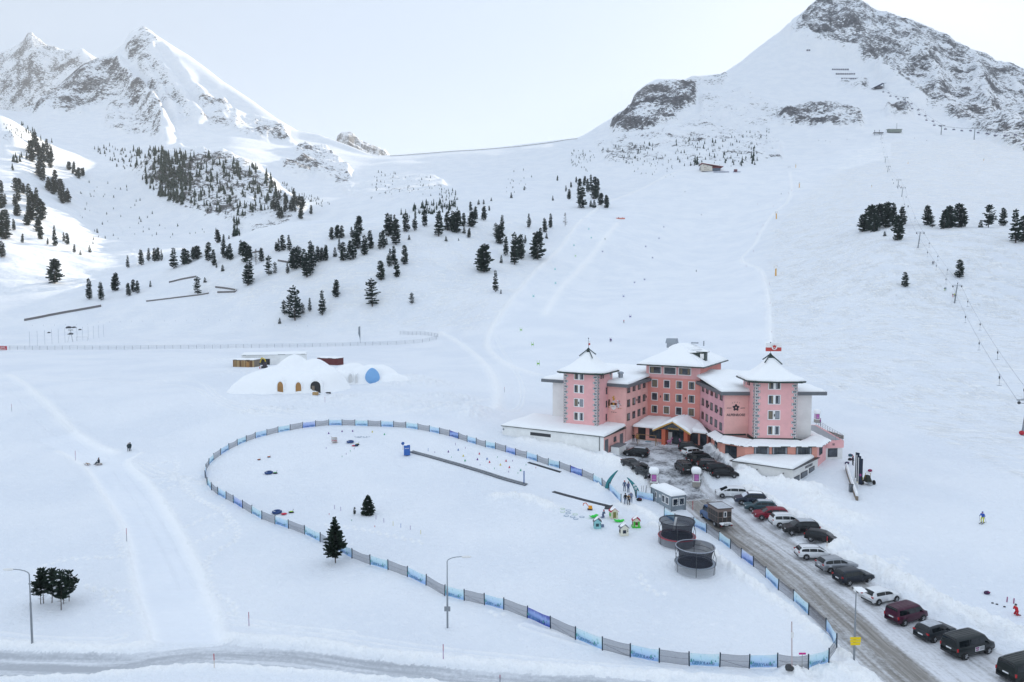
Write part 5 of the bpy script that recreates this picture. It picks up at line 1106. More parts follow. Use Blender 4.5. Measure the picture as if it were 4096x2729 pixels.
# right podium with the restaurant, swimming hall, terrace
pod = [V((39.4, 131, 0)), V((38.2, 129.6, 0)), V((38.2, 123.5, 0)), V((41.4, 120.0, 0)), V((54.2, 119.8, 0)), V((58.0, 124.7, 0)), V((58.0, 140, 0)), V((39.4, 140, 0))]
HB().prism(poly2(*pod), 2, 7.15).build('podium_wall', M_salmon)
out = [V((37.4, 130.2, 0)), V((37.4, 123.1, 0)), V((41.0, 119.25, 0)), V((54.6, 119.0, 0)), V((58.7, 124.2, 0)), V((58.7, 140, 0)), V((39.4, 140, 0))]
HB().prism(poly2(*out), 7.1, 7.22).build('podium_eave', M_dkroof)
inn = [V((39.25, 130.2, 0)), V((39.25, 125.3, 0)), V((43.4, 121.5, 0)), V((51.1, 121.0, 0)), V((55.6, 125.4, 0)), V((55.6, 139, 0))]
sn = HB()
for i in range(5):
    a, b = out[i], out[i + 1]; c, d = inn[i + 1], inn[i]; zt = 7.95 if i < 3 else 7.6
    snow_quad(sn, at3(a, 7.2), at3(b, 7.2), at3(c, zt), at3(d, zt), .22 if i < 3 else .4, 12, 5, .08, .15)
sn.build('roof_snow', M_roofsnow, smooth=True)
HB().prism(poly2(*oblock(RL - g1 * .12 - g2 * .12, g1, g2, 7.75, 7.8)), 7.7, 8.25).build('tower_flashing', M_dkroof)
fl_ = HB(); fl_.tube([at3(V((39.2, 130.4, 0)), 7.9), at3(V((39.2, 125.2, 0)), 8.1), at3(V((43.3, 125.2, 0)), 8.15)], .14, 6); fl_.build('roof_flashing', M_dkroof)
shopwin(V((38.2, 129.6, 0)), -f2, 2.4, 4.0, 4.6, 6.7, 1); dg_ = (pod[3] - pod[2]).normalized(); shopwin(pod[2], dg_, .9, 3.2, 4.0, 6.75, 2)
for s0, s1 in ((4.2, 6.9), (7.4, 10.1), (11.6, 14.4)): shopwin(V((38.9, 120.04, 0)) if False else V((39.4, 120.03, 0)), (pod[4] - pod[3]).normalized(), s0 - .6, s1 - .6, 5.15, 6.95, 3, True)
rg = (pod[5] - pod[4]).normalized(); skin('podium_side_wall', pod[4], rg, 6.2, 2, 7.1, M_pink); shopwin(pod[4], rg, 1.2, 3.4, 5.2, 6.9, 1)
# grey swimming hall in front
HL, HC, HR = V((38.3, 117.3, 0)), V((46.4, 111.4, 0)), V((54.4, 119.9, 0)); hall = [HL, HC, HR, V((50, 121, 0)), V((41.5, 121.5, 0))]
HB().prism(poly2(*hall), 1.2, 5.0).build('pool_hall_wall', M_grey)
hx = (HC - HL).normalized(); hy = (HR - HC).normalized(); nh, nv = nrm(hx), nrm(hy)
HB().prism(poly2(HL - hx * .4 + nh * .25, HC + nh * .3 + nv * .3, HR + nv * .3 + hy * .2, V((50, 121, 0)), V((41.5, 121.5, 0))), 5.0, 5.1).build('pool_hall_eave', M_dark)
sn = HB(); snow_quad(sn, at3(HL, 5.1), at3(HC + nh * .15 + nv * .1, 5.1), at3(HR - hx * .5, 5.2), at3(V((41.6, 120.2, 0)), 5.2), .5, 12, 10, .12, .15).build('roof_snow', M_roofsnow, smooth=True)
M_lett = mat('grey_lettering', (.16, .16, .17), .6)
put_text('lettering', 'HALLENBAD', .62, V(tuple(at3(HC + hy * 7.3 + nv * .04, 4.15) - HO)), hy, nv, M_lett, HOT)
for s0, s1, z1 in ((.6, 3.0, 3.6), (3.6, 6.6, 3.75), (7.4, 9.9, 3.9)): shopwin(HC, hy, s0, s1, 2.1 + (.1 * s0), z1, 1)
panel('strip_window', HL, hx, 5.0, 9.2, 2.75, 3.25, M_dark, .02)
for s in (4.3, 8.6):
    mb = HB(); mb.cyl(wpos(HL, hx, s, 4.2, .02), wpos(HL, hx, s, 4.2, .25), .09, n=8); mb.build('wall_lamp', M_lampd)
# terrace block at the right
tb = [V((58.0, 124.7, 0)), V((61.3, 125.2, 0)), V((63.5, 141, 0)), V((57, 142, 0))]
HB().prism(poly2(*tb), 2, 6.3).build('terrace_wall', M_grey)
HB().prism([(p.x + d[0], p.y + d[1]) for p, d in zip(tb, ((-.03, -.15), (.15, -.15), (.15, .1), (0, .1)))], 5.7, 7.0).build('terrace_parapet', M_pink)
shopwin(V((58.0, 124.7, 0)), (tb[1] - tb[0]).normalized(), .4, 2.3, 4.0, 5.6, 1)
put_text('lettering', 'SE', .5, V(tuple(V((59.4, 124.72, 6.2)) - HO)), (tb[1] - tb[0]), V((0, -1, 0)), M_ink, HOT)
M_rail = mat('galvanised_rail', (.30, .33, .36), .4, .5)
rl_ = HB(); path_ = [V((58.6, 124.9, 7)), V((61.3, 125.3, 7)), V((63.4, 141, 7))]
for a, b in zip(path_[:-1], path_[1:]):
    n_ = int((b - a).length / 1.5) + 1
    for i in range(n_ + 1): p = a.lerp(b, i / n_); rl_.cyl(p, p + UP * 1.1, .035, n=5)
    for zz in (.4, .75, 1.1): rl_.cyl(a + UP * zz, b + UP * zz, .025, n=5)
rl_.build('terrace_railing', M_rail)
HB().prism([(58.4, 125.4), (61.0, 125.7), (62.9, 140.4), (57.6, 140.8)], 7.0, 7.06).build('terrace_floor', mat('wet_grey_deck', (.32, .33, .35), .6, noise=.3, nscale=1.2))
# ------------------------------------------------------------ people
_bm = {}
def pose(kind):
    J = dict(pel=(0, 0, .95), ch=(0, 0, 1.32), nk=(.01, 0, 1.5), hd=(.03, 0, 1.64), top=(.02, 0, 1.72))
    for s, n in ((1, 'l'), (-1, 'r')):
        J.update({n + 'sh': (0, .18 * s, 1.42), n + 'el': (.0, .27 * s, 1.14), n + 'ha': (.1, .26 * s, .90), n + 'hi': (0, .1 * s, .90), n + 'kn': (.03, .12 * s, .5), n + 'an': (0, .13 * s, .09), n + 'to': (.17, .15 * s, .05)})
    if kind in ('ski', 'tow'):
        lean = .12 if kind == 'ski' else -.12
        for k in J: 
            x, y, z = J[k]
            if z > .9: J[k] = (x + lean * (z - .7), y, z - .12)
        for s, n in ((1, 'l'), (-1, 'r')): J[n + 'kn'] = (.16, .14 * s, .46); J[n + 'hi'] = (-.05, .11 * s, .78); J[n + 'ha'] = (.34, .3 * s, .98 if kind == 'ski' else 1.05); J[n + 'el'] = (.1, .3 * s, 1.02)
        J['pel'] = (-.05, 0, .84)
    if kind == 'sit':
        for k in J: x, y, z = J[k]; J[k] = (x, y, z - .5 if z > .85 else z)
        for s, n in ((1, 'l'), (-1, 'r')): J[n + 'kn'] = (.42, .14 * s, .52); J[n + 'an'] = (.75, .14 * s, .2); J[n + 'to'] = (.85, .15 * s, .32); J[n + 'ha'] = (.36, .18 * s, .62); J[n + 'el'] = (.1, .3 * s, .62)
    if kind == 'kneel':
        for k in J: x, y, z = J[k]; J[k] = (x + (.18 if z > 1.2 else 0), y, z - .48 if z > .85 else z)
        for s, n in ((1, 'l'), (-1, 'r')): J[n + 'kn'] = (.25, .14 * s, .12); J[n + 'an'] = (-.22, .14 * s, .1); J[n + 'to'] = (-.36, .14 * s, .06); J[n + 'ha'] = (.38, .1 * s, .72); J[n + 'el'] = (.2, .26 * s, .66)
    if kind == 'arms':
        J['rha'] = (.2, -.1, 1.3); J['rel'] = (.12, -.28, 1.16); J['lkn'] = (.02, .12, .5)
    return J
BONES = [('pel', 'ch'), ('ch', 'nk'), ('nk', 'hd'), ('hd', 'top')] + [(a + p, a + q) for a in 'lr' for p, q in (('sh', 'el'), ('el', 'ha'), ('hi', 'kn'), ('kn', 'an'), ('an', 'to'))] + [('ch', 'lsh'), ('ch', 'rsh'), ('pel', 'lhi'), ('pel', 'rhi')]
RADS = dict(pel=.155, ch=.175, nk=.065, hd=.105, top=.07, sh=.085, el=.058, ha=.045, hi=.105, kn=.075, an=.058, to=.045)
def body_mesh(kind):
    if kind in _bm: return _bm[kind]
    J = pose(kind); names = list(J); me = bpy.data.meshes.new('body'); me.from_pydata([J[n] for n in names], [(names.index(a), names.index(b)) for a, b in BONES], [])
    o = bpy.data.objects.new('b', me); scene.collection.objects.link(o); sk = o.modifiers.new('s', 'SKIN'); sk.use_smooth_shade = True
    for i, n in enumerate(names):
        r = RADS.get(n, RADS.get(n[1:], .08)); me.skin_vertices[0].data[i].radius = (r, r); me.skin_vertices[0].data[i].use_root = n == 'pel'
    ss = o.modifiers.new('u', 'SUBSURF'); ss.levels = 1; dg = bpy.context.evaluated_depsgraph_get(); dg.update(); m2 = bpy.data.meshes.new_from_object(o.evaluated_get(dg)); bpy.data.objects.remove(o)
    # material zones by nearest bone
    seg = [(V(J[a]), V(J[b]), (2 if 'hd' in (a, b) else 3 if b[1:] == 'to' else 0 if b[1:] in ('kn', 'an') or b[1:] == 'hi' else 1)) for a, b in BONES]; idx_ = []
    for p in m2.polygons:
        c = p.center; best = (9, 0)
        for a, b, k in seg:
            d = b - a; t = max(0, min(1, (c - a).dot(d) / d.length_squared)); q = (c - a - d * t).length
            if q < best[0]: best = (q, k)
        k = best[1]
        if min((c - V(J['lha'])).length, (c - V(J['rha'])).length) < .075: k = 3
        idx_.append(k)
    _bm[kind] = (m2, idx_, J); return _bm[kind]
M_skin = mat('skin', (.52, .30, .22), .6)
def cloth(c): return mat('cloth_%02d_%02d_%02d' % tuple(int(x * 99) for x in c), c, .85, noise=.12, nscale=20)
def person(p, rz, kind, jacket, trousers, hat, label, boots=(.02, .02, .025), group=None, h=1.75, skis=None, extra=None, coat=False):
    m2, idx_, J = body_mesh(kind); o = empty('person', p, rz, label, 'person', group, h / 1.75); me = m2.copy(); me.materials.clear()
    for m in (cloth(trousers), cloth(jacket), M_skin, cloth(boots)): me.materials.append(m)
    me.polygons.foreach_set('material_index', idx_); b = bpy.data.objects.new('body', me); scene.collection.objects.link(b); b.parent = o
    hd = J['hd']; hm = MB(); hm.ball((hd[0] - .02, 0, hd[2] + .045), .125, 10, 6, 0, (1, .95, .85)); hm.build('hat' if hat[2] < .9 else 'helmet', cloth(hat), o, True)
    fc_ = MB(); 
    for s in (-1, 1): fc_.ball((hd[0] + .093, s * .035, hd[2] + .01), .014, 6, 4)
    fc_.box((hd[0] + .115, 0, hd[2] - .015), (.03, .025, .05)); fc_.build('face', cloth((.05, .03, .03)), o)
    if coat:
        c = MB(); c.cyl((J['pel'][0], 0, J['pel'][2] - .28), (J['ch'][0], 0, J['ch'][2]), .215, .19, 12); c.build('coat', cloth(jacket), o, True)
    if skis:
        for s, n in ((1, 'l'), (-1, 'r')):
            k = MB(); a = J[n + 'an']; k.box((a[0] + .1, a[1], .02), (1.55, .09, .025)); k.cyl((a[0] + .87, a[1], .02), (a[0] + 1.0, a[1], .10), .03, .01, 6); k.build('ski', cloth(skis), o)
            if kind == 'ski': q = MB(); q.cyl(J[n + 'ha'], (J[n + 'ha'][0] - .55, J[n + 'ha'][1] + .12 * s, .1), .014, n=5); q.build('ski_pole', cloth((.1, .1, .11)), o)
    if extra: extra(o, J)
    return o
def G(u, v, lo=40.): return ground_at(u, v, None, lo)
def facecam(p, off=0.): return math.atan2(-p.y, -p.x) + off     # heading (local +x) towards the camera, plus an offset
NAVY, BLK, STEEL = (.03, .05, .10), (.015, .017, .02), (.10, .13, .22)
# ------------------------------------------------------------ cars
def car(F, B, name, L, W, H, kind, col, label, rear=False, rails=False, box=False, snow=False, near=None, cat='car', glassc=None, metal=.0, extra=None, group='cars parked by the hotel'):
    """F, B: picture points where the front and rear wheel of the side facing the camera touch the ground"""
    f, b = G(*F), G(*B); d = (f - b); d.z = 0; d.normalize(); mid = (f + b) / 2
    side = V((-d.y, d.x, 0)); s = 1 if side.dot(V((-mid.x, -mid.y, 0))) > 0 else -1       # which side looks at the camera
    c = mid - side * s * (W / 2 - .1); z = (terrain_z(c.x, c.y) + f.z + b.z) / 3
    o = empty(name, (c.x, c.y, z + .0), math.atan2(d.y, d.x), label, cat, group)
    PR = {'suv': [(-.5, .48), (-.494, .60), (-.475, .74), (-.44, .90), (-.40, .965), (-.30, .995), (-.1, 1), (.04, .98), (.10, .945), (.25, .66), (.29, .63), (.40, .585), (.47, .52), (.494, .42), (.5, .34)],
          'hatch': [(-.5, .46), (-.494, .58), (-.48, .68), (-.43, .88), (-.38, .955), (-.28, .99), (-.08, 1), (.05, .975), (.10, .94), (.27, .66), (.31, .63), (.42, .58), (.475, .50), (.494, .42), (.5, .34)],
          'estate': [(-.5, .46), (-.494, .58), (-.48, .66), (-.435, .84), (-.39, .94), (-.30, .985), (-.08, 1), (.03, .975), (.08, .94), (.24, .66), (.28, .64), (.41, .58), (.475, .50), (.494, .42), (.5, .34)],
          'sedan': [(-.5, .46), (-.494, .60), (-.47, .67), (-.38, .70), (-.34, .72), (-.19, .94), (-.12, .985), (-.03, 1), (.05, .975), (.09, .94), (.25, .67), (.29, .64), (.42, .58), (.49, .46), (.5, .34)],
          'mpv': [(-.5, .46), (-.494, .58), (-.48, .70), (-.44, .88), (-.40, .955), (-.3, .99), (-.08, 1), (.05, .98), (.12, .93), (.34, .62), (.38, .58), (.45, .52), (.485, .46), (.495, .4), (.5, .34)],
          'van': [(-.5, .42), (-.497, .62), (-.49, .80), (-.48, .95), (-.465, .985), (-.3, 1), (0, 1), (.18, .99), (.235, .955), (.36, .62), (.39, .585), (.46, .53), (.488, .46), (.497, .38), (.5, .32)]}[kind]
    px = [p[0] * L for p in PR]; pz = [p[1] * H for p in PR]; belt = {'van': .585, 'suv': .62, 'sedan': .66}.get(kind, .63) * H; zb = .17 * H if kind != 'suv' else .19 * H
    def hw(x): return W / 2 * (1 - .13 * abs(x / (L / 2)) ** 5)
    tum = .84 if kind != 'van' else .90
    def sec(x):
        t = np.interp(x, px, pz); w = hw(x); g = max(0, min(1, (t - belt) / (.12 * H)))
        bl_ = min(belt, t - .03 * H)
        hb = H * tum; wt = w * (1 - (1 - tum) * max(0, (t - belt)) / (H - belt))
        return [(w * .90, zb), (w * .985, zb + .07), (w, .42 * H if t > .46 * H else t * .85), (w * .975, bl_), (w * .965 * (1 - g) + w * .955 * g, bl_ + .015), (wt * .955 * g + (1 - g) * w * .90, t - .055 * H * g - .008), (wt * .84, t - .012 * H), (wt * .5, t + .004), (0, t + .012)]
    xs = sorted(set(list(np.linspace(-L / 2, L / 2, 21)) + px)); mb = MB(); k = 17; vs = []
    for x in xs:
        s_ = sec(x); full = s_ + [(-y, zz) for y, zz in s_[:-1][::-1]]; vs += [(x, y, zz) for y, zz in full]
    fs = [(i * k + j, i * k + j + 1, (i + 1) * k + j + 1, (i + 1) * k + j) for i in range(len(xs) - 1) for j in range(k - 1)] + [((i + 1) * k, i * k, i * k + k - 1, (i + 1) * k + k - 1) for i in range(len(xs) - 1)]
    fs += [tuple(range(k)), tuple(range((len(xs) - 1) * k, len(xs) * k))[::-1]]; mb.add(vs, fs)
    if tuple(col) == (0, 0, 0): col = (.01, .01, .012)
    paint = mat('paint_%03d_%03d_%03d' % tuple(int(x * 999) for x in col), tuple(x * .8 for x in col) if max(col) < .1 else col, .35, metal, .25, coat=.12, noise=.05)
    mb.build('body', paint, o, True)
    def ztop(x, y):
        s_ = sec(x)[3:][::-1]; ys = [q[0] for q in s_]; zs = [q[1] for q in s_]; return float(np.interp(abs(y), ys, zs))
    GLS = M_carglass
    def topatch(nm, x0, x1, f0, f1, m, off=.012, nx=5, ny=8, w0=None):
        g = MB(); vs = []
        for i in range(nx + 1):
            x = x0 + (x1 - x0) * i / nx; w = hw(x) * (1 - (1 - tum) * max(0, (np.interp(x, px, pz) - belt)) / (H - belt)); ff = f0 + (f1 - f0) * i / nx
            for j in range(ny + 1): y = w * ff * (2 * j / ny - 1); vs.append((x + (.010 if (x0 + x1) > 0 else -.010), y, ztop(x, y) + off))
        g.add(vs, [(i * (ny + 1) + j, (i + 1) * (ny + 1) + j, (i + 1) * (ny + 1) + j + 1, i * (ny + 1) + j + 1) for i in range(nx) for j in range(ny)]); return g.build(nm, m, o, True)
    iw = {'sedan': (8, 10)}.get(kind, (8, 9)); xa, xb = px[9], px[8]
    wsn = snow == 'screen'
    topatch('windscreen', xb + .03, xa - .02, .80, .86, cloth((.62, .65, .70)) if wsn else GLS)
    if kind == 'sedan': topatch('rear_window', px[4] + .04, px[5] - .02, .80, .76, GLS)
    else:
        topatch('rear_window', px[2] + .01, px[4] - .02, .86, .78, GLS, .014)
    for s_ in (1, -1):
        x0, x1 = {'sedan': (-.30, .23), 'van': (-.45, .30), 'mpv': (-.45, .27), 'hatch': (-.36, .22), 'estate': (-.42, .20)}.get(kind, (-.42, .21)); n = 3 if kind != 'sedan' and kind != 'hatch' else 2
        for q in range(n):
            xa_ = (x0 + (x1 - x0) * q / n + .006) * L; xb_ = (x0 + (x1 - x0) * (q + 1) / n - .006) * L; g = MB(); vs = []
            for i in range(7):
                x = xa_ + (xb_ - xa_) * i / 6; S_ = sec(x); (y0, z0), (y1, z1) = S_[4], S_[5]
                for t in (.10, .90): vs.append((x, s_ * (y0 + (y1 - y0) * t + .012), z0 + (z1 - z0) * t))
            g.add(vs, [(2 * i, 2 * i + 2, 2 * i + 3, 2 * i + 1) if s_ < 0 else (2 * i, 2 * i + 1, 2 * i + 3, 2 * i + 2) for i in range(6)]); g.build('side_window', GLS, o)
        m_ = MB(); mx = .17 * L if kind != 'van' else .27 * L; m_.box((mx, s_ * (hw(mx) + .09), belt + .06), (.14, .2, .13)); m_.build('mirror', paint, o)
        h_ = MB(); h_.box((L * .468, s_ * hw(L * .45) * .72, H * .475), (.16, W * .2, .11), s_ * -.28); h_.build('headlight', M_lens, o)
        t_ = MB(); tz = .60 if kind != 'van' else .50; t_.box((-L * .484, s_ * hw(L * .48) * .86, H * tz), (.12, W * .16, .15 if kind != 'van' else .30), s_ * .25); t_.build('tail_light', M_tail, o)
        for wx in (-.30, .305):
            x = wx * L; w = hw(x); r = .35 if kind in ('suv', 'van') else .33; a = MB()
            a.cyl((x, s_ * (w - .25), r + .0), (x, s_ * (w + .012), r + .0), r * 1.2, n=18); a.build('wheel_arch', M_blk, o)
            wm = MB(); wm.cyl((x, s_ * (w - .2), r), (x, s_ * (w + .03), r), r, n=18); wo_ = wm.build('wheel', M_tyre, o)
            rm = MB(); rm.cyl((x, s_ * (w + .03), r), (x, s_ * (w + .036), r), r * .66, n=14, mi=1)
            for q in range(5): aa = q * 1.2566; rm.cyl((x, s_ * (w + .043), r), (x + math.cos(aa) * r * .6, s_ * (w + .043), r + math.sin(aa) * r * .6), .035, .05, 5)
            rm.build('rim', [M_alloy, M_tyre], wo_)
    g = MB(); g.box((L * .493, 0, H * .40), (.05, W * .42, .2)); g.build('grille', M_blk, o)
    g = MB(); g.box((-L * .505, 0, H * (.47 if kind == 'van' else .46)), (.03, .5, .12)); g.build('number_plate', M_plate, o); g = MB(); g.box((L * .512, 0, H * .27), (.03, .5, .11)); g.build('number_plate', M_plate, o)
    g = MB(); g.box((-L * .49, 0, zb + .11), (.12, W * .86, .16)); g.box((L * .487, 0, zb + .08), (.12, W * .8, .12)); g.build('bumper', M_blk, o, bevel=0)
    if rails:
        for s_ in (1, -1): g = MB(); pts = [V((x, s_ * W * .355, np.interp(x, px, pz) + .05)) for x in np.linspace(-.38 * L, .06 * L, 6)]; g.tube(pts, .022, 5); g.build('roof_rail', M_alloy if rails == 'light' else M_blk, o)
    if box: g = MB(); bell_roof(g, (-.12 * L, 0, 0), V((1.75, 0, 0)), V((.62, 0, 0)) if False else V((0, .62, 0)), [(.5, H + .08), (.66, H + .16), (.68, H + .3), (.5, H + .40), (.1, H + .43)], n=20, p=3.5); g.build('roof_box', M_blk, o, True)
    if snow: topatch('snow_patch', -.36 * L, .06 * L, .70, .74, M_roofsnow if snow == 'full' or snow == 'screen' else M_frost, .03, 8, 8)
    if kind == 'van':
        for q in range(5): g = MB(); g.tube([V((x, (q - 2) * W * .13, np.interp(x, px, pz) + .018)) for x in np.linspace(-.44 * L, .14 * L, 4)], .018, 4); g.build('roof_rib', paint, o)
    if extra: extra(o, L, W, H, hw)
    return o
M_carglass = mat('car_glass', (.008, .012, .015), .08, 0, .45); M_lens = mat('clear_lens', (.55, .56, .58), .15); M_tail = mat('red_lens', (.40, .012, .016), .2); M_tyre = mat('tyre_rubber', (.018, .018, .02), .85); M_alloy = mat('alloy', (.42, .43, .45), .35, .7); M_plate = mat('number_plate_white', (.70, .71, .72), .5)
M_frost = mat('frosty_roof', (.45, .47, .50), .7, noise=.35, nscale=2.5)
WHT = (.74, .75, .76); BK = (.012, .013, .016)
car((2889, 1997), (2965, 1990), 'parked_car', 4.8, 1.9, 1.66, 'mpv', WHT, 'white people carrier nose to the road, first of the roadside row below the swimming hall')
car((2969, 2026), (3040, 2013), 'parked_suv', 4.75, 1.9, 1.7, 'suv', (.028, .038, .065), 'navy off-roader with snow covered windscreen beside the white people carrier', snow='screen', cat='car', rails=True)
car((3009, 2052), (3078, 2040), 'parked_car', 4.65, 1.82, 1.48, 'estate', (.045, .085, .10), 'dark teal estate car between the navy off-roader and the red car', snow='part')
car((3052, 2088), (3125, 2074), 'parked_suv', 4.85, 1.9, 1.62, 'suv', (.20, .008, .025), 'deep red car facing the road in the roadside row', snow=False)
car((3195, 2104), (3124, 2118), 'parked_suv', 4.8, 1.93, 1.74, 'suv', WHT, 'white off-roader with black sunroof, tail towards the road, beside the red car', rails='light')
car((3172, 2148), (3248, 2132), 'parked_suv', 4.85, 1.93, 1.8, 'suv', BK, 'black off-roader with silver roof rails facing the road', rails='light', snow='part')
car((3320, 2170), (3252, 2179), 'parked_car', 4.3, 1.8, 1.48, 'hatch', BK, 'black hatchback with silver wheels beside the red and white marker pole')
car((3310, 2230), (3232, 2245), 'parked_car', 4.75, 1.84, 1.48, 'estate', WHT, 'white estate car with black roof rails, tail towards the road', rails=True)
car((3400, 2278), (3327, 2300), 'parked_suv', 4.7, 1.88, 1.64, 'estate', (.33, .345, .37), 'silver off-roader estate with glass roof, between white estate and dark coupe-like car', rails='light', metal=.5)
car((3470, 2328), (3400, 2346), 'parked_suv', 4.65, 1.9, 1.62, 'suv', (.016, .022, .034), 'blue-black sporty off-roader behind the street lamp')
car((3583, 2405), (3513, 2423), 'parked_car', 4.2, 1.78, 1.48, 'hatch', WHT, 'small white hatchback right of the street lamp')
car((3692, 2483), (3613, 2506), 'parked_van', 4.5, 1.82, 1.84, 'van', (.07, .008, .032), 'maroon compact van with ribbed roof beside the small white hatchback', rails=False, cat='van')
car((3803, 2550), (3737, 2570), 'parked_car', 4.25, 1.8, 1.5, 'hatch', (.025, .032, .040), 'dark dusty hatchback squeezed between the maroon van and the big black van', snow='part')
def sticker(o, L, W, H, hw):
    for s_ in (-1,):
        g = MB(); x = .05 * L; y = s_ * (hw(x) + .012); g.box((x, y, .40 * H), (1.2, .012, .42)); st = g.build('door_sticker', M_plate, o)
        g = MB(); g.box((x - .32, y - .012, .46 * H), (.42, .012, .12), 0, 0); g.box((x - .32, y - .012, .36 * H), (.34, .012, .1), 0, 0); g.build('sticker_print', mat('magenta_print', (.30, .03, .20), .6), st)
        g = MB()
        for k in range(3): g.box((x + .28, y - .012, (.47 - .05 * k) * H), (.5, .012, .03))
        g.build('sticker_lines', M_ink, st)
car((3953, 2614), (3858, 2640), 'parked_van', 5.0, 1.95, 1.98, 'van', (.018, .024, .026), 'big black passenger van with white and magenta door sticker', extra=sticker, cat='van')
car((4190, 2712), (4092, 2745), 'parked_van', 5.0, 1.95, 1.98, 'van', (.012, .018, .018), 'black van cut off by the bottom right corner of the picture', cat='van')
LG = 'cars in front of the hotel entrance'
car((2513, 1825), (2569, 1831), 'parked_car', 4.85, 1.9, 1.66, 'mpv', BK, 'black people carrier alone on the slushy yard below the entrance', rails='light', group=LG, snow='part')
car((2527, 1888), (2493, 1864), 'parked_car', 4.7, 1.82, 1.44, 'sedan', BK, 'black saloon against the snow bank left of the yard', group=LG)
car((2582, 1923), (2545, 1896), 'parked_suv', 4.7, 1.86, 1.6, 'estate', (.02, .026, .032), 'dark car with open black roof box behind the left advertising pillar', box=True, group=LG)
car((2797, 1803), (2731, 1809), 'parked_suv', 4.8, 1.9, 1.64, 'suv', BK, 'black off-roader nearest the entrance pillar, topmost of the yard row', rails='light', group=LG)
car((2815, 1818), (2754, 1833), 'parked_suv', 4.6, 1.88, 1.62, 'suv', (.66, .67, .68), 'white off-roader, the only white car on the yard', rails=True, group=LG)
car((2851, 1852), (2775, 1866), 'parked_van', 5.0, 1.95, 1.95, 'van', BK, 'black van with a roof box in the yard row', box=True, cat='van', group=LG)
car((2704, 1875), (2724, 1900), 'parked_van', 4.9, 1.92, 1.97, 'van', (.045, .05, .052), 'dark grey van seen from behind with round sticker, in the middle of the drive', cat='van', group=LG)
car((2884, 1880), (2815, 1891), 'parked_suv', 4.8, 1.9, 1.62, 'estate', BK, 'black estate car below the roof box van in the yard row', rails='light', group=LG)
car((2918, 1893), (2848, 1905), 'parked_suv', 4.75, 1.9, 1.64, 'suv', BK, 'black off-roader second from the bottom of the yard row', group=LG)
car((2938, 1914), (2868, 1922), 'parked_car', 4.6, 1.84, 1.5, 'estate', BK, 'black car half hidden by the snow heap, lowest of the yard row', group=LG)
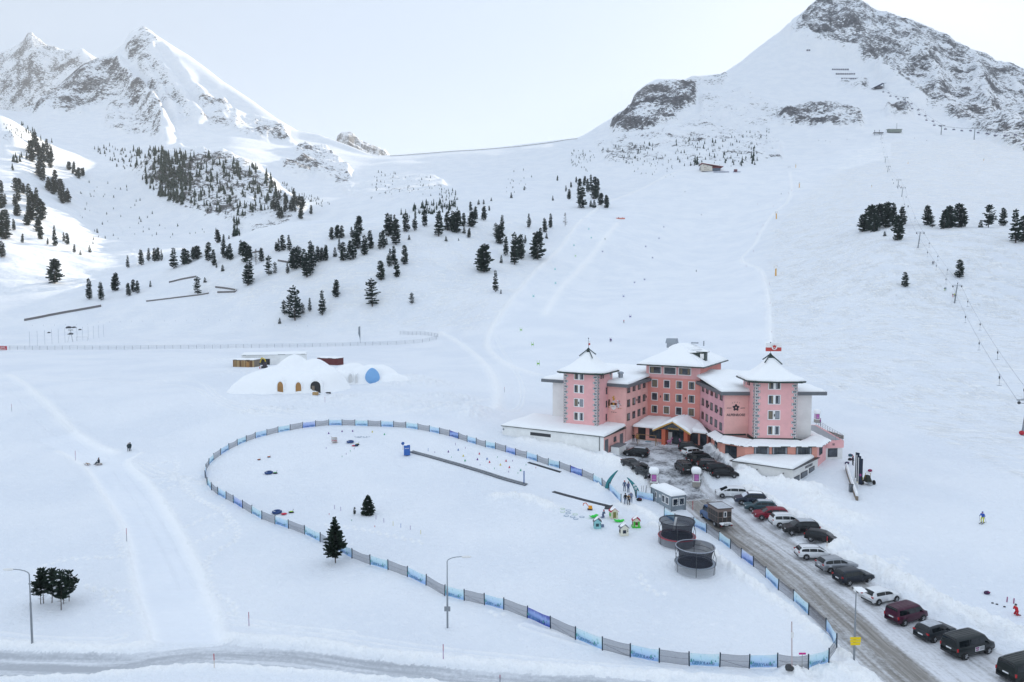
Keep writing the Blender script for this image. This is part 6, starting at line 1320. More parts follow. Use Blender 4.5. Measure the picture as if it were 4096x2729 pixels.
# blue flatbed lorry carrying a brown panelled hut
def truck():
    f, b = G(2812, 2074), G(2868, 2116); d = f - b; d.z = 0; d.normalize(); side = V((-d.y, d.x, 0)); mid = (f + b) / 2
    sgn = 1 if side.dot(V((-mid.x, -mid.y, 0))) > 0 else -1; c = mid - side * sgn * .9; o = empty('flatbed_truck', (c.x, c.y, c.z + .05), math.atan2(d.y, d.x), 'blue double-cab flatbed lorry on the road beside the grey container', 'truck')
    blue = mat('blue_truck_paint', (.015, .075, .20), .35, coat=.5); mb = MB(); prof = [(.35, .35), (2.95, .35), (3.0, .95), (2.75, 1.15), (2.25, 1.35), (1.85, 2.15), (1.6, 2.28), (.45, 2.3), (.35, 2.2)]
    n = len(prof); vs = [(x, y, z) for y, w in ((-.95, 1), (.95, 1)) for x, z in prof]; mb.add(vs, [tuple(range(n)), tuple(range(n, 2 * n))[::-1]] + [(i, i + n, (i + 1) % n + n, (i + 1) % n) for i in range(n)]); mb.build('cab', blue, o, bevel=.06)
    g = MB(); g.add([(2.24, -.82, 1.42), (2.24, .82, 1.42), (1.90, .76, 2.1), (1.90, -.76, 2.1)], [(0, 1, 2, 3)]); g.v = [(x + .04, y, z + .03) for x, y, z in g.v]; g.build('windscreen', M_carglass, o)
    for s in (-1, 1):
        for x0, x1, t0, t1 in ((.5, 1.1, .5, 1.1), (1.2, 2.15, 1.2, 1.8)):
            g = MB(); y = s * .965; g.add([(x0, y, 1.4), (x1, y, 1.4), (t1, y, 2.1), (t0, y, 2.1)], [(0, 1, 2, 3)]); g.build('side_window', M_carglass, o)
        for wx in (2.3, -1.4):
            w = MB(); w.cyl((wx, s * .72, .36), (wx, s * .98, .36), .36, n=16); wo_ = w.build('wheel', M_tyre, o); w = MB(); w.cyl((wx, s * .98, .36), (wx, s * .99, .36), .2, n=12); w.build('rim', M_alloy, wo_)
    g = MB(); g.box((-1.2, 0, .72), (3.2, 1.95, .12)); g.box((-1.2, 0, .55), (3.4, .7, .2)); g.build('load_bed', M_dark, o)
    g = MB(); g.box((-2.95, 0, .55), (.14, 1.9, .24)); g.build('bumper', M_blk, o)
    for s in (-1, 1): g = MB(); g.box((-3.03, s * .8, .58), (.06, .22, .14)); g.build('tail_light', M_tail, o)
    g = MB(); g.box((-3.04, 0, .6), (.03, .5, .12)); g.build('number_plate', M_plate, o)
    h = empty('cabin_box', o.location + V((0, 0, .8)), o.rotation_euler.z, 'brown panelled hut with mono-pitch roof strapped on the blue lorry', 'hut'); br = mat('dark_brown_panel', (.030, .026, .024), .5); tn = mat('taupe_trim', (.21, .155, .135), .6)
    g = MB(); g.box((-1.05, 0, 1.0), (2.9, 2.1, 2.0)); g.build('wall', tn, h)
    g = MB()
    for i in range(4):
        for k in range(2):
            for s in (-1, 1): g.box((-2.5 + .36 + i * .7, s * 1.058, .42 + k * .78), (.62, .02, .70))
    for i in range(3):
        for k in range(2): g.box((-2.51, -.68 + i * .68, .42 + k * .78), (.02, .60, .70))
    g.build('dark_panel', br, h)
    g = MB(); g.box((-1.05, 0, 2.06), (3.3, 2.5, .10)); g.build('roof', mat('brown_felt_roof', (.075, .055, .052), .7), h); g = MB(); snow_quad(g, V((-2.6, -1.1, 2.11)), V((-2.6, 1.1, 2.11)), V((.2, 1.1, 2.11)), V((.2, -1.1, 2.11)), .05, 6, 6, 0, .3); g.build('snow_cover', M_frost, h)
    w = MB(); w.box((-2.53, -.05, 1.2), (.04, .46, .8)); w_ = w.build('window', M_wht, h); w = MB(); w.box((-2.55, -.05, 1.2), (.03, .3, .62)); w.build('pane', M_glass, w_)
    g = MB(); snow_quad(g, V((-3.15, .85, .0)), V((-3.15, -.85, .0)), V((-2.55, -.85, .0)), V((-2.55, .85, .0)), .24, 6, 2); g.build('snow_ledge', M_roofsnow, h, True)
truck()

# ------------------------------------------------------------ banner fence round the snow play field
POSTS = [(2484, 2010), (2437, 1962), (2408, 1944), (2373, 1925), (2328, 1906), (2282, 1890), (2238, 1874), (2193, 1862), (2149, 1847), (2106, 1833), (2062, 1821), (2023, 1809), (1981, 1797), (1942, 1789), (1904, 1778), (1869, 1768), (1834, 1756), (1798, 1745), (1758, 1736), (1718, 1727), (1672, 1719), (1624, 1712), (1574, 1709), (1524, 1707), (1472, 1705), (1420, 1703), (1368, 1702), (1315, 1702), (1262, 1707), (1210, 1713), (1160, 1722), (1112, 1731), (1067, 1742), (1022, 1754), (985, 1767), (950, 1782), (915, 1800), (883, 1821), (855, 1841), (836, 1862), (824, 1885), (821, 1912), (830, 1940), (846, 1961), (872, 1980), (904, 1998), (934, 2013), (970, 2034), (1007, 2055), (1047, 2078), (1100, 2097), (1154, 2115), (1219, 2138), (1280, 2168), (1344, 2198), (1408, 2234), (1481, 2260), (1552, 2280), (1630, 2308), (1704, 2342), (1779, 2384), (1857, 2403), (1938, 2420), (2015, 2439), (2109, 2473), (2202, 2514), (2302, 2558), (2410, 2601), (2521, 2629), (2637, 2650), (2757, 2664), (2879, 2668), (2997, 2674), (3111, 2670), (3233, 2676), (3315, 2650), (3347, 2590), (3305, 2524), (3234, 2461), (3174, 2405), (3113, 2361), (3062, 2310), (3014, 2267), (2965, 2233), (2921, 2196), (2876, 2163), (2826, 2132), (2774, 2105), (2699, 2091), (2657, 2064)]
def banner_mat(name, c1, c2, c3, c4):
    m, nt, b = newmat(name); t = NT(nt); g = t.n('ShaderNodeTexCoord'); sp = t.n('ShaderNodeSeparateXYZ'); t.l(g.outputs['Generated'], sp.inputs[0])
    n = t.noise(t.coords((1, 1, 1)), 1.6, 5, .6, .6); z = t.math('ADD', sp.outputs[2], t.math('MULTIPLY', t.math('SUBTRACT', n, .5), .7))
    a = t.mix(t.ramp(z, .05, .55), c1, c2); a = t.mix(t.ramp(z, .5, .95), a, c3); a = t.mix(t.math('MULTIPLY', t.ramp(t.noise(t.coords((1, 1, .6)), 3.2, 3, .6), .56, .66), .55), a, c4); t.l(a, b.inputs['Base Color']); b.inputs['Roughness'].default_value = .5; return m
BM = [banner_mat('light_blue_banner', (.30, .47, .78), (.52, .70, .88), (.62, .78, .86), (.25, .52, .55)), banner_mat('deep_blue_banner', (.035, .08, .42), (.30, .42, .75), (.10, .12, .42), (.45, .52, .80)), banner_mat('violet_banner', (.14, .26, .66), (.40, .50, .82), (.60, .66, .82), (.22, .26, .62)), banner_mat('pale_teal_banner', (.34, .55, .82), (.55, .76, .86), (.66, .80, .84), (.20, .50, .52))]
def netmat(name, col, al, sc=14.):
    m, nt, b = newmat(name); t = NT(nt); b.inputs['Base Color'].default_value = (*col, 1); b.inputs['Roughness'].default_value = .8
    b.inputs['Alpha'].default_value = al; return m
M_net = netmat('dark_netting', (.03, .04, .075), .50); M_post = mat('blue_black_post', (.008, .025, .045), .45); M_cord = mat('black_cord', (.02, .02, .03), .7); M_bt = mat('navy_print', (.015, .04, .18), .6); M_bt2 = mat('teal_print', (.07, .22, .42), .6); M_pine = mat('printed_green', (.10, .36, .38), .6)
def fence():
    p0 = G(*POSTS[60]); o = empty('banner_fence', p0, 0, 'long fence of dark nets and blue LAND banners round the snow play field', 'fence'); OO = V(o.location); H = 1.22; n = len(POSTS); P = [G(*p) for p in POSTS]
    pm = MB(); pm.cyl((0, 0, -.25), (0, 0, H + .12), .065, n=8); pm.build; base = pm.build('post', M_post, o); base.location = P[0] - OO
    for p in P[1:]: c = base.copy(); scene.collection.objects.link(c); c.parent = o; c.location = p - OO; c.rotation_euler = (rnd.uniform(-.04, .04), rnd.uniform(-.04, .04), 0)
    txA = text_mesh('GERRY', .44, .0, 'CENTER', .9); txB = text_mesh('LAND', .32, .0, 'CENTER', 1.25)
    txA.materials.clear(); txA.materials.append(M_bt2); txB.materials.clear(); txB.materials.append(M_bt)
    pn = MB(); [pn.add([(x - .11 * s, 0, z), (x + .11 * s, 0, z), (x, 0, z + .26 * s)], [(0, 1, 2)]) for x, z, s in ((.16, .42, 1), (.16, .56, .8), (.36, .55, .6), (1.95, .3, 1), (1.95, .44, .8), (2.3, .5, .7))]
    par = 64 % 2; seq = 0
    for i in range(n - 1):
        a, b = P[i], P[i + 1]; d = b - a; w = d.length
        ban = (i % 2) == (64 % 2) if i > 1 else i == 0
        if i >= 76: ban = (i % 2) == (76 % 2) if False else ((i - 75) % 2 == 1)
        rz = math.atan2(d.y, d.x); sl = d.z; k = 8; mb = MB(); sag = .05 if ban else rnd.choice((.02, .05, .09, .16)); m0 = .07
        vs = []
        for j in range(k + 1):
            s = j / k; x = m0 + (math.hypot(d.x, d.y) - 2 * m0) * s; bow = math.sin(s * 6.28) * .04; sg = sag * 4 * s * (1 - s)
            vs += [(x, bow, sl * s + .06), (x, bow * .5 + .02, sl * s + .06 + (H - .06) * .5 - sg * .4), (x, bow, sl * s + H - sg)]
        mb.add(vs, [f for j in range(k) for f in ((3 * j, 3 * j + 3, 3 * j + 4, 3 * j + 1), (3 * j + 1, 3 * j + 4, 3 * j + 5, 3 * j + 2))])
        if ban:
            kind = 1 if i in (64, 62 - 46, 4) else [0, 3, 0, 3, 0, 2, 3, 0, 3][seq % 9]; seq += 1
            if i == 64: kind = 1
            q = mb.build('banner', BM[kind], o, True)
            outward = V((d.y, -d.x, 0)).normalized(); s_out = 1 if outward.dot(a - V((5, 105, 0))) > 0 else -1
            ang = rz if s_out > 0 else rz + math.pi; L2 = w / 2
            if w > 1.2:
                for me, xx, zz, nm in ((txA, -.55, .20, 'banner_lettering'), (txB, .42, .20, 'banner_lettering')):
                    for fb in (1,):
                        t_ = bpy.data.objects.new(nm, me); scene.collection.objects.link(t_); t_.parent = q; sx = xx * (1 if s_out > 0 else -1)
                        t_.rotation_euler = (R(90), -math.atan2(sl, w) * s_out * 0, 0 if s_out > 0 else math.pi); t_.location = (L2 + sx, -.075 * s_out, sl * (.5 + sx / w) + zz); t_.scale = (w / 2.9, 1, 1)
                        u_ = t_.copy(); scene.collection.objects.link(u_); u_.parent = q; u_.location.y = .075 * s_out if s_out > 0 else .075
            pq = MB(); pq.v = [(x * w / 2.7, -.08 if s_out > 0 else .08, z + sl * (x / 2.7)) for x, y, z in pn.v]; pq.f = list(pn.f); pq.m = list(pn.m); pq.build('printed_trees', M_pine, q)
        else:
            q = mb.build('net_panel', M_net, o, True); c = MB(); c.tube([V(vs[3 * j + 2]) for j in range(k + 1)], .012, 4); c.tube([V(vs[3 * j + 1]) for j in range(k + 1)], .009, 4); c.tube([V(vs[3 * j]) for j in range(k + 1)], .009, 4)
            if rnd.random() < .4: c.cyl(V(vs[1]), V(vs[3 * k]), .011, n=4)
            c.build('cord', M_cord, q)
        q.location = a - OO; q.rotation_euler = (0, 0, rz)
    # short banner left of the container
    a, b = G(2545, 1993), G(2614, 2006); return o
fence()
def free_banner(a, b, label, kind=0):
    A, B = G(*a), G(*b); d = B - A; o = empty('banner', A, math.atan2(d.y, d.x), label, 'banner'); L = math.hypot(d.x, d.y)
    for x, z in ((0, 0), (L, d.z)): m = MB(); m.cyl((x, 0, z - .2), (x, 0, z + 1.35), .07, n=8); m.build('post', M_post, o)
    m = MB(); m.add([(.08, 0, .1), (L - .08, 0, d.z + .1), (L - .08, 0, d.z + 1.2), (L / 2, .03, d.z / 2 + 1.14), (.08, 0, 1.2)], [(0, 1, 2, 3, 4)]); q = m.build('cloth', BM[kind], o)
    for t_, x in (('LAND', -.6),):
        me = text_mesh(t_, .3, 0., 'CENTER', 1.4); me.materials.clear(); me.materials.append(M_bt); w = bpy.data.objects.new('banner_lettering', me); scene.collection.objects.link(w); w.parent = q; w.rotation_euler = (R(90), 0, math.pi); w.location = (L * .3, -.03, .3 + d.z * .3)
free_banner((2545, 1993), (2614, 2006), 'light blue LAND banner between the teal flag and the grey container')
# ------------------------------------------------------------ small things
def C3(c): return cloth(c)
RED, WH, ORG, GRN = (.45, .015, .03), (.78, .79, .80), (.75, .22, .02), (.06, .50, .05)
M_steel = mat('galvanised_steel', (.26, .28, .30), .45, .5, noise=.15); M_redp = mat('red_paint', RED, .5); M_yel = mat('yellow_paint', (.80, .58, .0), .5)
def lamp(u, v, hpx, side, label, sign=False, flat=False):
    p = G(u, v); h = hpx * p.y / FPX; o = empty('street_lamp', p, 0, label, 'street lamp', None); m = MB(); m.cyl((0, 0, -.3), (0, 0, h * .55), .10, .09, 8); m.cyl((0, 0, h * .55), (0, 0, h * .93), .065, .05, 8)
    if not flat: pts = [V((side * 1.5 * (1 - math.cos(t)), 0, h * .93 + .5 * math.sin(t) * 1.0)) for t in (0, .4, .8, 1.2, 1.57)]; m.tube(pts, .045, 8); e = pts[-1]
    else: e = V((0, 0, h * .97)); m.cyl((0, 0, h * .93), e, .05, n=8)
    m.build('pole', M_steel, o); q = MB()
    if flat: q.box(e + V((.35, 0, .05)), (1.0, .45, .14)); 
    else: q.ball(e + V((side * .45, 0, -.02)), .24, 10, 6, 0, (2.3, .75, .5))
    q.build('lamp_head', M_grey if not flat else M_whitew, o, True)
    if flat or sign: q = MB(); snow_quad(q, e + V((-.1, -.2, .12)), e + V((.8, -.2, .12)), e + V((.8, .2, .12)), e + V((-.1, .2, .12)), .08, 3, 3) if flat else q.box((0, -.1, h * .14 + 1.0), (.62, .05, .5)); q.build('snow_cap' if flat else 'sign_plate', M_roofsnow if flat else M_steel, o)
    return o, h
lamp(129, 2572, 310, -1, 'tall curved street lamp at the far left beside the conifer clump')
lamp(1790, 2512, 300, 1, 'curved street lamp with small box sign in front of the banner fence'  , sign=True)
o_, h_ = lamp(3416, 2640, 300, 1, 'straight lamp post with flat head beside the drive at the lower right', flat=True)
for k in range(3): q = MB(); q.box((.02, -.12, 1.55 + .26 * k), (.95 - .1 * (k == 0), .05, .22)); s_ = q.build('yellow_sign', M_yel, o_)
def pole(u, v, hpx, col, label, group=None, r=.035, top=None, name='marker_pole', lo=40, lean=(0, 0)):
    p = G(u, v, lo); h = hpx * p.y / FPX; r = max(r, .28 * p.y / FPX); o = empty(name, p, 0, label, 'pole', group); m = MB(); m.cyl((0, 0, -.1), (lean[0] * h, lean[1] * h, h * (.55 if top else 1)), r, n=6); m.build('shaft', C3(col), o)
    if top: m = MB(); m.cyl((lean[0] * h * .55, 0, h * .55), (lean[0] * h, 0, h), r * 1.15, n=6); m.build('coloured_tip', C3(top), o)
    return o
PUR, DK = (.22, .04, .22), (.05, .05, .09)
for i, (u, v, h, d) in enumerate(((302, 1842, 40, 'left of the seated sledger'), (507, 2166, 55, 'on the left edge of the wide groomed trail'), (996, 2504, 58, 'in the snow right of where trail meets road'), (47, 1646, 30, 'by the trail at the far left'), (1773, 2636, 62, 'near the road left of the centre lamp'), (2018, 1570, 22, 'beside the snow track left of the hotel'), (1300, 1610, 22, 'in front of the igloo mound'), (2000, 2728, 30, 'at the bottom edge of the road'))):
    pole(u, v, h, DK if i % 2 else PUR, 'thin dark red snow marker pole ' + d, None, .03, top=(.35, .02, .08))
pole(857, 2672, 60, (.6, .5, .42), 'red-tipped snow pole on the near verge of the bottom road', top=RED); pole(3308, 2185, 40, (.62, .52, .42), 'red and white marker pole in front of the black hatchback', top=RED, r=.045); pole(2771, 2040, 37, (.6, .1, .12), 'red marker pole right of the grey container', top=RED, r=.04)
pl = pole(3168, 2676, 200, (.50, .40, .40), 'tall thin pole with small box by the fence near the bottom right', lean=(-.03, 0), r=.05); m = MB(); m.box((-.05, 0, 3.1), (.2, .12, .5)); m.build('box', M_grey, pl); m = MB(); m.ball((-.25, 0, .1), .35, 8, 5, 0, (1.2, 1, .7), .2); m.build('stone_foot', M_dark, pl)
sg = pole(3208, 2672, 62, (.3, .3, .3), 'small magenta arrow sign behind the bottom fence', name='sign_post', r=.03); m = MB(); m.box((0, 0, 1.3), (.6, .05, .16)); m.build('arrow_board', mat('magenta_board', (.55, .0, .20), .5), sg)
# container office
def container():
    a, b, c = G(2619, 2004), G(2686, 2046), G(2746, 2050); ux = (b - a); ux.z = 0; L = 5.6; ux.normalize(); uy = V((-ux.y, ux.x, 0)); W = 2.45; o = empty('container_office', b + V((0, 0, -.1)), math.atan2(ux.y, ux.x), 'grey site container with deep snow on its roof beside the drive', 'container'); H = 2.5
    gr = mat('grey_steel_panel', (.24, .28, .31), .5, noise=.08); m = MB(); m.box((-L / 2, W / 2, H / 2), (L, W, H)); m.build('wall', gr, o); m = MB()
    for x, y in ((0, 0), (-L, 0), (0, W), (-L, W)): m.box((x, y, H / 2), (.14, .14, H + .02))
    m.box((-L / 2, 0, H - .08), (L, .16, .16)); m.box((0, W / 2, H - .08), (.16, W, .16)); m.box((-L / 2, 0, .08), (L, .15, .16)); m.box((0, W / 2, .08), (.15, W, .16)); m.build('frame', mat('darker_steel', (.17, .20, .22), .5), o)
    for (x, y, w, ax) in ((-1.1, 0, .8, 0), (-2.1, 0, .8, 0), (0, .62, .95, 1), (0, 1.75, .95, 1)):
        m = MB(); g = MB()
        if ax == 0: m.box((x, -.03, 1.45), (w, .08, 1.15)); w_ = m.build('window', M_wht, o); g.box((x, -.08, 1.45), (w - .22, .02, .92)); g.build('pane', M_glass, w_)
        else: m.box((.03, y, 1.45), (.08, w, 1.15)); w_ = m.build('window', M_wht, o); g.box((.08, y, 1.45), (.02, w - .22, .92)); g.build('pane', M_glass, w_)
    m = MB(); m.box((-4.2, -.03, 1.1), (.9, .06, 2.05)); d_ = m.build('door', gr, o); m = MB(); m.box((-4.15, -.07, 1.5), (.42, .04, 1.0)); m.build('door_window', M_wht, d_); m = MB(); m.box((-4.15, -.095, 1.5), (.26, .02, .82)); m.build('pane', M_glass, d_)
    m = MB(); m.box((-3.1, -.04, 1.6), (.3, .03, .45)); m.build('notice', M_wht, o)
    m = MB(); m.tube([V((.12, .1, .3)), V((.3, 1.2, 2.0)), V((.12, 2.3, .3))], .035, 5); m.build('brace', M_steel, o)
    m = MB(); snow_quad(m, V((-L - .1, -.12, H)), V((.15, -.12, H)), V((.15, W + .1, H)), V((-L - .1, W + .1, H)), .55, 10, 6, .1, .12); m.build('snow_cover', M_roofsnow, o, True)
container()
def kiosk(u, v, label):
    p = G(u, v); o = empty('advertising_pillar', p, R(-8), label, 'pillar', 'advertising pillars at the hotel drive'); m = MB(); m.box((0, 0, .35), (1.15, 1.15, .9)); m.build('stone_base', mat('stone_base', (.36, .33, .29), .85, noise=.2), o)
    m = MB(); m.box((0, 0, 1.5), (1.0, 1.0, 1.4)); m.box((0, 0, .84), (1.25, 1.25, .1)); m.box((0, 0, 2.24), (1.3, 1.3, .1)); m.build('column', M_whitew, o)
    for x, y, r_ in ((0, -.51, 0), (-.51, 0, 1)):
        m = MB(); m.box((x, y, 1.52), (.8, .03, 1.16) if r_ == 0 else (.03, .8, 1.16)); pn = m.build('poster_frame', mat('plum_frame', (.10, .02, .07), .5), o); m = MB(); m.box((x + (0 if r_ == 0 else -.012), y - (.012 if r_ == 0 else 0), 1.52), (.68, .03, 1.02) if r_ == 0 else (.03, .68, 1.02)); m.build('poster', mat('orchid_poster', (.50, .14, .42), .5, noise=.2, nscale=3), pn)
    me = text_mesh('ALPENROSE', .12, .0); me.materials.append(M_wht); t = bpy.data.objects.new('poster_lettering', me); scene.collection.objects.link(t); t.parent = o; t.location = (0, -.545, 1.25); t.rotation_euler = (R(90), 0, 0)
    m = MB(); bell_roof(m, (0, 0, 0), V((1, 0, 0)), V((0, 1, 0)), [(.74, 2.28), (.80, 2.42), (.80, 2.75), (.70, 3.0), (.45, 3.15), (.1, 3.2)], n=20, noise=.05, p=3.5); m.build('snow_cap', M_roofsnow, o, True); return o
kiosk(2615, 1946, 'snow capped white pillar with pink poster on the left of the drive'); kiosk(2784, 1944, 'snow capped white pillar with pink poster on the right of the drive')
kiosk(3268, 1690, 'snow capped pillar with pink side behind the terrace at the right of the hotel')
# trampolines
def trampoline(u, v, R_, label, red):
    p = G(u, v); hp = .95; o = empty('trampoline', p, 0, label, 'trampoline'); n = 28; H = 2.0
    ring = lambda r, z, k=n: [V((r * math.cos(6.2832 * i / k), r * math.sin(6.2832 * i / k), z)) for i in range(k + 1)]
    m = MB(); m.add(ring(R_ * .84, hp)[:-1], [tuple(range(n))]); m.build('jumping_mat', mat('black_mat', (.008, .012, .018), .7), o)
    m = MB(); a, b = ring(R_ * .84, hp + .012)[:-1], ring(R_, hp + .0)[:-1]; m.add(a + b, [(i, (i + 1) % n, n + (i + 1) % n, n + i) for i in range(n)]); m.build('spring_pad', mat('red_grey_pad' if red else 'grey_pad', (.22, .10, .13) if red else (.30, .34, .40), .6, noise=.4, nscale=3), o)
    m = MB(); m.tube(ring(R_, hp), .05, 6); m.build('rim', M_redp if red else M_steel, o)
    m = MB(); a, b = ring(R_ * .99, hp - .04)[:-1], ring(R_ * .99, -.05)[:-1]; m.add(a + b, [(i, (i + 1) % n, n + (i + 1) % n, n + i) for i in range(n)]); m.build('skirt_net', netmat('skirt_netting' if red else 'snowy_netting', (.30, .31, .34) if red else (.72, .74, .78), .55 if red else .28), o)
    m = MB(); lv = [(R_ * .86, hp + .02), (R_ * .80, hp + .5), (R_ * .80, hp + 1.0), (R_ * .86, hp + 1.5), (R_ * .95, hp + H)]; vs = []
    for r, z in lv: vs += ring(r, z)[:-1]
    m.add(vs, [(j * n + i, j * n + (i + 1) % n, (j + 1) * n + (i + 1) % n, (j + 1) * n + i) for j in range(4) for i in range(n)]); m.build('safety_net', netmat('trampoline_netting', (.010, .014, .028), .74), o, True)
    for k, (r, z) in enumerate(((R_ * .95, hp + H), (R_ * .85, hp + 1.45), (R_ * .80, hp + .95))): m = MB(); m.tube(ring(r, z), .05 if k == 0 else .025, 6); m.build('hoop', M_cord if (k or red) else C3((.35, .37, .42)), o)
    for k in range(6):
        a = 6.2832 * (k + .3) / 6; m = MB(); f = lambda r, z: V((r * math.cos(a), r * math.sin(a), z)); m.tube([f(R_, .0), f(R_ * 1.02, hp), f(R_ * 1.1, hp + .6), f(R_ * 1.1, hp + 1.2), f(R_ * .97, hp + H)], .03, 6); m.build('pole', M_dark, o)
    if red: m = MB(); m.add([(.2, 1.9, hp + 1.9), (.5, 1.9, hp + 1.9), (.15, 1.8, hp + .05), (-.15, 1.8, hp + .05)], [(0, 1, 2, 3)]); m.build('net_opening', M_wht, o)
trampoline(2707, 2170, 2.45, 'round black trampoline with red rim, the upper of the pair', True); trampoline(2780, 2280, 2.45, 'round black trampoline with grey rim, the lower of the pair', False)
# play houses
def playhouse(u, v, s, rz, wall, roof, door, label, side=None, wagon=False):
    p = G(u, v); o = empty('playhouse', p, rz, label, 'playhouse', None, s); m = MB(); m.box((0, 0, .5), (1.0, .9, 1.0)); m.add([(-.5, -.45, 1.0), (.5, -.45, 1.0), (0, -.45, 1.42), (-.5, .45, 1.0), (.5, .45, 1.0), (0, .45, 1.42)], [(0, 1, 2), (4, 3, 5)]); m.build('wall', C3(wall), o)
    m = MB()
    for sx in (-1, 1):
        a, b, c, d = [V(q) for q in ((sx * .62, -.52, .92), (0, -.52, 1.46), (0, .52, 1.46), (sx * .62, .52, .92))]; m.add([a, b, c, d, a + UP * .06, b + UP * .06, c + UP * .06, d + UP * .06], [(0, 1, 2, 3), (4, 5, 6, 7), (0, 1, 5, 4), (2, 3, 7, 6), (3, 0, 4, 7)])
    m.build('roof', C3(roof), o); m = MB(); snow_quad(m, V((-.45, -.35, 1.10)), V((-.05, -.35, 1.46)), V((-.05, .3, 1.46)), V((-.45, .3, 1.10)), .03, 3, 3); m.build('snow_patch', M_roofsnow, o)
    m = MB(); m.box((-.02, -.46, .55 if not wagon else .62), (.42, .04, .82 if side != 'win' else .42)); m.build('door' if side != 'win' else 'window', C3(door), o)
    m = MB(); m.box((.38, -.46, .78), (.1, .04, .1)); m.box((.38, -.46, .58), (.1, .04, .1)); m.build('small_window', C3(BLK), o)
    m = MB(); m.box((-.51, 0, .55), (.04, .55, .5)); m.build('side_window', C3(GRN if side == 'g' else BLK), o)
    if wagon: m = MB(); m.box((0, 0, .08), (1.2, 1.1, .18)); m.box((-.3, -.47, .5), (.26, .06, .8)); m.box((.34, -.47, .5), (.26, .06, .8)); m.build('green_panel', C3(GRN), o)
CREAM = (.70, .66, .50)
playhouse(2454, 2072, 1.05, R(12), CREAM, (.42, .02, .05), (.22, .20, .06), 'cream playhouse with red roof at the end of the black mat', 'g')
playhouse(2389, 2112, 1.0, R(-2), (.27, .55, .56), (.09, .09, .10), (.03, .07, .08), 'light blue playhouse with dark grey roof', 'win'); playhouse(2495, 2140, 1.08, R(6), (.75, .72, .60), (.15, .16, .19), (.03, .04, .06), 'white playhouse with grey gable roof, nearest the camera', 'win')
playhouse(2544, 2108, 1.0, R(-3), CREAM, (.40, .01, .06), (.10, .05, .02), 'red roofed playhouse with bright green shutters', 'win', True)
def thing1(name, u, v, build, label, cat, group=None, rz=0., lo=40, sc=1., dz=0.):
    p = G(u, v, lo); p.z += dz; o = empty(name, p, rz, label, cat, group, sc); build(o); return o
def toy_digger(o):
    m = MB(); m.box((0, 0, .12), (.75, .5, .18)); m.build('tracks', M_blk, o); m = MB(); m.box((.05, 0, .42), (.6, .45, .42), taper=.8); m.build('cab', C3((.75, .30, .02)), o); m = MB(); m.tube([V((-.2, 0, .5)), V((-.6, 0, 1.05)), V((-1.0, 0, .95)), V((-1.05, 0, .6))], .06, 6); m.build('boom', C3((.65, .12, .03)), o)
thing1('toy_digger', 2360, 2040, toy_digger, 'small orange toy digger on the snow', 'toy', rz=R(-10))
def rocker(o):
    m = MB(); prof = [(-.75, .32), (-.5, .14), (0, .04), (.5, .14), (.75, .32), (.5, .30), (.25, .22), (.0, .3), (-.25, .22), (-.5, .30)]; n = len(prof); m.add([(x, -.28, z) for x, z in prof] + [(x, .28, z) for x, z in prof], [tuple(range(n)), tuple(range(n, 2 * n))[::-1]] + [(i, i + n, (i + 1) % n + n, (i + 1) % n) for i in range(n)]); m.build('shell', C3((.03, .62, .06)), o)
thing1('seesaw', 2476, 2088, rocker, 'bright green plastic rocker between two playhouses', 'toy'); thing1('seesaw', 2375, 2070, rocker, 'bright green plastic rocker behind the light blue playhouse', 'toy', rz=R(35))
thing1('plastic_step', 2410, 2108, lambda o: MB().box((0, 0, .18), (.4, .35, .36)).build('block', C3((.20, .25, .36)), o), 'small grey-blue plastic block by the light blue playhouse', 'toy')
def hoop(u, v, col, label, group, r=.36):
    p = G(u, v); o = tag(MB().tube([V((r * math.cos(t * .3142), r * math.sin(t * .3142), .03)) for t in range(21)], .028, 5).build('hoop', C3(col)), label, 'hoop', group); o.location = p
for x, y in ((412, 352), (405, 412), (365, 470), (507, 494), (577, 540), (716, 498)): hoop(2200 + x * .1786, 1980 + y * .1786, (.13, .25, .38), 'blue hoop lying on the snow left of the toy digger', 'blue hoops left of the toy digger')
for x, y in ((280, 315), (280, 378), (563, 438)): hoop(2200 + x * .1786, 1980 + y * .1786, (.45, .62, .40), 'pale green hoop lying on the snow', 'pale green hoops')
for x in (902, 965, 985, 1045, 1115, 1190): hoop(1280 + x * .1615, 1730 + (112 + (8 if x in (965, 1115) else -4)) * .1615, (.30, .36, .42), 'pale hoop in the chain at the back of the play field', 'chain of hoops')
# magic carpet conveyor, booth, black mats
def strip(name, a, b, w, h, m_, label, cat, n=24, rails=False):
    A, B = G(*a), G(*b); d = B - A; d.z = 0; d.normalize(); s = V((-d.y, d.x, 0)) * w / 2; o = empty(name, A, 0, label, cat); mb = MB(); rr = MB(); vs = []
    for i in range(n + 1):
        p = A.lerp(B, i / n); p.z = terrain_z(p.x, p.y); p = p - A
        vs += [p + s + UP * h, p - s + UP * h, p - s * 1.05 - UP * .1, p + s * 1.05 - UP * .1]
    mb.add(vs, [f for i in range(n) for f in ((4 * i, 4 * i + 1, 4 * i + 5, 4 * i + 4), (4 * i + 1, 4 * i + 2, 4 * i + 6, 4 * i + 5), (4 * i + 3, 4 * i, 4 * i + 4, 4 * i + 7))] + [(0, 3, 2, 1), (4 * n, 4 * n + 1, 4 * n + 2, 4 * n + 3)]); mb.build('belt', m_, o)
    if rails:
        for q, off in ((0, 1.1), (1, 1.1)): r_ = MB(); r_.tube([V(vs[4 * i + q]) + UP * .06 + (s if q == 0 else -s) * .12 for i in range(n + 1)], .06, 5); r_.build('side_rail', M_steel, o)
    return o
M_belt = mat('black_rubber', (.03, .034, .042), .7, noise=.3, nscale=3)
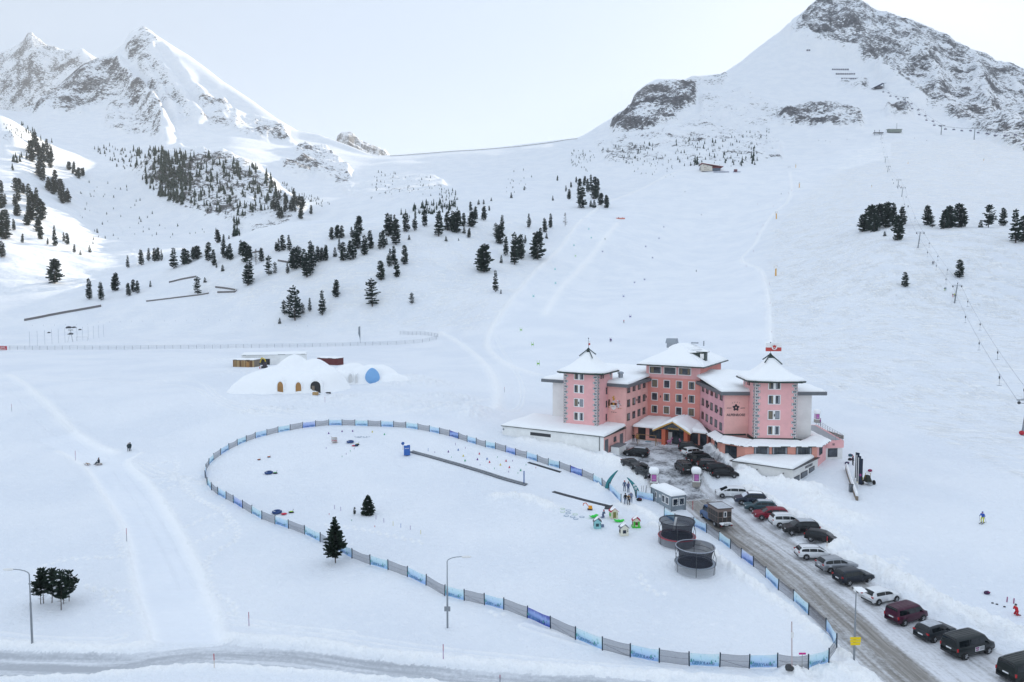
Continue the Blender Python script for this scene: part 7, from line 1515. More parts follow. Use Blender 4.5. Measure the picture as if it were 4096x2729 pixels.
strip('magic_carpet', (1645, 1808), (2105, 1942), .7, .14, mat('worn_grey_belt', (.13, .14, .16), .7, noise=.4, nscale=2), 'long conveyor lift running across the play field from the blue booth', 'conveyor', rails=True)
strip('rubber_mat', (2114, 1850), (2243, 1889), .65, .05, M_belt, 'short thin black mat near the back fence', 'mat'); strip('rubber_mat', (2213, 1967), (2440, 2026), .75, .06, M_belt, 'long thin black mat leading to the red roofed playhouse', 'mat')
strip('rubber_mat', (2420, 2028), (2450, 2026), 2.0, .05, M_belt, 'broad black mat at the lower end of the long thin mat', 'mat', 3)
def booth(o):
    bl = mat('blue_booth_paint', (.025, .12, .42), .5); m = MB(); m.box((0, 0, 1.1), (1.15, .95, 2.0)); m.build('cabinet', bl, o, bevel=.05); m = MB()
    for z in (.5, 1.6): m.box((.585, 0, z), (.03, .35, .35))
    m.build('vent', M_blk, o); m = MB(); snow_quad(m, V((-.55, -.45, 2.1)), V((.55, -.45, 2.1)), V((.55, .45, 2.1)), V((-.55, .45, 2.1)), .1, 3, 3); m.build('snow_cap', M_roofsnow, o)
    me = text_mesh('Sunkid', .3, .0); me.materials.append(M_wht); t = bpy.data.objects.new('booth_lettering', me); scene.collection.objects.link(t); t.parent = o; t.location = (-.05, -.49, 1.35); t.rotation_euler = (R(90), 0, 0)
thing1('lift_booth', 1628, 1822, booth, 'blue control booth with white lettering at the top of the conveyor', 'booth', rz=R(10))
rs = pole(1612, 1800, 22, (.3, .3, .3), 'round blue sign on a stick left of the blue booth', name='round_sign'); m = MB(); m.cyl((0, -.03, 1.25), (0, .03, 1.25), .32, n=14); m.build('sign_face', C3((.04, .12, .35)), rs)
cp = pole(2096, 1935, 52, (.05, .13, .35), 'blue conveyor end post with thin aerial', r=.10)
# tubes, discs, bobs
def tube_(o):
    m = MB(); n, k = 20, 8; m.add([((.42 + .17 * math.cos(b)) * math.cos(a), (.42 + .17 * math.cos(b)) * math.sin(a), .17 + .17 * math.sin(b)) for a in [6.2832 * i / n for i in range(n)] for b in [6.2832 * j / k for j in range(k)]], [(i * k + j, ((i + 1) % n) * k + j, ((i + 1) % n) * k + (j + 1) % k, i * k + (j + 1) % k) for i in range(n) for j in range(k)]); m.build('ring', C3((.03, .07, .20)), o, True)
    m = MB(); m.tube([V((.44 * math.cos(t * .4), .44 * math.sin(t * .4), .345)) for t in range(5)], .03, 5); m.tube([V((.44 * math.cos(t * .4 + 3), .44 * math.sin(t * .4 + 3), .345)) for t in range(5)], .03, 5); m.build('stripe', C3(WH), o)
for u, v, d in ((1401, 1771, 'by the back of the play field'), (1075, 1895, 'beside a green bob on the left of the play field'), (1108, 2053, 'behind the left fence beside a red disc')): thing1('snow_tube', u, v, tube_, 'blue and white snow tube ' + d, 'snow tube', sc=1.25)
def disc(o): MB().cyl((0, 0, .02), (0, 0, .12), .3, .45, 16).build('dish', C3((.55, .02, .06)), o)
for u, v, d in ((1416, 1784, 'at the back of the play field'), (1136, 2058, 'between a snow tube and green bob near the fence')): thing1('sledge_disc', u, v, disc, 'round red sledge disc ' + d, 'sledge')
def bob(c):
    def f(o): m = MB(); m.ball((0, 0, .12), .4, 10, 6, 0, (1.1, .6, .35)); m.build('hull', C3(BLK), o, True); m = MB(); m.ball((0, 0, .2), .3, 10, 5, 0, (1.1, .6, .3)); m.build('seat', C3(c), o, True); m = MB(); m.cyl((.2, 0, .2), (.35, 0, .6), .03, n=6); m.build('lever', C3(BLK), o)
    return f
for u, v, c, d in ((1101, 1895, (.05, .35, .08), 'green plastic bob beside the left snow tube'), (1165, 2052, (.35, .6, .03), 'lime green bob right of the red disc near the fence'), (1425, 1785, (.03, .12, .4), 'small blue bob at the back of the play field'), (1429, 1780, (.45, .5, .05), 'small yellow bob at the back of the play field')): thing1('plastic_bob', u, v, bob(c), d, 'sledge')
for u, v, d in ((1036, 1841, 'left'), (1076, 1830, 'right')): thing1('toy_rocker', u, v, bob((.75, .18, .02)), f'{d} of the two tiny orange toys at the left of the play field', 'toy', sc=.8)
def sledges(o):
    for k in range(4): m = MB(); m.tube([V((-.6, -.25, .1 + .28 * k)), V((.3, -.25, .15 + .28 * k)), V((.55, -.25, .4 + .28 * k))], .03, 5); m.tube([V((-.6, .25, .1 + .28 * k)), V((.3, .25, .15 + .28 * k)), V((.55, .25, .4 + .28 * k))], .03, 5); m.box((-.1, 0, .22 + .28 * k), (.8, .4, .03)); m.build('sledge_layer', C3((.30, .24, .18) if k != 1 else RED), o)
thing1('sledge_stack', 1337, 1772, sledges, 'small stack of wooden sledges at the back of the play field', 'sledges', rz=R(200))
# cones and short sticks
zz_ = lambda x, y: (1300 + x * .5947, 1600 + y * .5947); r_ = random.Random(3); CC = {'purple': (.12, .03, .22), 'red': (.5, .02, .05), 'green': (.05, .35, .18), 'yellow': (.6, .5, .08), 'blue': (.05, .15, .4)}
for x, y, c in ((25, 228, 'purple'), (115, 215, 'purple'), (186, 213, 'purple'), (318, 218, 'yellow'), (400, 235, 'green'), (830, 352, 'purple'), (930, 380, 'yellow'), (1038, 366, 'red'), (1025, 404, 'purple'), (1107, 422, 'red'), (1090, 400, 'blue'), (1180, 440, 'yellow'), (1218, 414, 'red'), (1240, 457, 'red'), (1316, 477, 'green'), (942, 412, 'green'), (896, 340, 'blue')):
    p = G(*zz_(x, y)); o = tag(MB().cyl((0, 0, 0), (0, 0, .36), .17, .03, 10).build('training_cone', C3(CC[c])), f'{c} training cone on the conveyor side of the play field', 'cone', f'{c} training cones'); o.location = p
for x, y, c in ((8, 328, 'purple'), (170, 347, 'green'), (115, 385, 'green'), (143, 367, 'purple'), (197, 332, 'purple'), (738, 356, 'purple'), (944, 327, 'purple'), (850, 389, 'green'), (1043, 440, 'purple'), (1140, 465, 'green'), (1160, 389, 'green'), (1262, 414, 'purple'), (1235, 487, 'purple'), (1298, 496, 'green'), (1352, 440, 'green'), (1418, 460, 'red'), (28, 772, 'red'), (180, 814, 'green'), (335, 855, 'red')):
    pole(*zz_(x, y), 6, CC[c], f'short {c} slalom stub stuck in the play field snow', f'short {c} slalom stubs', .04, name='slalom_stub')
for i, (x, y, c) in enumerate(((65, 734, 'purple'), (106, 747, 'purple'), (343, 804, 'purple'), (396, 824, 'purple'), (458, 845, 'yellow'), (510, 859, 'blue'), (574, 873, 'purple'), (644, 903, 'yellow'))):
    pole(*zz_(x, y), 17, CC[c], f'{c} slalom pole, {ordl(i)} of eight in the line by the small spruce', 'line of slalom poles', .03, name='slalom_pole')
pole(*zz_(878, 306), 11, CC['purple'], 'dark stick behind the middle of the conveyor'); pole(*zz_(694, 345), 13, CC['blue'], 'blue stick near the upper end of the conveyor')
# feather flags
M_teal = mat('teal_flag', (.03, .22, .24), .6, noise=.25, nscale=2)
def feather(u, v, s, label, txt):
    def f(o):
        m = MB(); n = 10; a, b = [], []
        for i in range(n + 1):
            t = i / n; z = .25 + 3.0 * t; x = s * 1.5 * (1 - math.cos(t * 1.5)) ; w = .75 * (1 - t ** 3 * .75); a.append(V((x, 0, z))); b.append(V((x - (-s) * 0 + (-s) * w * 1.0, 0, z + .0)))
        m.add(a + b, [(i, i + 1, n + 2 + i, n + 1 + i) for i in range(n)]); fl_ = m.build('flag_cloth', M_teal, o); q = MB(); q.tube([V((0, 0, -.2))] + a, .03, 6); q.build('flag_pole', M_dark, o)
        for k, ch_ in enumerate(txt[::-1]):
            g = MB(); zc = .55 + .48 * k; t = (zc - .25) / 3; x = s * 1.5 * (1 - math.cos(t * 1.5)) - s * .36; g.box((x, -.015, zc), (.36, .01, .36)); g.build('letter_tile', M_wht, fl_); me = text_mesh(ch_, .36, .0); me.materials.append(M_teal); w = bpy.data.objects.new('letter', me); scene.collection.objects.link(w); w.parent = fl_; w.rotation_euler = (R(90), 0, 0); w.location = (x, -.03, zc - .13)
    thing1('feather_flag', u, v, f, label, 'flag')
feather(2438, 1960, 1, 'teal curved flag leaning right at the end of the fence', ''); feather(2541, 1991, -1, 'teal curved flag with white LAND letter tiles', 'LAND')
# people in the play field and elsewhere
SLATE = (.11, .15, .24)
def P_(u, v, *a, off=0., lo=40, **k): p = G(u, v, lo); return person(p, facecam(p, off), *a, **k)
P_(2498, 1965, 'stand', SLATE, (.07, .10, .18), RED, 'person in slate blue snow suit with red hat standing by the teal flag'); P_(2513, 1970, 'stand', (.12, .14, .25), (.05, .09, .18), (.05, .04, .04), 'person in blue-grey suit with dark hair partly behind the teal flag', off=.6)
P_(2524, 2012, 'stand', (.16, .19, .30), (.10, .14, .25), WH, 'person in pale slate suit with white hat behind the tan jacket', off=3.1); P_(2501, 2018, 'stand', BLK, (.07, .11, .18), BLK, 'person in black jacket, blue jeans and black cap', off=.4, boots=WH)
def backpack(o, J): m = MB(); m.box((-.22, 0, 1.28), (.12, .24, .3)); m.build('backpack', M_blk, o)
P_(2514, 2022, 'stand', (.30, .17, .07), BLK, (.35, .36, .38), 'person in tan jacket and black trousers seen from behind', off=3.0, boots=(.16, .07, .03), extra=backpack)
P_(2411, 2072, 'kneel', SLATE, (.10, .13, .24), (.30, .01, .06), 'person kneeling in slate blue suit and dark red hat by the playhouses', off=.9)
P_(2534, 1768, 'stand', BLK, BLK, (.10, .05, .03), 'person in black standing at the dark side door of the hotel'); P_(2548, 1768, 'stand', (.42, .22, .08), BLK, (.10, .06, .04), 'person in tan coat standing at the dark side door of the hotel', coat=True)
P_(514, 1806, 'stand', (.03, .05, .06), BLK, (.4, .33, .3), 'person in long dark coat on the left trail', off=.3, coat=True, h=1.68); P_(521, 1805, 'stand', (.025, .045, .05), BLK, BLK, 'person in dark hooded coat behind a companion on the left trail', off=-.4, coat=True)
P_(396, 1860, 'sit', (.01, .02, .035), (.01, .02, .03), (.01, .02, .03), 'person in black sitting on a sledge on the left trail', off=-1.0, h=1.9)
def sledge(o):
    for s in (-1, 1): m = MB(); m.tube([V((-.55, s * .2, .05)), V((.35, s * .2, .05)), V((.6, s * .2, .35))], .03, 5); m.cyl((-.3, s * .2, .05), (-.3, s * .16, .3), .025, n=5); m.cyl((.2, s * .2, .05), (.2, s * .16, .3), .025, n=5); m.build('runner', C3((.12, .06, .04)), o)
    m = MB(); [m.box((-.05, y, .31), (.85, .07, .03)) for y in (-.12, 0, .12)]; m.build('seat_slats', C3((.35, .22, .12)), o)
thing1('sledge', 350, 1861, sledge, 'empty wooden sledge left of the seated person', 'sledge', rz=R(160), sc=1.1); thing1('sledge', 397, 1861, sledge, 'wooden sledge beneath the person in black', 'sledge', rz=R(200))
P_(3930, 2092, 'ski', (.02, .08, .42), (.55, .55, .02), (.02, .06, .3), 'skier in blue jacket and yellow trousers on the lower right slope', skis=BLK, off=-.3)
P_(4068, 2462, 'kneel', (.55, .01, .02), (.4, .01, .02), (.05, .05, .06), 'person in red crouching at the right edge of the picture', off=-.8, h=1.7)
P_(3281, 1704, 'stand', (.28, .04, .22), (.10, .02, .12), (.3, .1, .2), 'person in purple ski clothes behind the hotel terrace', off=1.5); P_(3411, 1862, 'stand', (.04, .03, .05), BLK, (.35, .02, .05), 'person in dark clothes with red hat behind the black banners', off=2)
P_(2495, 1292, 'ski', (.45, .02, .05), BLK, BLK, 'skier in red jacket on the piste behind the hotel', skis=BLK, off=.7, lo=200)
for u, v, c, d in ((2785, 1088, NAVY, 'in dark blue in the middle of the piste'), (2442, 1368, (.15, .05, .2), 'near the foot of the piste left of the hotel roof'), (3125, 778, NAVY, 'high on the right side of the piste'), (2490, 875, RED, 'by the orange net at the top left of the race course'), (2100 + 320, 960, BLK, 'on the snow strip of the race course')):
    P_(u, v, 'ski', c, BLK, BLK, 'tiny skier ' + d, skis=BLK, off=rnd.uniform(-1, 1), lo=200)
# bags, gloves, skis lying about
def bag(c): return lambda o: (MB().ball((0, 0, .18), .3, 8, 6, 0, (1.2, .8, .7), .12).build('pack', C3(c), o, True), MB().box((.1, -.18, .3), (.3, .05, .06)).build('strap', C3((.3, .02, .1)), o))
for u, v, c, s, d in ((2557, 2004, BLK, 1.3, 'black backpack on the snow left of the container'), (3948, 2377, (.05, .02, .06), 1.0, 'dark purple bag lying above the skis at the right'), (3480, 1887, (.25, .02, .08), 1.1, 'dark red bag right of the black banners'), (3388, 1857, (.04, .06, .12), 1.2, 'blue-black bag by the hotel terrace corner'), (3401, 1842, BLK, 1.2, 'black bag leaning near the black banners'), (3402, 1826, (.03, .09, .12), 1.3, 'dark teal bag behind the black banners'), (2016, 1732, (.15, .05, .12), 1.1, 'dark bundle at the left end of the white annex')): thing1('rucksack', u, v, bag(c), d, 'bag', sc=s)
def skipair(o): [MB().box((s * .3, 0, .03), (.1, 1.6, .03)).build('ski', C3((.25, .05, .15)), o) for s in (-1, 1)]
thing1('skis', 4042, 2402, skipair, 'pair of reddish skis lying on the snow above the crouching person', 'skis', rz=R(-38))
for u, v in ((3970, 2414), (3988, 2419), (4018, 2429)): thing1('glove', u, v, lambda o: MB().ball((0, 0, .05), .12, 7, 5, 0, (1.3, .7, .6)).build('mitten', C3(BLK), o), 'small black glove dropped on the snow near the skis', 'glove', 'dropped gloves')
thing1('ski_poles', 2577, 1972, lambda o: [MB().cyl((x, 0, 0), (x + .1, 0, 1.2), .025, n=5).build('pole', C3(BLK), o) for x in (-.5, -.2, .2, .3)], 'ski poles and gloves standing in the snow behind the blue banner', 'ski poles')
# banners, wall, kart and boxes right of the hotel
def bannerflag(dx): 
    def f(o): m = MB(); m.cyl((0, 0, -.2), (0, 0, 5.0), .05, n=6); m.build('flag_pole', M_wht, o); m = MB(); m.box((.38, 0, 2.75), (.62, .03, 4.3)); c = m.build('flag_cloth', C3((.012, .02, .04)), o); m = MB(); m.box((.38, -.03, 1.6 + dx), (.28, .02, .36)); m.build('emblem', mat('magenta_print', (.30, .03, .20), .6), c)
    return f
for i, (u, v, d) in enumerate(((3418, 1925, 'left, tallest-looking'), (3424, 1940, 'middle'), (3431, 1952, 'right, nearest'))): thing1('banner_flag', u, v, bannerflag(.3 * i), f'{d} of the three tall black banner flags right of the hotel', 'flag', 'tall black banner flags', rz=R(-50))
def lowwall(name, pts, w, h, m_, label, cat='wall', cap=True, lo=40, nseg=6, snowh=.18):
    P = []
    for a, b in zip(pts[:-1], pts[1:]):
        A, B = G(*a, lo), G(*b, lo)
        for i in range(nseg): P.append(A.lerp(B, i / nseg))
    P.append(G(*pts[-1], lo)); o = empty(name, P[0], 0, label, cat); mb = MB(); sn_ = MB(); vs, sv_ = [], []
    for i, p in enumerate(P):
        q = P[min(i + 1, len(P) - 1)] - P[max(i - 1, 0)]; q.z = 0; q.normalize(); s = V((-q.y, q.x, 0)) * w / 2; z = terrain_z(p.x, p.y); b = V((p.x, p.y, z)) - P[0]; vs += [b - s - UP * .6, b + s - UP * .6, b + s + UP * h, b - s + UP * h]; sv_ += [b - s * 1.1 + UP * h, b + s * 1.1 + UP * h, b + s * .6 + UP * (h + snowh), b - s * .6 + UP * (h + snowh)]
    for M_, W_, nm, mm in ((mb, vs, 'masonry', m_), (sn_, sv_, 'snow_cap', M_roofsnow)):
        n = len(P); M_.add(W_, [f for i in range(n - 1) for f in [(4 * i + k, 4 * i + (k + 1) % 4, 4 * i + 4 + (k + 1) % 4, 4 * i + 4 + k) for k in range(4)]] + [(3, 2, 1, 0), (4 * n - 4, 4 * n - 3, 4 * n - 2, 4 * n - 1)])
        if M_ is mb or cap: M_.build(nm, mm, o, M_ is sn_)
    return o
M_stone = mat('grey_stone_wall', (.17, .16, .16), .9, noise=.35, nscale=1.5); M_wwood = mat('weathered_wood', (.20, .16, .12), .8, noise=.3, nscale=3)
lowwall('garden_wall', [(3386, 1880), (3398, 1920), (3412, 1960), (3428, 2003)], .35, .7, M_wwood, 'snow topped wooden wall running down right of the hotel', snowh=.5)
lowwall('parapet_wall', [(3262, 1722), (3300, 1735), (3345, 1748), (3372, 1757)], .3, .8, M_wwood, 'low wooden parapet behind the hotel terrace')
def kart(o):
    m = MB(); m.box((0, 0, .7), (.9, 1.2, .5), taper=.85); m.box((0, .1, 1.25), (.75, .9, .55), taper=.7); m.build('body', C3((.03, .035, .03)), o); m = MB(); m.tube([V((-.45, 0, 1.0)), V((-.4, 0, 1.9)), V((.4, 0, 1.9)), V((.45, 0, 1.0))], .04, 5); m.build('roll_bar', C3((.3, .22, .02)), o)
    for s in (-1, 1): m = MB(); m.cyl((s * .85, -.2, .38), (s * 1.05, -.2, .38), .38, n=12); m.build('wheel', M_tyre, o)
    m = MB(); m.box((0, -.75, .45), (.7, .2, .2)); m.build('bumper', M_steel, o)
thing1('snow_machine', 3470, 1938, kart, 'small open snow machine with yellow frame right of the banner flags', 'vehicle'); thing1('crate', 3440, 1932, lambda o: (MB().box((0, 0, .5), (.75, .5, 1.0)).build('panel', M_yel, o), MB().box((.02, -.26, .55), (.3, .02, .4)).build('picture', M_redp, o)), 'yellow box with red picture beside the banner flags', 'box')
thing1('waste_bin', 3404, 1968, lambda o: (MB().box((0, 0, .6), (.5, .5, 1.2)).build('bin_body', M_fascia, o), MB().box((0, 0, 1.23), (.55, .55, .08)).build('lid', M_dark, o)), 'dark grey bin against the snow topped wooden wall', 'bin')
# entrance: wooden swing frame and pink animal figures
def swing(o):
    w = C3((.28, .17, .08)); L = 1.9
    for s in (-1, 1):
        for k in (-1, 1): MB().cyl((s * L, k * .55, 0), (s * L * .92, 0, 1.9), .06, n=6).build('leg', w, o)
    MB().cyl((-L, 0, 1.9), (L, 0, 1.9), .07, n=6).build('beam', w, o); MB().cyl((-L, 0, .9), (L, 0, .9), .05, n=6).build('rail', w, o); MB().box((.2, 0, .6), (1.1, .45, .08)).build('seat', C3((.10, .28, .34)), o)
pz = PA + e1 * 3.9 - e2 * 1.0; sw = empty('swing_seat', (pz.x, pz.y, terrain_z(pz.x, pz.y)), -TH, 'wooden swing bench frame in front of the hotel window', 'swing'); swing(sw)
def animal(o):
    m = C3((.55, .20, .34)); b = MB(); b.ball((0, 0, .75), .32, 10, 8, 0, (1.5, .8, .9)); b.cyl((.35, 0, .85), (.5, 0, 1.3), .13, .1, 8); b.ball((.58, 0, 1.38), .14, 8, 6, 0, (1.4, .8, .9)); b.cyl((-.45, 0, .85), (-.55, 0, .6), .04, n=5)
    for x in (-.3, .3):
        for s in (-1, 1): b.cyl((x, s * .14, .65), (x, s * .14, 0), .075, .06, 6)
    b.build('body', m, o, True); e = MB(); [e.cyl((.54, s * .08, 1.45), (.5, s * .12, 1.62), .04, .02, 5) for s in (-1, 1)]; e.build('ears', m, o)
for s, d, rz in ((7.9, 'left of the hotel entrance doors', .3), (10.5, 'right of the hotel entrance doors', 2.8)): q = PA + e1 * s + e2 * .6; animal(empty('animal_figure', (q.x, q.y, terrain_z(q.x, q.y)), rz - TH, 'pink animal figure standing ' + d, 'figure'))
# ------------------------------------------------------------ igloo village and sheds
def igloo(name, pts, u, v, label, blobs, W, D, res=70):
    c = G(u, v, 60); o = empty(name, c, 0, label, 'igloo'); x = np.linspace(-W, W, res); y = np.linspace(-D, D, int(res * .8)); X, Y = np.meshgrid(x, y, indexing='ij'); Z = np.zeros_like(X)
    for bx, by, rx, ry, h in blobs: d = ((X - bx) / rx) ** 2 + ((Y - by) / ry) ** 2; Z = np.maximum(Z, h * np.clip(1 - d, 0, 1) ** .5 * (1 - .12 * d)) if True else Z
    Z = Z * 1.08 + .9 * fbm((X + c.x) / 4.5, (Y + c.y) / 4.5, 4) * (Z > .3) 
    for _ in range(3): Z[1:-1, 1:-1] = (Z[2:, 1:-1] + Z[:-2, 1:-1] + Z[1:-1, 2:] + Z[1:-1, :-2] + 2 * Z[1:-1, 1:-1]) / 6
    T = np.array([[terrain_z(c.x + a, c.y + b) for b in y] for a in x]) - c.z; Z = np.where(Z > .12, T + Z, T - .35); nx, ny = X.shape
    m = MB(); m.add(list(zip(X.ravel(), Y.ravel(), Z.ravel())), [(i * ny + j, (i + 1) * ny + j, (i + 1) * ny + j + 1, i * ny + j + 1) for i in range(nx - 1) for j in range(ny - 1) if max(Z[i, j] - T[i, j], Z[i + 1, j + 1] - T[i + 1, j + 1], Z[i + 1, j] - T[i + 1, j], Z[i, j + 1] - T[i, j + 1]) > 0])
    m.build('snow_shell', M_rocky_free, o, True); o['_f'] = 0; del o['_f']
    zf = lambda a, b: float(np.interp(a, x, [np.interp(b, y, Z[i]) for i in range(nx)])); return o, c, zf, x, y, Z
M_rocky_free = M_roofsnow
I1, c1, z1, _x, _y, _Z = igloo('igloo', None, 1150, 1560, 'large snow igloo mound with three arched doorways', [(-2, 2, 13.5, 8, 5.6), (0, 6, 6.5, 6, 8.3), (6, 5, 7, 6, 7.2), (-8, -1, 7, 5.5, 3.6), (5, -3, 9, 5, 4.6), (10.5, 1, 5.5, 6, 5.6), (-1, -3, 7, 5, 4.4)], 18, 12)
I2, c2, z2, _x, _y, _Z = igloo('igloo', None, 1430, 1532, 'second snow igloo with the big blue oval entrance', [(-2, 3, 7, 5, 5.2), (4, 1, 8.5, 5.5, 4.8), (-5, -1, 4, 4, 3.4), (9, -1, 6, 4, 2.6)], 17, 10)
def front_y(zf, x, ylo=-11, h=.9, base=None, c=None):
    for k in range(120):
        y = ylo + k * .15
        if zf(x, y) - (terrain_z(c.x + x, c.y + y) - c.z) > h: return y
    return 0
def arch_door(I, c, zf, u, w, h, m_, name, depth=.5, rec=True):
    x = (u - CX) / FPX * c.y * (1 - 8 / c.y) - c.x; y = front_y(zf, x, c=c) - .1; z0 = terrain_z(c.x + x, c.y + y) - c.z - .1; n = 8
    prof = [(-w / 2, 0)] + [(-w / 2 * math.cos(t), h * .62 + h * .38 * math.sin(t)) for t in np.linspace(0, math.pi, n)] + [(w / 2, 0)]
    pf = lambda sc, yy: [V((x + a * sc, yy, z0 + b * (1 + (sc - 1) * .5))) for a, b in prof]; k = len(prof)
    m = MB(); A, B = pf(1.25, y - .35), pf(1.0, y - .30); m.add(A + B + pf(1.25, y + 1.5) , [(i, i + 1, k + i + 1, k + i) for i in range(k - 1)] + [(i, 2 * k + i, 2 * k + i + 1, i + 1) for i in range(k - 1)]); m.build('snow_arch', M_roofsnow, I)
    m = MB(); m.add(pf(1.02, y - .22), [tuple(range(k))]); d = m.build(name, m_, I); return x, y, z0, d
M_door = mat('larch_door', (.40, .21, .07), .7, noise=.3, nscale=4)
x, y, z0, d_ = arch_door(I1, c1, z1, 1116, 1.5, 3.3, M_door, 'wooden_door')
for k in range(4): m = MB(); m.box((x, y - .27, z0 + .35 + .5 * k), (1.0, .04, .05)); m.build('iron_hinge', M_dark, d_)
arch_door(I1, c1, z1, 1189, 1.45, 3.0, M_door, 'wooden_door'); x, y, z0, d_ = arch_door(I1, c1, z1, 1255, 2.6, 3.2, M_blk, 'dark_opening'); m = MB(); m.box((x - .6, y - .3, z0 + 1.0), (.7, .06, 2.0)); m.build('door_leaf', M_wwood, d_)
arch_door(I2, c2, z2, 1342, 1.3, 2.6, M_grey, 'shut_niche'); arch_door(I2, c2, z2, 1384, 1.2, 3.0, M_grey, 'shut_niche'); x, y, z0, d_ = arch_door(I2, c2, z2, 1410, .6, 2.8, M_grey, 'shut_niche')
xb = (1500 - CX) / FPX * c2.y - c2.x; yb = front_y(z2, xb, c=c2) - .3; m = MB(); n = 20; zb_ = terrain_z(c2.x + xb, c2.y + yb) - c2.z
m.add([V((xb + 2.1 * math.cos(t) * (1 - .28 * max(0, math.sin(t)) ** 2), yb - .5 * (1 - abs(math.cos(t))) * .5, zb_ + 1.9 + (2.7 if math.sin(t) > 0 else 1.9) * math.sin(t))) for t in [6.2832 * i / n for i in range(n)]] + [V((xb, yb - .9, zb_ + 1.9))], [(i, (i + 1) % n, n) for i in range(n)]); m.build('blue_oval_door', mat('ice_blue_membrane', (.20, .42, .72), .35, noise=.15, nscale=.8), I2, True)
def ladder(o):
    for s in (-1, 1): MB().cyl((s * .25, 0, 0), (s * .25, .6, 2.3), .03, n=5).build('rail', M_steel, o)
    m = MB(); [m.cyl((-.25, .1 + .1 * k, .3 + .38 * k), (.25, .1 + .1 * k, .3 + .38 * k), .025, n=5) for k in range(6)]; m.build('rungs', M_steel, o)
thing1('ladder', 1264, 1568, ladder, 'metal ladder leaning at the open igloo doorway', 'ladder', lo=60); thing1('ladder', 1404, 1505, ladder, 'step ladder standing between the two igloos', 'ladder', lo=60)
thing1('bench', 1158, 1568, lambda o: (MB().box((0, 0, .4), (1.4, .45, .08)).build('seat', M_wwood, o), MB().box((-.5, 0, .2), (.1, .4, .4)).build('leg', M_wwood, o), MB().box((.5, 0, .2), (.1, .4, .4)).build('leg', M_wwood, o)), 'small wooden bench between the igloo doors', 'bench', lo=60)
thing1('wooden_crate', 1262, 1580, lambda o: (MB().box((0, 0, .35), (1.3, .9, .7)).build('boards', mat('pale_wood', (.42, .27, .12), .8, noise=.2), o), MB().box((.7, 0, .15), (.9, .8, .06)).build('ramp', M_wwood, o)), 'pale wooden crate in front of the open igloo doorway', 'crate', lo=60)
thing1('sledge', 1314, 1577, lambda o: (MB().box((0, 0, .35), (1.1, .5, .3)).build('load', M_blk, o), MB().cyl((-.8, 0, .4), (.7, 0, .1), .05, n=5).build('runner', M_blk, o)), 'black loaded sledge right of the wooden crate', 'sledge', lo=60)
def block(name, a, b, depth, h, mats, label, roofs=.35, over=.3, cat='building', lo=60, extra=None, plank=False):
    A, B = G(*a, lo), G(*b, lo); d = B - A; d.z = 0; L = d.length; o = empty(name, A, math.atan2(d.y, d.x), label, cat); m = MB(); m.box((L / 2, depth / 2, h / 2 - .4), (L, depth, h + .8)); m.build('wall', mats, o)
    m = MB(); m.box((L / 2, depth / 2, h + .08), (L + over, depth + over, .14)); r = m.build('roof', M_dkroof, o); m = MB(); snow_quad(m, V((-over / 2, -over / 2, h + .15)), V((L + over / 2, -over / 2, h + .15)), V((L + over / 2, depth + over / 2, h + .15)), V((-over / 2, depth + over / 2, h + .15)), roofs, 10, 6, .1, .15); m.build('roof_snow', M_roofsnow, o, True)
    if plank:
        m = MB(); rr = random.Random(2); k = int(L / .22)
        for i in range(k): m.box(((i + .5) * L / k, -.03, h / 2 - rr.uniform(0, .15)), (L / k * .8, .05, h - .1), 0, rr.randrange(3))
        m.build('planking', [mat('honey_plank', (.36, .20, .08), .8), mat('brown_plank', (.17, .09, .04), .8), mat('pale_plank', (.48, .34, .17), .8)], o)
    if extra: extra(o, L)
    return o
def shed_x(o, L): m = MB(); n = 8; m.add([V((L * .7 + a, -.09, b)) for a, b in [(-.55, 0)] + [(-.55 * math.cos(t), 1.3 + .7 * math.sin(t)) for t in np.linspace(0, math.pi, n)] + [(.55, 0)]], [tuple(range(n + 2))]); m.build('arched_door', M_door, o)
block('wooden_shed', (932, 1468), (1017, 1469), 4, 2.5, M_wwood, 'plank shed with arched orange door left of the igloos', plank=True, extra=shed_x)
def long_x(o, L):
    MB().box((L * .35, -.05, 1.1), (3.6, .1, 2.2)).build('garage_opening', M_blk, o); [MB().box((L * t, -.05, 2.0), (1.2, .1, .5)).build('window', M_glass, o) for t in (.70, .87)]
block('storage_building', (967, 1462), (1226, 1456), 8, 3.6, M_whitew, 'long low white building behind the igloos', extra=long_x, lo=60, roofs=.5)
block('red_shed', (1268, 1458), (1348, 1462), 4, 2.4, mat('dark_red_planks', (.13, .03, .03), .8, noise=.5, nscale=3), 'dark red plank shed between the two igloos')
def digger(o):
    y_ = mat('digger_yellow', (.62, .45, .02), .5); m = MB(); m.box((0, 0, .35), (2.2, 1.6, .7)); m.build('tracks', M_blk, o); m = MB(); m.box((.1, 0, 1.2), (1.5, 1.4, 1.0), taper=.9); m.box((.2, 0, 2.0), (.9, .9, .8)); m.build('cab', C3((.06, .05, .06)), o)
    m = MB(); m.tube([V((.6, 0, 1.4)), V((.2, 0, 3.2)), V((-.9, 0, 3.9))], .22, 6); m.tube([V((-.9, 0, 3.9)), V((-1.5, 0, 2.0))], .18, 6); m.build('boom', y_, o); m = MB(); m.box((-1.5, 0, 1.7), (.7, .9, .6)); m.build('bucket', M_dark, o); m = MB(); m.box((-1.6, 0, .2), (.3, 1.7, .5)); m.build('blade', M_redp, o)
thing1('excavator', 1058, 1473, digger, 'small yellow excavator between plank shed and igloo', 'excavator', lo=60, rz=.3, sc=.95)
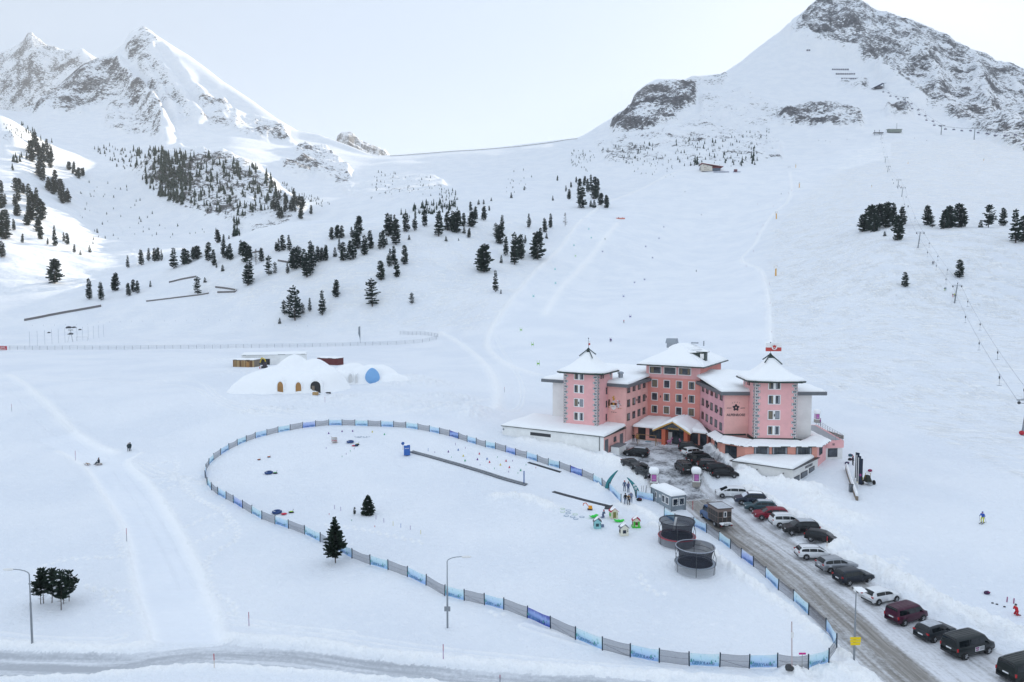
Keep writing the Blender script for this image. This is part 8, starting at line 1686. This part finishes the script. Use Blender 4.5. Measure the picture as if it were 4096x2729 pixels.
# ------------------------------------------------------------ sports ground
def wirefence(name, pts, h, step, label, lo=200, mesh_=True, group=None):
    P = []; W = [G(*p, lo) for p in pts]
    for a, b in zip(W[:-1], W[1:]): n = max(1, int((b - a).length / step)); P += [a.lerp(b, i / n) for i in range(n)]
    P.append(W[-1]); P = [V((p.x, p.y, terrain_z(p.x, p.y))) for p in P]; o = empty(name, P[0], 0, label, 'fence', group); pm = MB(); pm.cyl((0, 0, -.3), (0, 0, h), .07, n=5); b0 = None
    for i, p in enumerate(P):
        if i >= 95: break
        if b0 is None: b0 = pm.build('post', M_steel, o); q = b0
        else: q = b0.copy(); scene.collection.objects.link(q); q.parent = o
        q.location = p - P[0]
    m = MB(); m.add([p - P[0] + UP * z for p in P for z in (.05, h)], [(2 * i, 2 * i + 2, 2 * i + 3, 2 * i + 1) for i in range(len(P) - 1)]); m.build('wire_mesh', netmat('thin_wire', (.25, .28, .34), .14), o)
    for z in (h, h * .5): m = MB(); m.tube([p - P[0] + UP * z for p in P], .022, 3); m.build('rail_wire', M_steel, o)
    return o
wirefence('wire_fence', [(-20, 1399), (400, 1399), (850, 1395), (1250, 1389), (1550, 1381), (1690, 1371), (1745, 1359), (1752, 1349), (1700, 1341), (1600, 1338)], 1.9, 3.6, 'low wire fence along the front of the snowed-in sports ground')
def mast(u, v, h, label, _n=[0]):
    label = f'tall thin net mast, {ordl(_n[0])} at the left of the sports ground'; _n[0] += 1
    pole(u, v, h, (.16, .18, .24), label, 'tall net masts at the left of the sports ground', .05, name='net_mast', lo=200)
for x, y0, y1 in ((613, 238, 560), (769, 222, 533), (921, 210, 517), (1065, 198, 497), (1202, 183, 479), (1333, 175, 462), (1581, 150, 430), (1697, 140, 412), (1811, 128, 402), (1918, 118, 380), (2023, 108, 362), (2124, 100, 352)): mast(x * .1954, 1280 + y1 * .1954, (y1 - y0) * .1954, 'tall thin mast of the ball net at the left of the sports ground')
def pylon(o):
    for x, y in ((-1.4, -.6), (1.4, -.6), (0, 1.2)): MB().cyl((x, y, 0), (0, 0, 6.6), .06, n=5).build('leg', M_steel, o)
    MB().box((0, 0, 6.4), (2.6, .3, .3)).build('platform', M_dark, o)
thing1('floodlight_tripod', 1455 * .1954, 1280 + 450 * .1954, pylon, 'tripod mast among the net masts of the sports ground', 'mast', lo=200)
thing1('goal_frame', 1680 * .1954, 1280 + 432 * .1954, lambda o: MB().tube([V((-3, 0, 0)), V((-3, 0, 2.2)), V((3, 0, 2.2)), V((3, 0, 0))], .05, 5).build('goal_bars', M_steel, o), 'thin goal frame behind the net masts', 'goal', lo=200)
for u, v, s in ((276, 1312, 1.2), (297, 1311, .9), (196, 1332, .8), (283, 1338, 1.2), (320, 1320, .8)): thing1('boulder', u, v, lambda o: MB().ball((0, 0, .1), .9, 8, 6, 0, (1.6, 1, .7), .3).build('rock_face', mat('dark_rock', (.05, .05, .055), .9), o), 'dark boulder poking out of the snow by the net masts', 'rock', 'boulders by the net masts', lo=200, sc=s)
def ins(o): MB().box((0, 0, 1.1), (5.2, .1, 1.9)).build('board', M_redp, o); q = [MB().cyl((x, .1, -.2), (x, .1, 1.2), .06, n=5).build('post', M_steel, o) for x in (-2, 2)]; me = text_mesh('INNS\'\nBRUCK', .9, 0.); me.materials.append(M_wht); t = bpy.data.objects.new('board_lettering', me); scene.collection.objects.link(t); t.parent = o; t.location = (.8, -.1, 1.15); t.rotation_euler = (R(90), 0, 0)
thing1('advertising_board', 6, 1402, ins, 'red board with white INNSBRUCK lettering at the left edge', 'board', lo=200)
def screenpole(o): MB().cyl((0, 0, 0), (0, 0, 9), .12, n=6).build('mast', M_steel, o); m = MB(); m.add([(0, 0, .5), (0, 0, 8.8), (-.9, 0, 8.4), (-1.0, 0, 5), (-.4, 0, 3)], [(0, 1, 2, 3, 4)]); m.build('furled_net', netmat('furled_netting', (.08, .12, .16), .8), o)
thing1('net_mast', 1441, 1372, screenpole, 'tall mast with furled dark net in the middle of the sports ground', 'mast', lo=200)
for pts, h, w, d in (([(97, 1284), (200, 1264), (300, 1246), (405, 1227)], 1.35, .8, 'thick grey retaining wall of the snow road at the left'), ([(585, 1207), (680, 1196), (760, 1186), (835, 1175)], .8, .5, 'thin grey wall line of the middle bend of the snow road'), ([(862, 1151), (905, 1156), (946, 1163), (940, 1170), (870, 1172)], 1.1, .5, 'curved grey wall at the right bend of the snow road'), ([(676, 1132), (720, 1121), (785, 1109)], 1.1, .5, 'upper grey wall of the snow road among the pines'), ([(1112, 1045), (1160, 1054)], 1.2, .5, 'short grey wall below the dense pine clump'), ([(1010, 1013), (1050, 1006)], 1.0, .4, 'short wall stub beside the bare larch')): lowwall('retaining_wall', pts, w, h, M_stone, d, lo=230)
M_dam = mat('pale_concrete', (.42, .42, .43), .9)
lowwall('dam_crest_wall', [(1560, 625), (1750, 611), (1950, 598), (2130, 580), (2310, 556)], 1.6, .9, M_dam, 'long thin dam crest wall on the skyline between the mountains', cap=True, lo=1300, nseg=10, snowh=.6)
# ------------------------------------------------------------ drag lift
zf4 = lambda x, y: (2800 + x * .574, 500 + y * .574)
TW = [((3540, 651), 23), ((3550, 689), 23), ((3590, 754), 35), ((3606, 788), 38), ((3671, 992), 63), ((3817, 1213), 72), ((4088, 1742), 146)]
heads = []
for i, ((u, v), h) in enumerate([((3523, 559), 22)] + TW):
    p = G(u, v, 100); H = max(7.5, min(10.5, h * p.y / FPX)); ln = .13; o = empty('drag_lift_tower', p, 0, f'{["top", "second", "third", "fourth", "fifth", "sixth", "large lower", "nearest, at the right edge,"][i]} T-shaped tower of the drag lift, counted downhill', 'lift tower', 'drag lift towers')
    m = MB(); m.cyl((0, 0, -1), (ln * H, 0, H), .36, .24, 8); m.build('mast', M_steel, o); m = MB(); m.cyl((ln * H - 2.6, 0, H - .1), (ln * H + 2.6, 0, H - .1), .13, n=6); m.cyl((ln * H - 1.6, 0, H - .9), (ln * H + 1.6, 0, H - .9), .07, n=5); m.build('cross_arm', M_steel, o)
    for s in (-1, 1): m = MB(); m.cyl((ln * H + s * 2.1, -.12, H - .75), (ln * H + s * 2.1, .12, H - .75), .34, n=10); m.box((ln * H + s * 2.1, 0, H - .45), (.1, .1, .6)); m.build('sheave', M_dark, o)
    if i == 7: m = MB(); m.ball((0, 0, .6), .55, 8, 6, 0, (1.3, 1, 1)); m.build('red_padding', M_redp, o)
    heads.append([p + V((ln * H + s * 2.1, 0, H - .75)) for s in (-1, 1)])
cab_m = mat('grey_cable', (.10, .11, .14), .6)
for s in (0, 1):
    m = MB(); P0 = heads[0][s]
    for a, b in zip(heads[:-1], heads[1:]):
        pts = [a[s].lerp(b[s], t / 8) - UP * (.012 * (b[s] - a[s]).length * 4 * (t / 8) * (1 - t / 8)) - P0 for t in range(9)]; m.tube(pts, .035, 4)
    o = m.build('lift_cable', cab_m); o.location = P0; tag(o, f'{"left" if s == 0 else "right"} hauling cable of the drag lift', 'cable')
TB = None; TBN = [0, 0]
for (a, b), ns in zip(zip(heads[3:-1], heads[4:]), (0, 1, 4, 4, 5)):
    for s in (0, 1):
        for j in range(ns):
            t = (j + .35 + .3 * s) / max(ns, 1); p = a[s].lerp(b[s], t) - UP * (.012 * (b[s] - a[s]).length * 4 * t * (1 - t))
            k = TBN[s]
            if TB is None:
                TB = empty('t_bar', p, 0, 'topmost T-bar on the left drag lift cable', 't-bar', 't-bars hanging from the drag lift'); MB().cyl((0, 0, 0), (0, 0, -1.5), .04, n=4).build('cord', cab_m, TB); MB().cyl((0, 0, -.6), (0, 0, -1.3), .2, n=6).build('spring_box', M_dark, TB); MB().cyl((0, 0, -1.5), (0, 0, -3.2), .04, n=4).build('rod', cab_m, TB); MB().cyl((-.6, 0, -3.2), (.6, 0, -3.2), .05, n=4).build('bar', cab_m, TB)
            else: copy_tree(TB, p, rnd.uniform(-.3, .3), None, f'T-bar {ORD[k] if k else "first"} from the top on the {["left", "right"][s]} drag lift cable')
            TBN[s] += 1
PK = [(3730, 1057, NAVY, BLK), (3735, 1057, (.03, .03, .04), (.08, .08, .1)), (3778, 1163, NAVY, (.5, .55, .08)), (3783, 1162, NAVY, (.05, .35, .2)), (3811, 1188, (.06, .04, .08), (.6, .05, .04)), (3817, 1187, (.5, .55, .02), BLK), (3631, 830, BLK, BLK), (3634, 830, NAVY, BLK), (3624, 793, NAVY, NAVY), (3588, 749, NAVY, BLK), (3597, 748, NAVY, BLK), (3605, 752, (.3, .02, .05), BLK), (3574, 736, NAVY, NAVY), (3570, 723, NAVY, BLK), (3558, 681, NAVY, BLK), (3536, 611, (.05, .25, .12), BLK), (3534, 592, NAVY, BLK), (3529, 573, NAVY, BLK), (3530, 555, NAVY, BLK)]
nm_ = ['left of the dark pair below the trees', 'right of the dark pair below the trees', 'in yellow trousers above the large lower tower', 'in green trousers above the large lower tower', 'in red trousers beside the large lower tower', 'in bright yellow jacket beside the large lower tower']
for i, (u, v, a, b) in enumerate(PK): P_(u, v, 'tow', a, b, a, 'skier ' + nm_[i] + ' on the drag lift' if i < 6 else 'tiny skier towed up the upper drag lift track', skis=BLK, off=3.0, lo=150, group=None if i < 6 else 'skiers on the upper drag lift')
for i, (x, y) in enumerate(((683, 973), (868, 1010), (745, 525), (762, 530), (778, 532), (795, 536), (816, 540), (850, 565), (1757, 858), (1772, 858), (1790, 937))): P_(3480 + x * .2617, 300 + y * .2617, 'ski', NAVY if i % 2 else (.1, .04, .12), BLK, BLK, 'tiny skier high on the slope under the chairlift', skis=BLK, off=rnd.uniform(-1, 1), lo=500, group='skiers under the chairlift')
for u, v in ((3275, 564), (3302, 565), (3320, 570), (3388, 560), (3153, 671), (3160, 671), (2805, 862), (2740, 770)): P_(u, v, 'ski', NAVY, BLK, BLK, 'tiny dark skier on the upper piste right of the mountain hut', skis=BLK, off=rnd.uniform(-1, 1), lo=400, group='skiers on the upper piste')
# ------------------------------------------------------------ chairlift
z8 = lambda x, y: (3480 + x * .2617, 300 + y * .2617); ch_h = []
for i, (x, y0, y1) in enumerate(((530, 350, 505), (1085, 775, 915), (1590, 815, 990))):
    p = G(*z8(x, y1), 500); H = (y1 - y0) * .2617 * p.y / FPX; o = empty('chairlift_tower', p, 0, f'{["upper left", "middle", "right, nearest"][i]} tower of the chairlift below the rocky peak', 'lift tower', 'chairlift towers'); m = MB(); m.cyl((0, 0, -1), (.8, 0, H), .75, .5, 8); m.build('mast', M_steel, o)
    m = MB(); m.box((.8, 0, H), (9.5, .7, .6)); m.build('cross_arm', M_steel, o)
    for s in (-1, 1): m = MB(); m.box((.8 + s * 4.2, 0, H - .5), (1.6, 3.2, .5)); m.build('sheave_train', M_dark, o)
    ch_h.append([p + V((.8 + s * 4.2, 0, H - .8)) for s in (-1, 1)])
top = G(*z8(190, 270), 500) + UP * 9; end = ray(*z8(2500, 830)); e_ = V((end[0], end[1], end[2])) * 820 / end[1] + V((0, 0, CAMZ)); runs = [[top + V((-4, 0, 0)), top + V((4, 0, 0))]] + ch_h + [[e_ + V((-4, 0, 0)), e_ + V((4, 0, 0))]]
for s in (0, 1):
    m = MB(); P0 = V(runs[0][s])
    for a, b in zip(runs[:-1], runs[1:]): m.tube([a[s].lerp(b[s], t / 6) - UP * (.02 * (b[s] - a[s]).length * 4 * (t / 6) * (1 - t / 6)) - P0 for t in range(7)], .10, 4)
    o = m.build('chairlift_cable', cab_m); o.location = P0; tag(o, f'{"left" if s == 0 else "right"} cable of the chairlift', 'cable')
CH = None; CN = [0, 0]
for (a, b), n in zip(zip(runs[:-1], runs[1:]), (3, 5, 2, 3)):
    for s in (0, 1):
        for j in range(n):
            t = (j + .4 + .2 * s) / n; p = a[s].lerp(b[s], t) - UP * (.02 * (b[s] - a[s]).length * 4 * t * (1 - t))
            if CH is None:
                CH = empty('lift_chair', p, 0, 'grey chair nearest the top station on the left chairlift cable', 'chair', 'chairs on the chairlift'); MB().cyl((0, 0, 0), (0, 0, -3), .14, n=5).build('hanger', M_steel, CH); MB().box((0, 0, -4.2), (4.0, 1.0, .6)).build('seat', C3((.08, .07, .14)), CH); MB().box((0, .5, -3.4), (3.8, .25, 1.4)).build('backrest', C3((.20, .20, .26)), CH); MB().tube([V((-2, 0, -4)), V((-2, 0, -2.6)), V((2, 0, -2.6)), V((2, 0, -4))], .12, 5).build('frame', M_steel, CH)
            else: copy_tree(CH, p, rnd.uniform(-.2, .2), None, f'grey chair, {ORD[CN[s]] if CN[s] else "first"} from the top on the {["left", "right"][s]} chairlift cable')
            CN[s] += 1
def station(o):
    MB().box((0, 0, 3), (16, 12, 6)).build('wall', C3((.10, .09, .10)), o); m = MB(); m.add([(-15, -9, 3), (4, -9, 12), (9, -9, 12), (9, 9, 12), (4, 9, 12), (-15, 9, 3), (-15, -9, 2), (9, -9, 11), (9, 9, 11), (-15, 9, 2)], [(0, 1, 4, 5), (1, 2, 3, 4), (6, 7, 2, 1, 0), (2, 7, 8, 3), (3, 8, 9, 5, 4), (0, 5, 9, 6)]); m.build('roof', C3((.02, .035, .09)), o); MB().cyl((12, -3, -3), (12, -3, 14), 1.1, n=8).build('lift_mast', M_steel, o); MB().box((12, -3, 14), (12, 1, 1)).build('cross_arm', M_steel, o)
thing1('lift_station', *z8(130, 215), station, 'dark blue roofed chairlift top station beneath the rocky peak', 'building', lo=700, sc=.8)
thing1('lift_hut', *z8(370, 885), lambda o: (MB().box((0, 0, 3), (22, 5, 4.5)).build('wall', C3((.22, .25, .22)), o), MB().box((0, 0, 5.5), (25, 6, .6)).build('roof', C3((.35, .37, .36)), o), MB().cyl((4, 0, 5), (4, 0, 16), .35, n=5).build('mast', M_steel, o)), 'greenish lift hut with mast near the top of the drag lift', 'building', lo=600)
def bridge(o): MB().box((0, 0, 3), (16, 4, 1.2)).build('deck', M_dark, o); [MB().cyl((x, 0, -1), (x, 0, 8), .5, n=6).build('mast', M_steel, o) for x in (-6, 2)]
thing1('lift_top_frame', *z8(125, 915), bridge, 'dark return frame at the top of the drag lift', 'lift frame', lo=600)
# snow guns
def gun(o): MB().cyl((0, 0, 0), (0, 0, 3.6), .38, .3, 8).build('mast', mat('gun_orange', (.72, .36, .02), .5), o); m = MB(); m.cyl((-.7, -.8, 4.3), (.3, .5, 4.5), .85, .75, 12); m.build('fan_housing', M_dark, o); m = MB(); m.cyl((-.74, -.86, 4.29), (-.7, -.8, 4.3), .92, n=12); m.build('nozzle_ring', M_wht, o); m = MB(); m.box((0, 0, 3.5), (.7, .7, .5)); m.build('mount', mat('gun_orange', (.72, .36, .02), .5), o)
for u, v, hp, d in ((3103, 1104, 41, 'nearest the hotel, right of the piste'), (3105, 876, 29, 'beside the waist of the piste'), (3197, 751, 21, 'upper right of the piste'), (3183, 671, 15, 'at the top of the piste'), (3487, 750, 10, 'left of the drag lift'), (3632, 656, 9, 'right of the upper drag lift'), (3935, 644, 9, 'far right, reddish')):
    p = G(u, v, 200); o = empty('snow_gun', p, rnd.uniform(-.5, .5), 'orange snow gun on a post ' + d, 'snow gun', None, hp * p.y / FPX / 5.0); gun(o)
# mountain hut, barriers, nets, gates
def hut(o):
    m = MB(); m.add([(-11, -5, -1), (4, -5, -1), (4, -5, 6), (-11, -5, 9.5), (-11, 6, -1), (4, 6, -1), (4, 6, 6), (-11, 6, 9.5)], [(0, 1, 2, 3), (5, 4, 7, 6), (0, 3, 7, 4), (1, 5, 6, 2)]); m.build('white_wall', mat('cream_render', (.66, .62, .55), .8), o); m = MB(); m.box((10, 0, 1.5), (12, 10, 4)); m.build('glass_wall', C3((.10, .13, .18)), o); m = MB(); m.box((10, 0, 4.4), (12.4, 10.4, 2.2)); m.build('red_wall', C3((.16, .03, .03)), o)
    m = MB(); m.add([(-13, -7, 10), (20, -7, 4.8), (20, 8, 4.8), (-13, 8, 10), (-13, -7, 10.6), (20, -7, 5.4), (20, 8, 5.4), (-13, 8, 10.6)], [(0, 1, 5, 4), (1, 2, 6, 5), (3, 0, 4, 7), (3, 2, 1, 0), (4, 5, 6, 7)]); m.build('roof', C3((.20, .05, .05)), o); m = MB(); m.add([(-12.8, -6.8, 10.65), (19, -6.8, 5.6), (19, 7.8, 5.7), (-12.8, 7.8, 10.7), (-12.8, -6.8, 11.5), (19, -6.8, 6.3), (19, 7.8, 6.3), (-12.8, 7.8, 11.5)], [(4, 5, 6, 7), (0, 1, 5, 4), (3, 0, 4, 7)]); m.build('roof_snow', M_roofsnow, o)
    m = MB(); [m.box((-3.5 - 5.5 * k, -5.05, 6.2 + k), (.9, .1, .9)) for k in range(2)]; m.build('window', M_glass, o)
    for k, t in enumerate(('BERG', 'GASTHOF')): me = text_mesh(t, 1.7, 0.); me.materials.append(M_wwood); w = bpy.data.objects.new('wall_lettering', me); scene.collection.objects.link(w); w.parent = o; w.location = (-6.5 + 2 * k, -5.1, 3.4 - 2.6 * k); w.rotation_euler = (R(90), 0, 0)
thing1('mountain_hut', 2835, 684, hut, 'white and dark red mountain restaurant at the top of the piste', 'building', lo=500, sc=.9)
thing1('terrace_tables', 2885, 690, lambda o: (MB().box((0, 0, .8), (26, 1.2, 1.0)).build('table_row', C3((.12, .15, .25)), o), MB().box((26, 0, .8), (12, 1.2, 1.0)).build('bar_counter', C3((.12, .15, .25)), o), MB().box((24, 0, 3), (5, 3, 4)).build('kiosk', C3((.16, .06, .07)), o)), 'row of dark terrace tables with small kiosk right of the mountain restaurant', 'tables', lo=500, sc=.8)
def barrier(w):
    def f(o):
        for k in range(int(w / 5)): x = -w / 2 + 5 * k; MB().box((x, 0, 1.8), (3.8, .5, 3.4)).build('rack', C3((.14, .14, .17)), o)
        m = MB(); [m.cyl((-w / 2 + 5 * k, 2.5, -1), (-w / 2 + 5 * k, 0, 3), .2, n=5) for k in range(int(w / 5))]; m.build('struts', M_steel, o)
    return f
g3_ = lambda x, y: (2696 + x * .5947, y * .5947)
for x, y, w, d in ((1126, 473, 40, 'top of the three'), (1165, 503, 48, 'middle of the three'), (1203, 535, 48, 'lowest of the three'), (916, 343, 14, 'short single')): thing1('avalanche_barrier', *g3_(x, y), barrier(w), d + ' dark avalanche barriers on the white shoulder of the right peak' if 'three' in d else d + ' avalanche barrier high on the right peak', 'barrier', lo=1000)
thing1('safety_net', 2482, 877, lambda o: (MB().box((0, 0, .7), (9, .1, 1.3)).build('net', C3((.62, .22, .16)), o), MB().box((-2, 0, 1.3), (.6, .4, 1.4)).build('post_pad', C3((.3, .02, .05)), o)), 'orange safety net at the top of the race course', 'net', lo=300)
for i, (u, v, c) in enumerate(((2480 - 260, 1081, 'teal'), (2296, 985, 'teal'), (2355, 920, 'teal'), (2365, 955, 'teal'), (2302, 1028, 'green'), (2222, 1137, 'teal'), (2134, 1190, 'teal'), (2084, 1326, 'green'), (2130, 1385, 'green'), (2153, 1463, 'green'), (2538, 1074 + 60, 'purple'), (2494, 1190, 'purple'), (2521, 1272, 'purple'), (2443, 1367, 'purple'), (2410, 1010, 'purple'), (2610, 1035, 'purple'), (2583, 990, 'purple'), (2636, 957, 'purple'), (2578, 1122, 'purple'), (2655, 911, 'purple'))):
    p = G(u, v, 200); cc = {'teal': (.05, .45, .45), 'green': (.25, .5, .1), 'purple': (.12, .10, .28)}[c]; o = empty('slalom_gate', p, rnd.uniform(-.4, .4), f'{c} slalom gate on the race piste', 'slalom gate', f'{c} slalom gates on the race piste'); [MB().cyl((x, 0, 0), (x, 0, 1.9), .06, n=4).build('pole', C3(cc), o) for x in (-.45, .45)]; MB().box((0, 0, .75), (.8, .04, .55)).build('panel', C3(cc), o)
for i, (u, v) in enumerate(((3014, 1009), (2985, 1068), (3052, 907), (3028, 940), (3077, 1140), (3080, 1217), (3087, 1330), (3093, 828), (3154, 775), (3166, 765), (3030, 820))): pole(u, v, 9 if i < 6 else 6, (.25, .03, .12), 'small dark red marker on the right edge of the piste', 'markers on the right edge of the piste', .06, lo=200)
# low post line on the left fields
for i in range(26):
    u = 130 + i * 44; pole(u, 1282 + (8 if i < 6 else 0) + abs(i - 16) * .9 + (16 if i > 20 else 0), 4, (.15, .16, .2), f'low fence post, {ordl(i)} in the line across the snowy field', 'low posts across the snowy field', .05, name='fence_post', lo=250)
# ------------------------------------------------------------ the air
def haze_box():
    bm = bmesh.new(); bmesh.ops.create_cube(bm, size=1)
    zt = max(float(HH.max()) + 30, 1200); zb = float(HH.min()) - 2
    for v in bm.verts:
        v.co.x *= 9600; v.co.y = v.co.y * 5400 + 2100; v.co.z = (zt + zb) / 2 + v.co.z * (zt - zb)
    me = bpy.data.meshes.new('haze'); bm.to_mesh(me); bm.free()
    o = bpy.data.objects.new('haze', me); scene.collection.objects.link(o); o['kind'] = 'stuff'
    m = bpy.data.materials.new('haze'); m.use_nodes = True; nt = m.node_tree; nt.nodes.clear()
    out = nt.nodes.new('ShaderNodeOutputMaterial'); v = nt.nodes.new('ShaderNodeVolumePrincipled')
    v.inputs['Color'].default_value = (.90, .94, 1, 1); v.inputs['Density'].default_value = .00011; v.inputs['Anisotropy'].default_value = 0
    nt.links.new(v.outputs[0], out.inputs['Volume']); me.materials.append(m)
    o['label'] = 'thin pale winter haze over the whole valley'; o['category'] = 'haze'
haze_box()
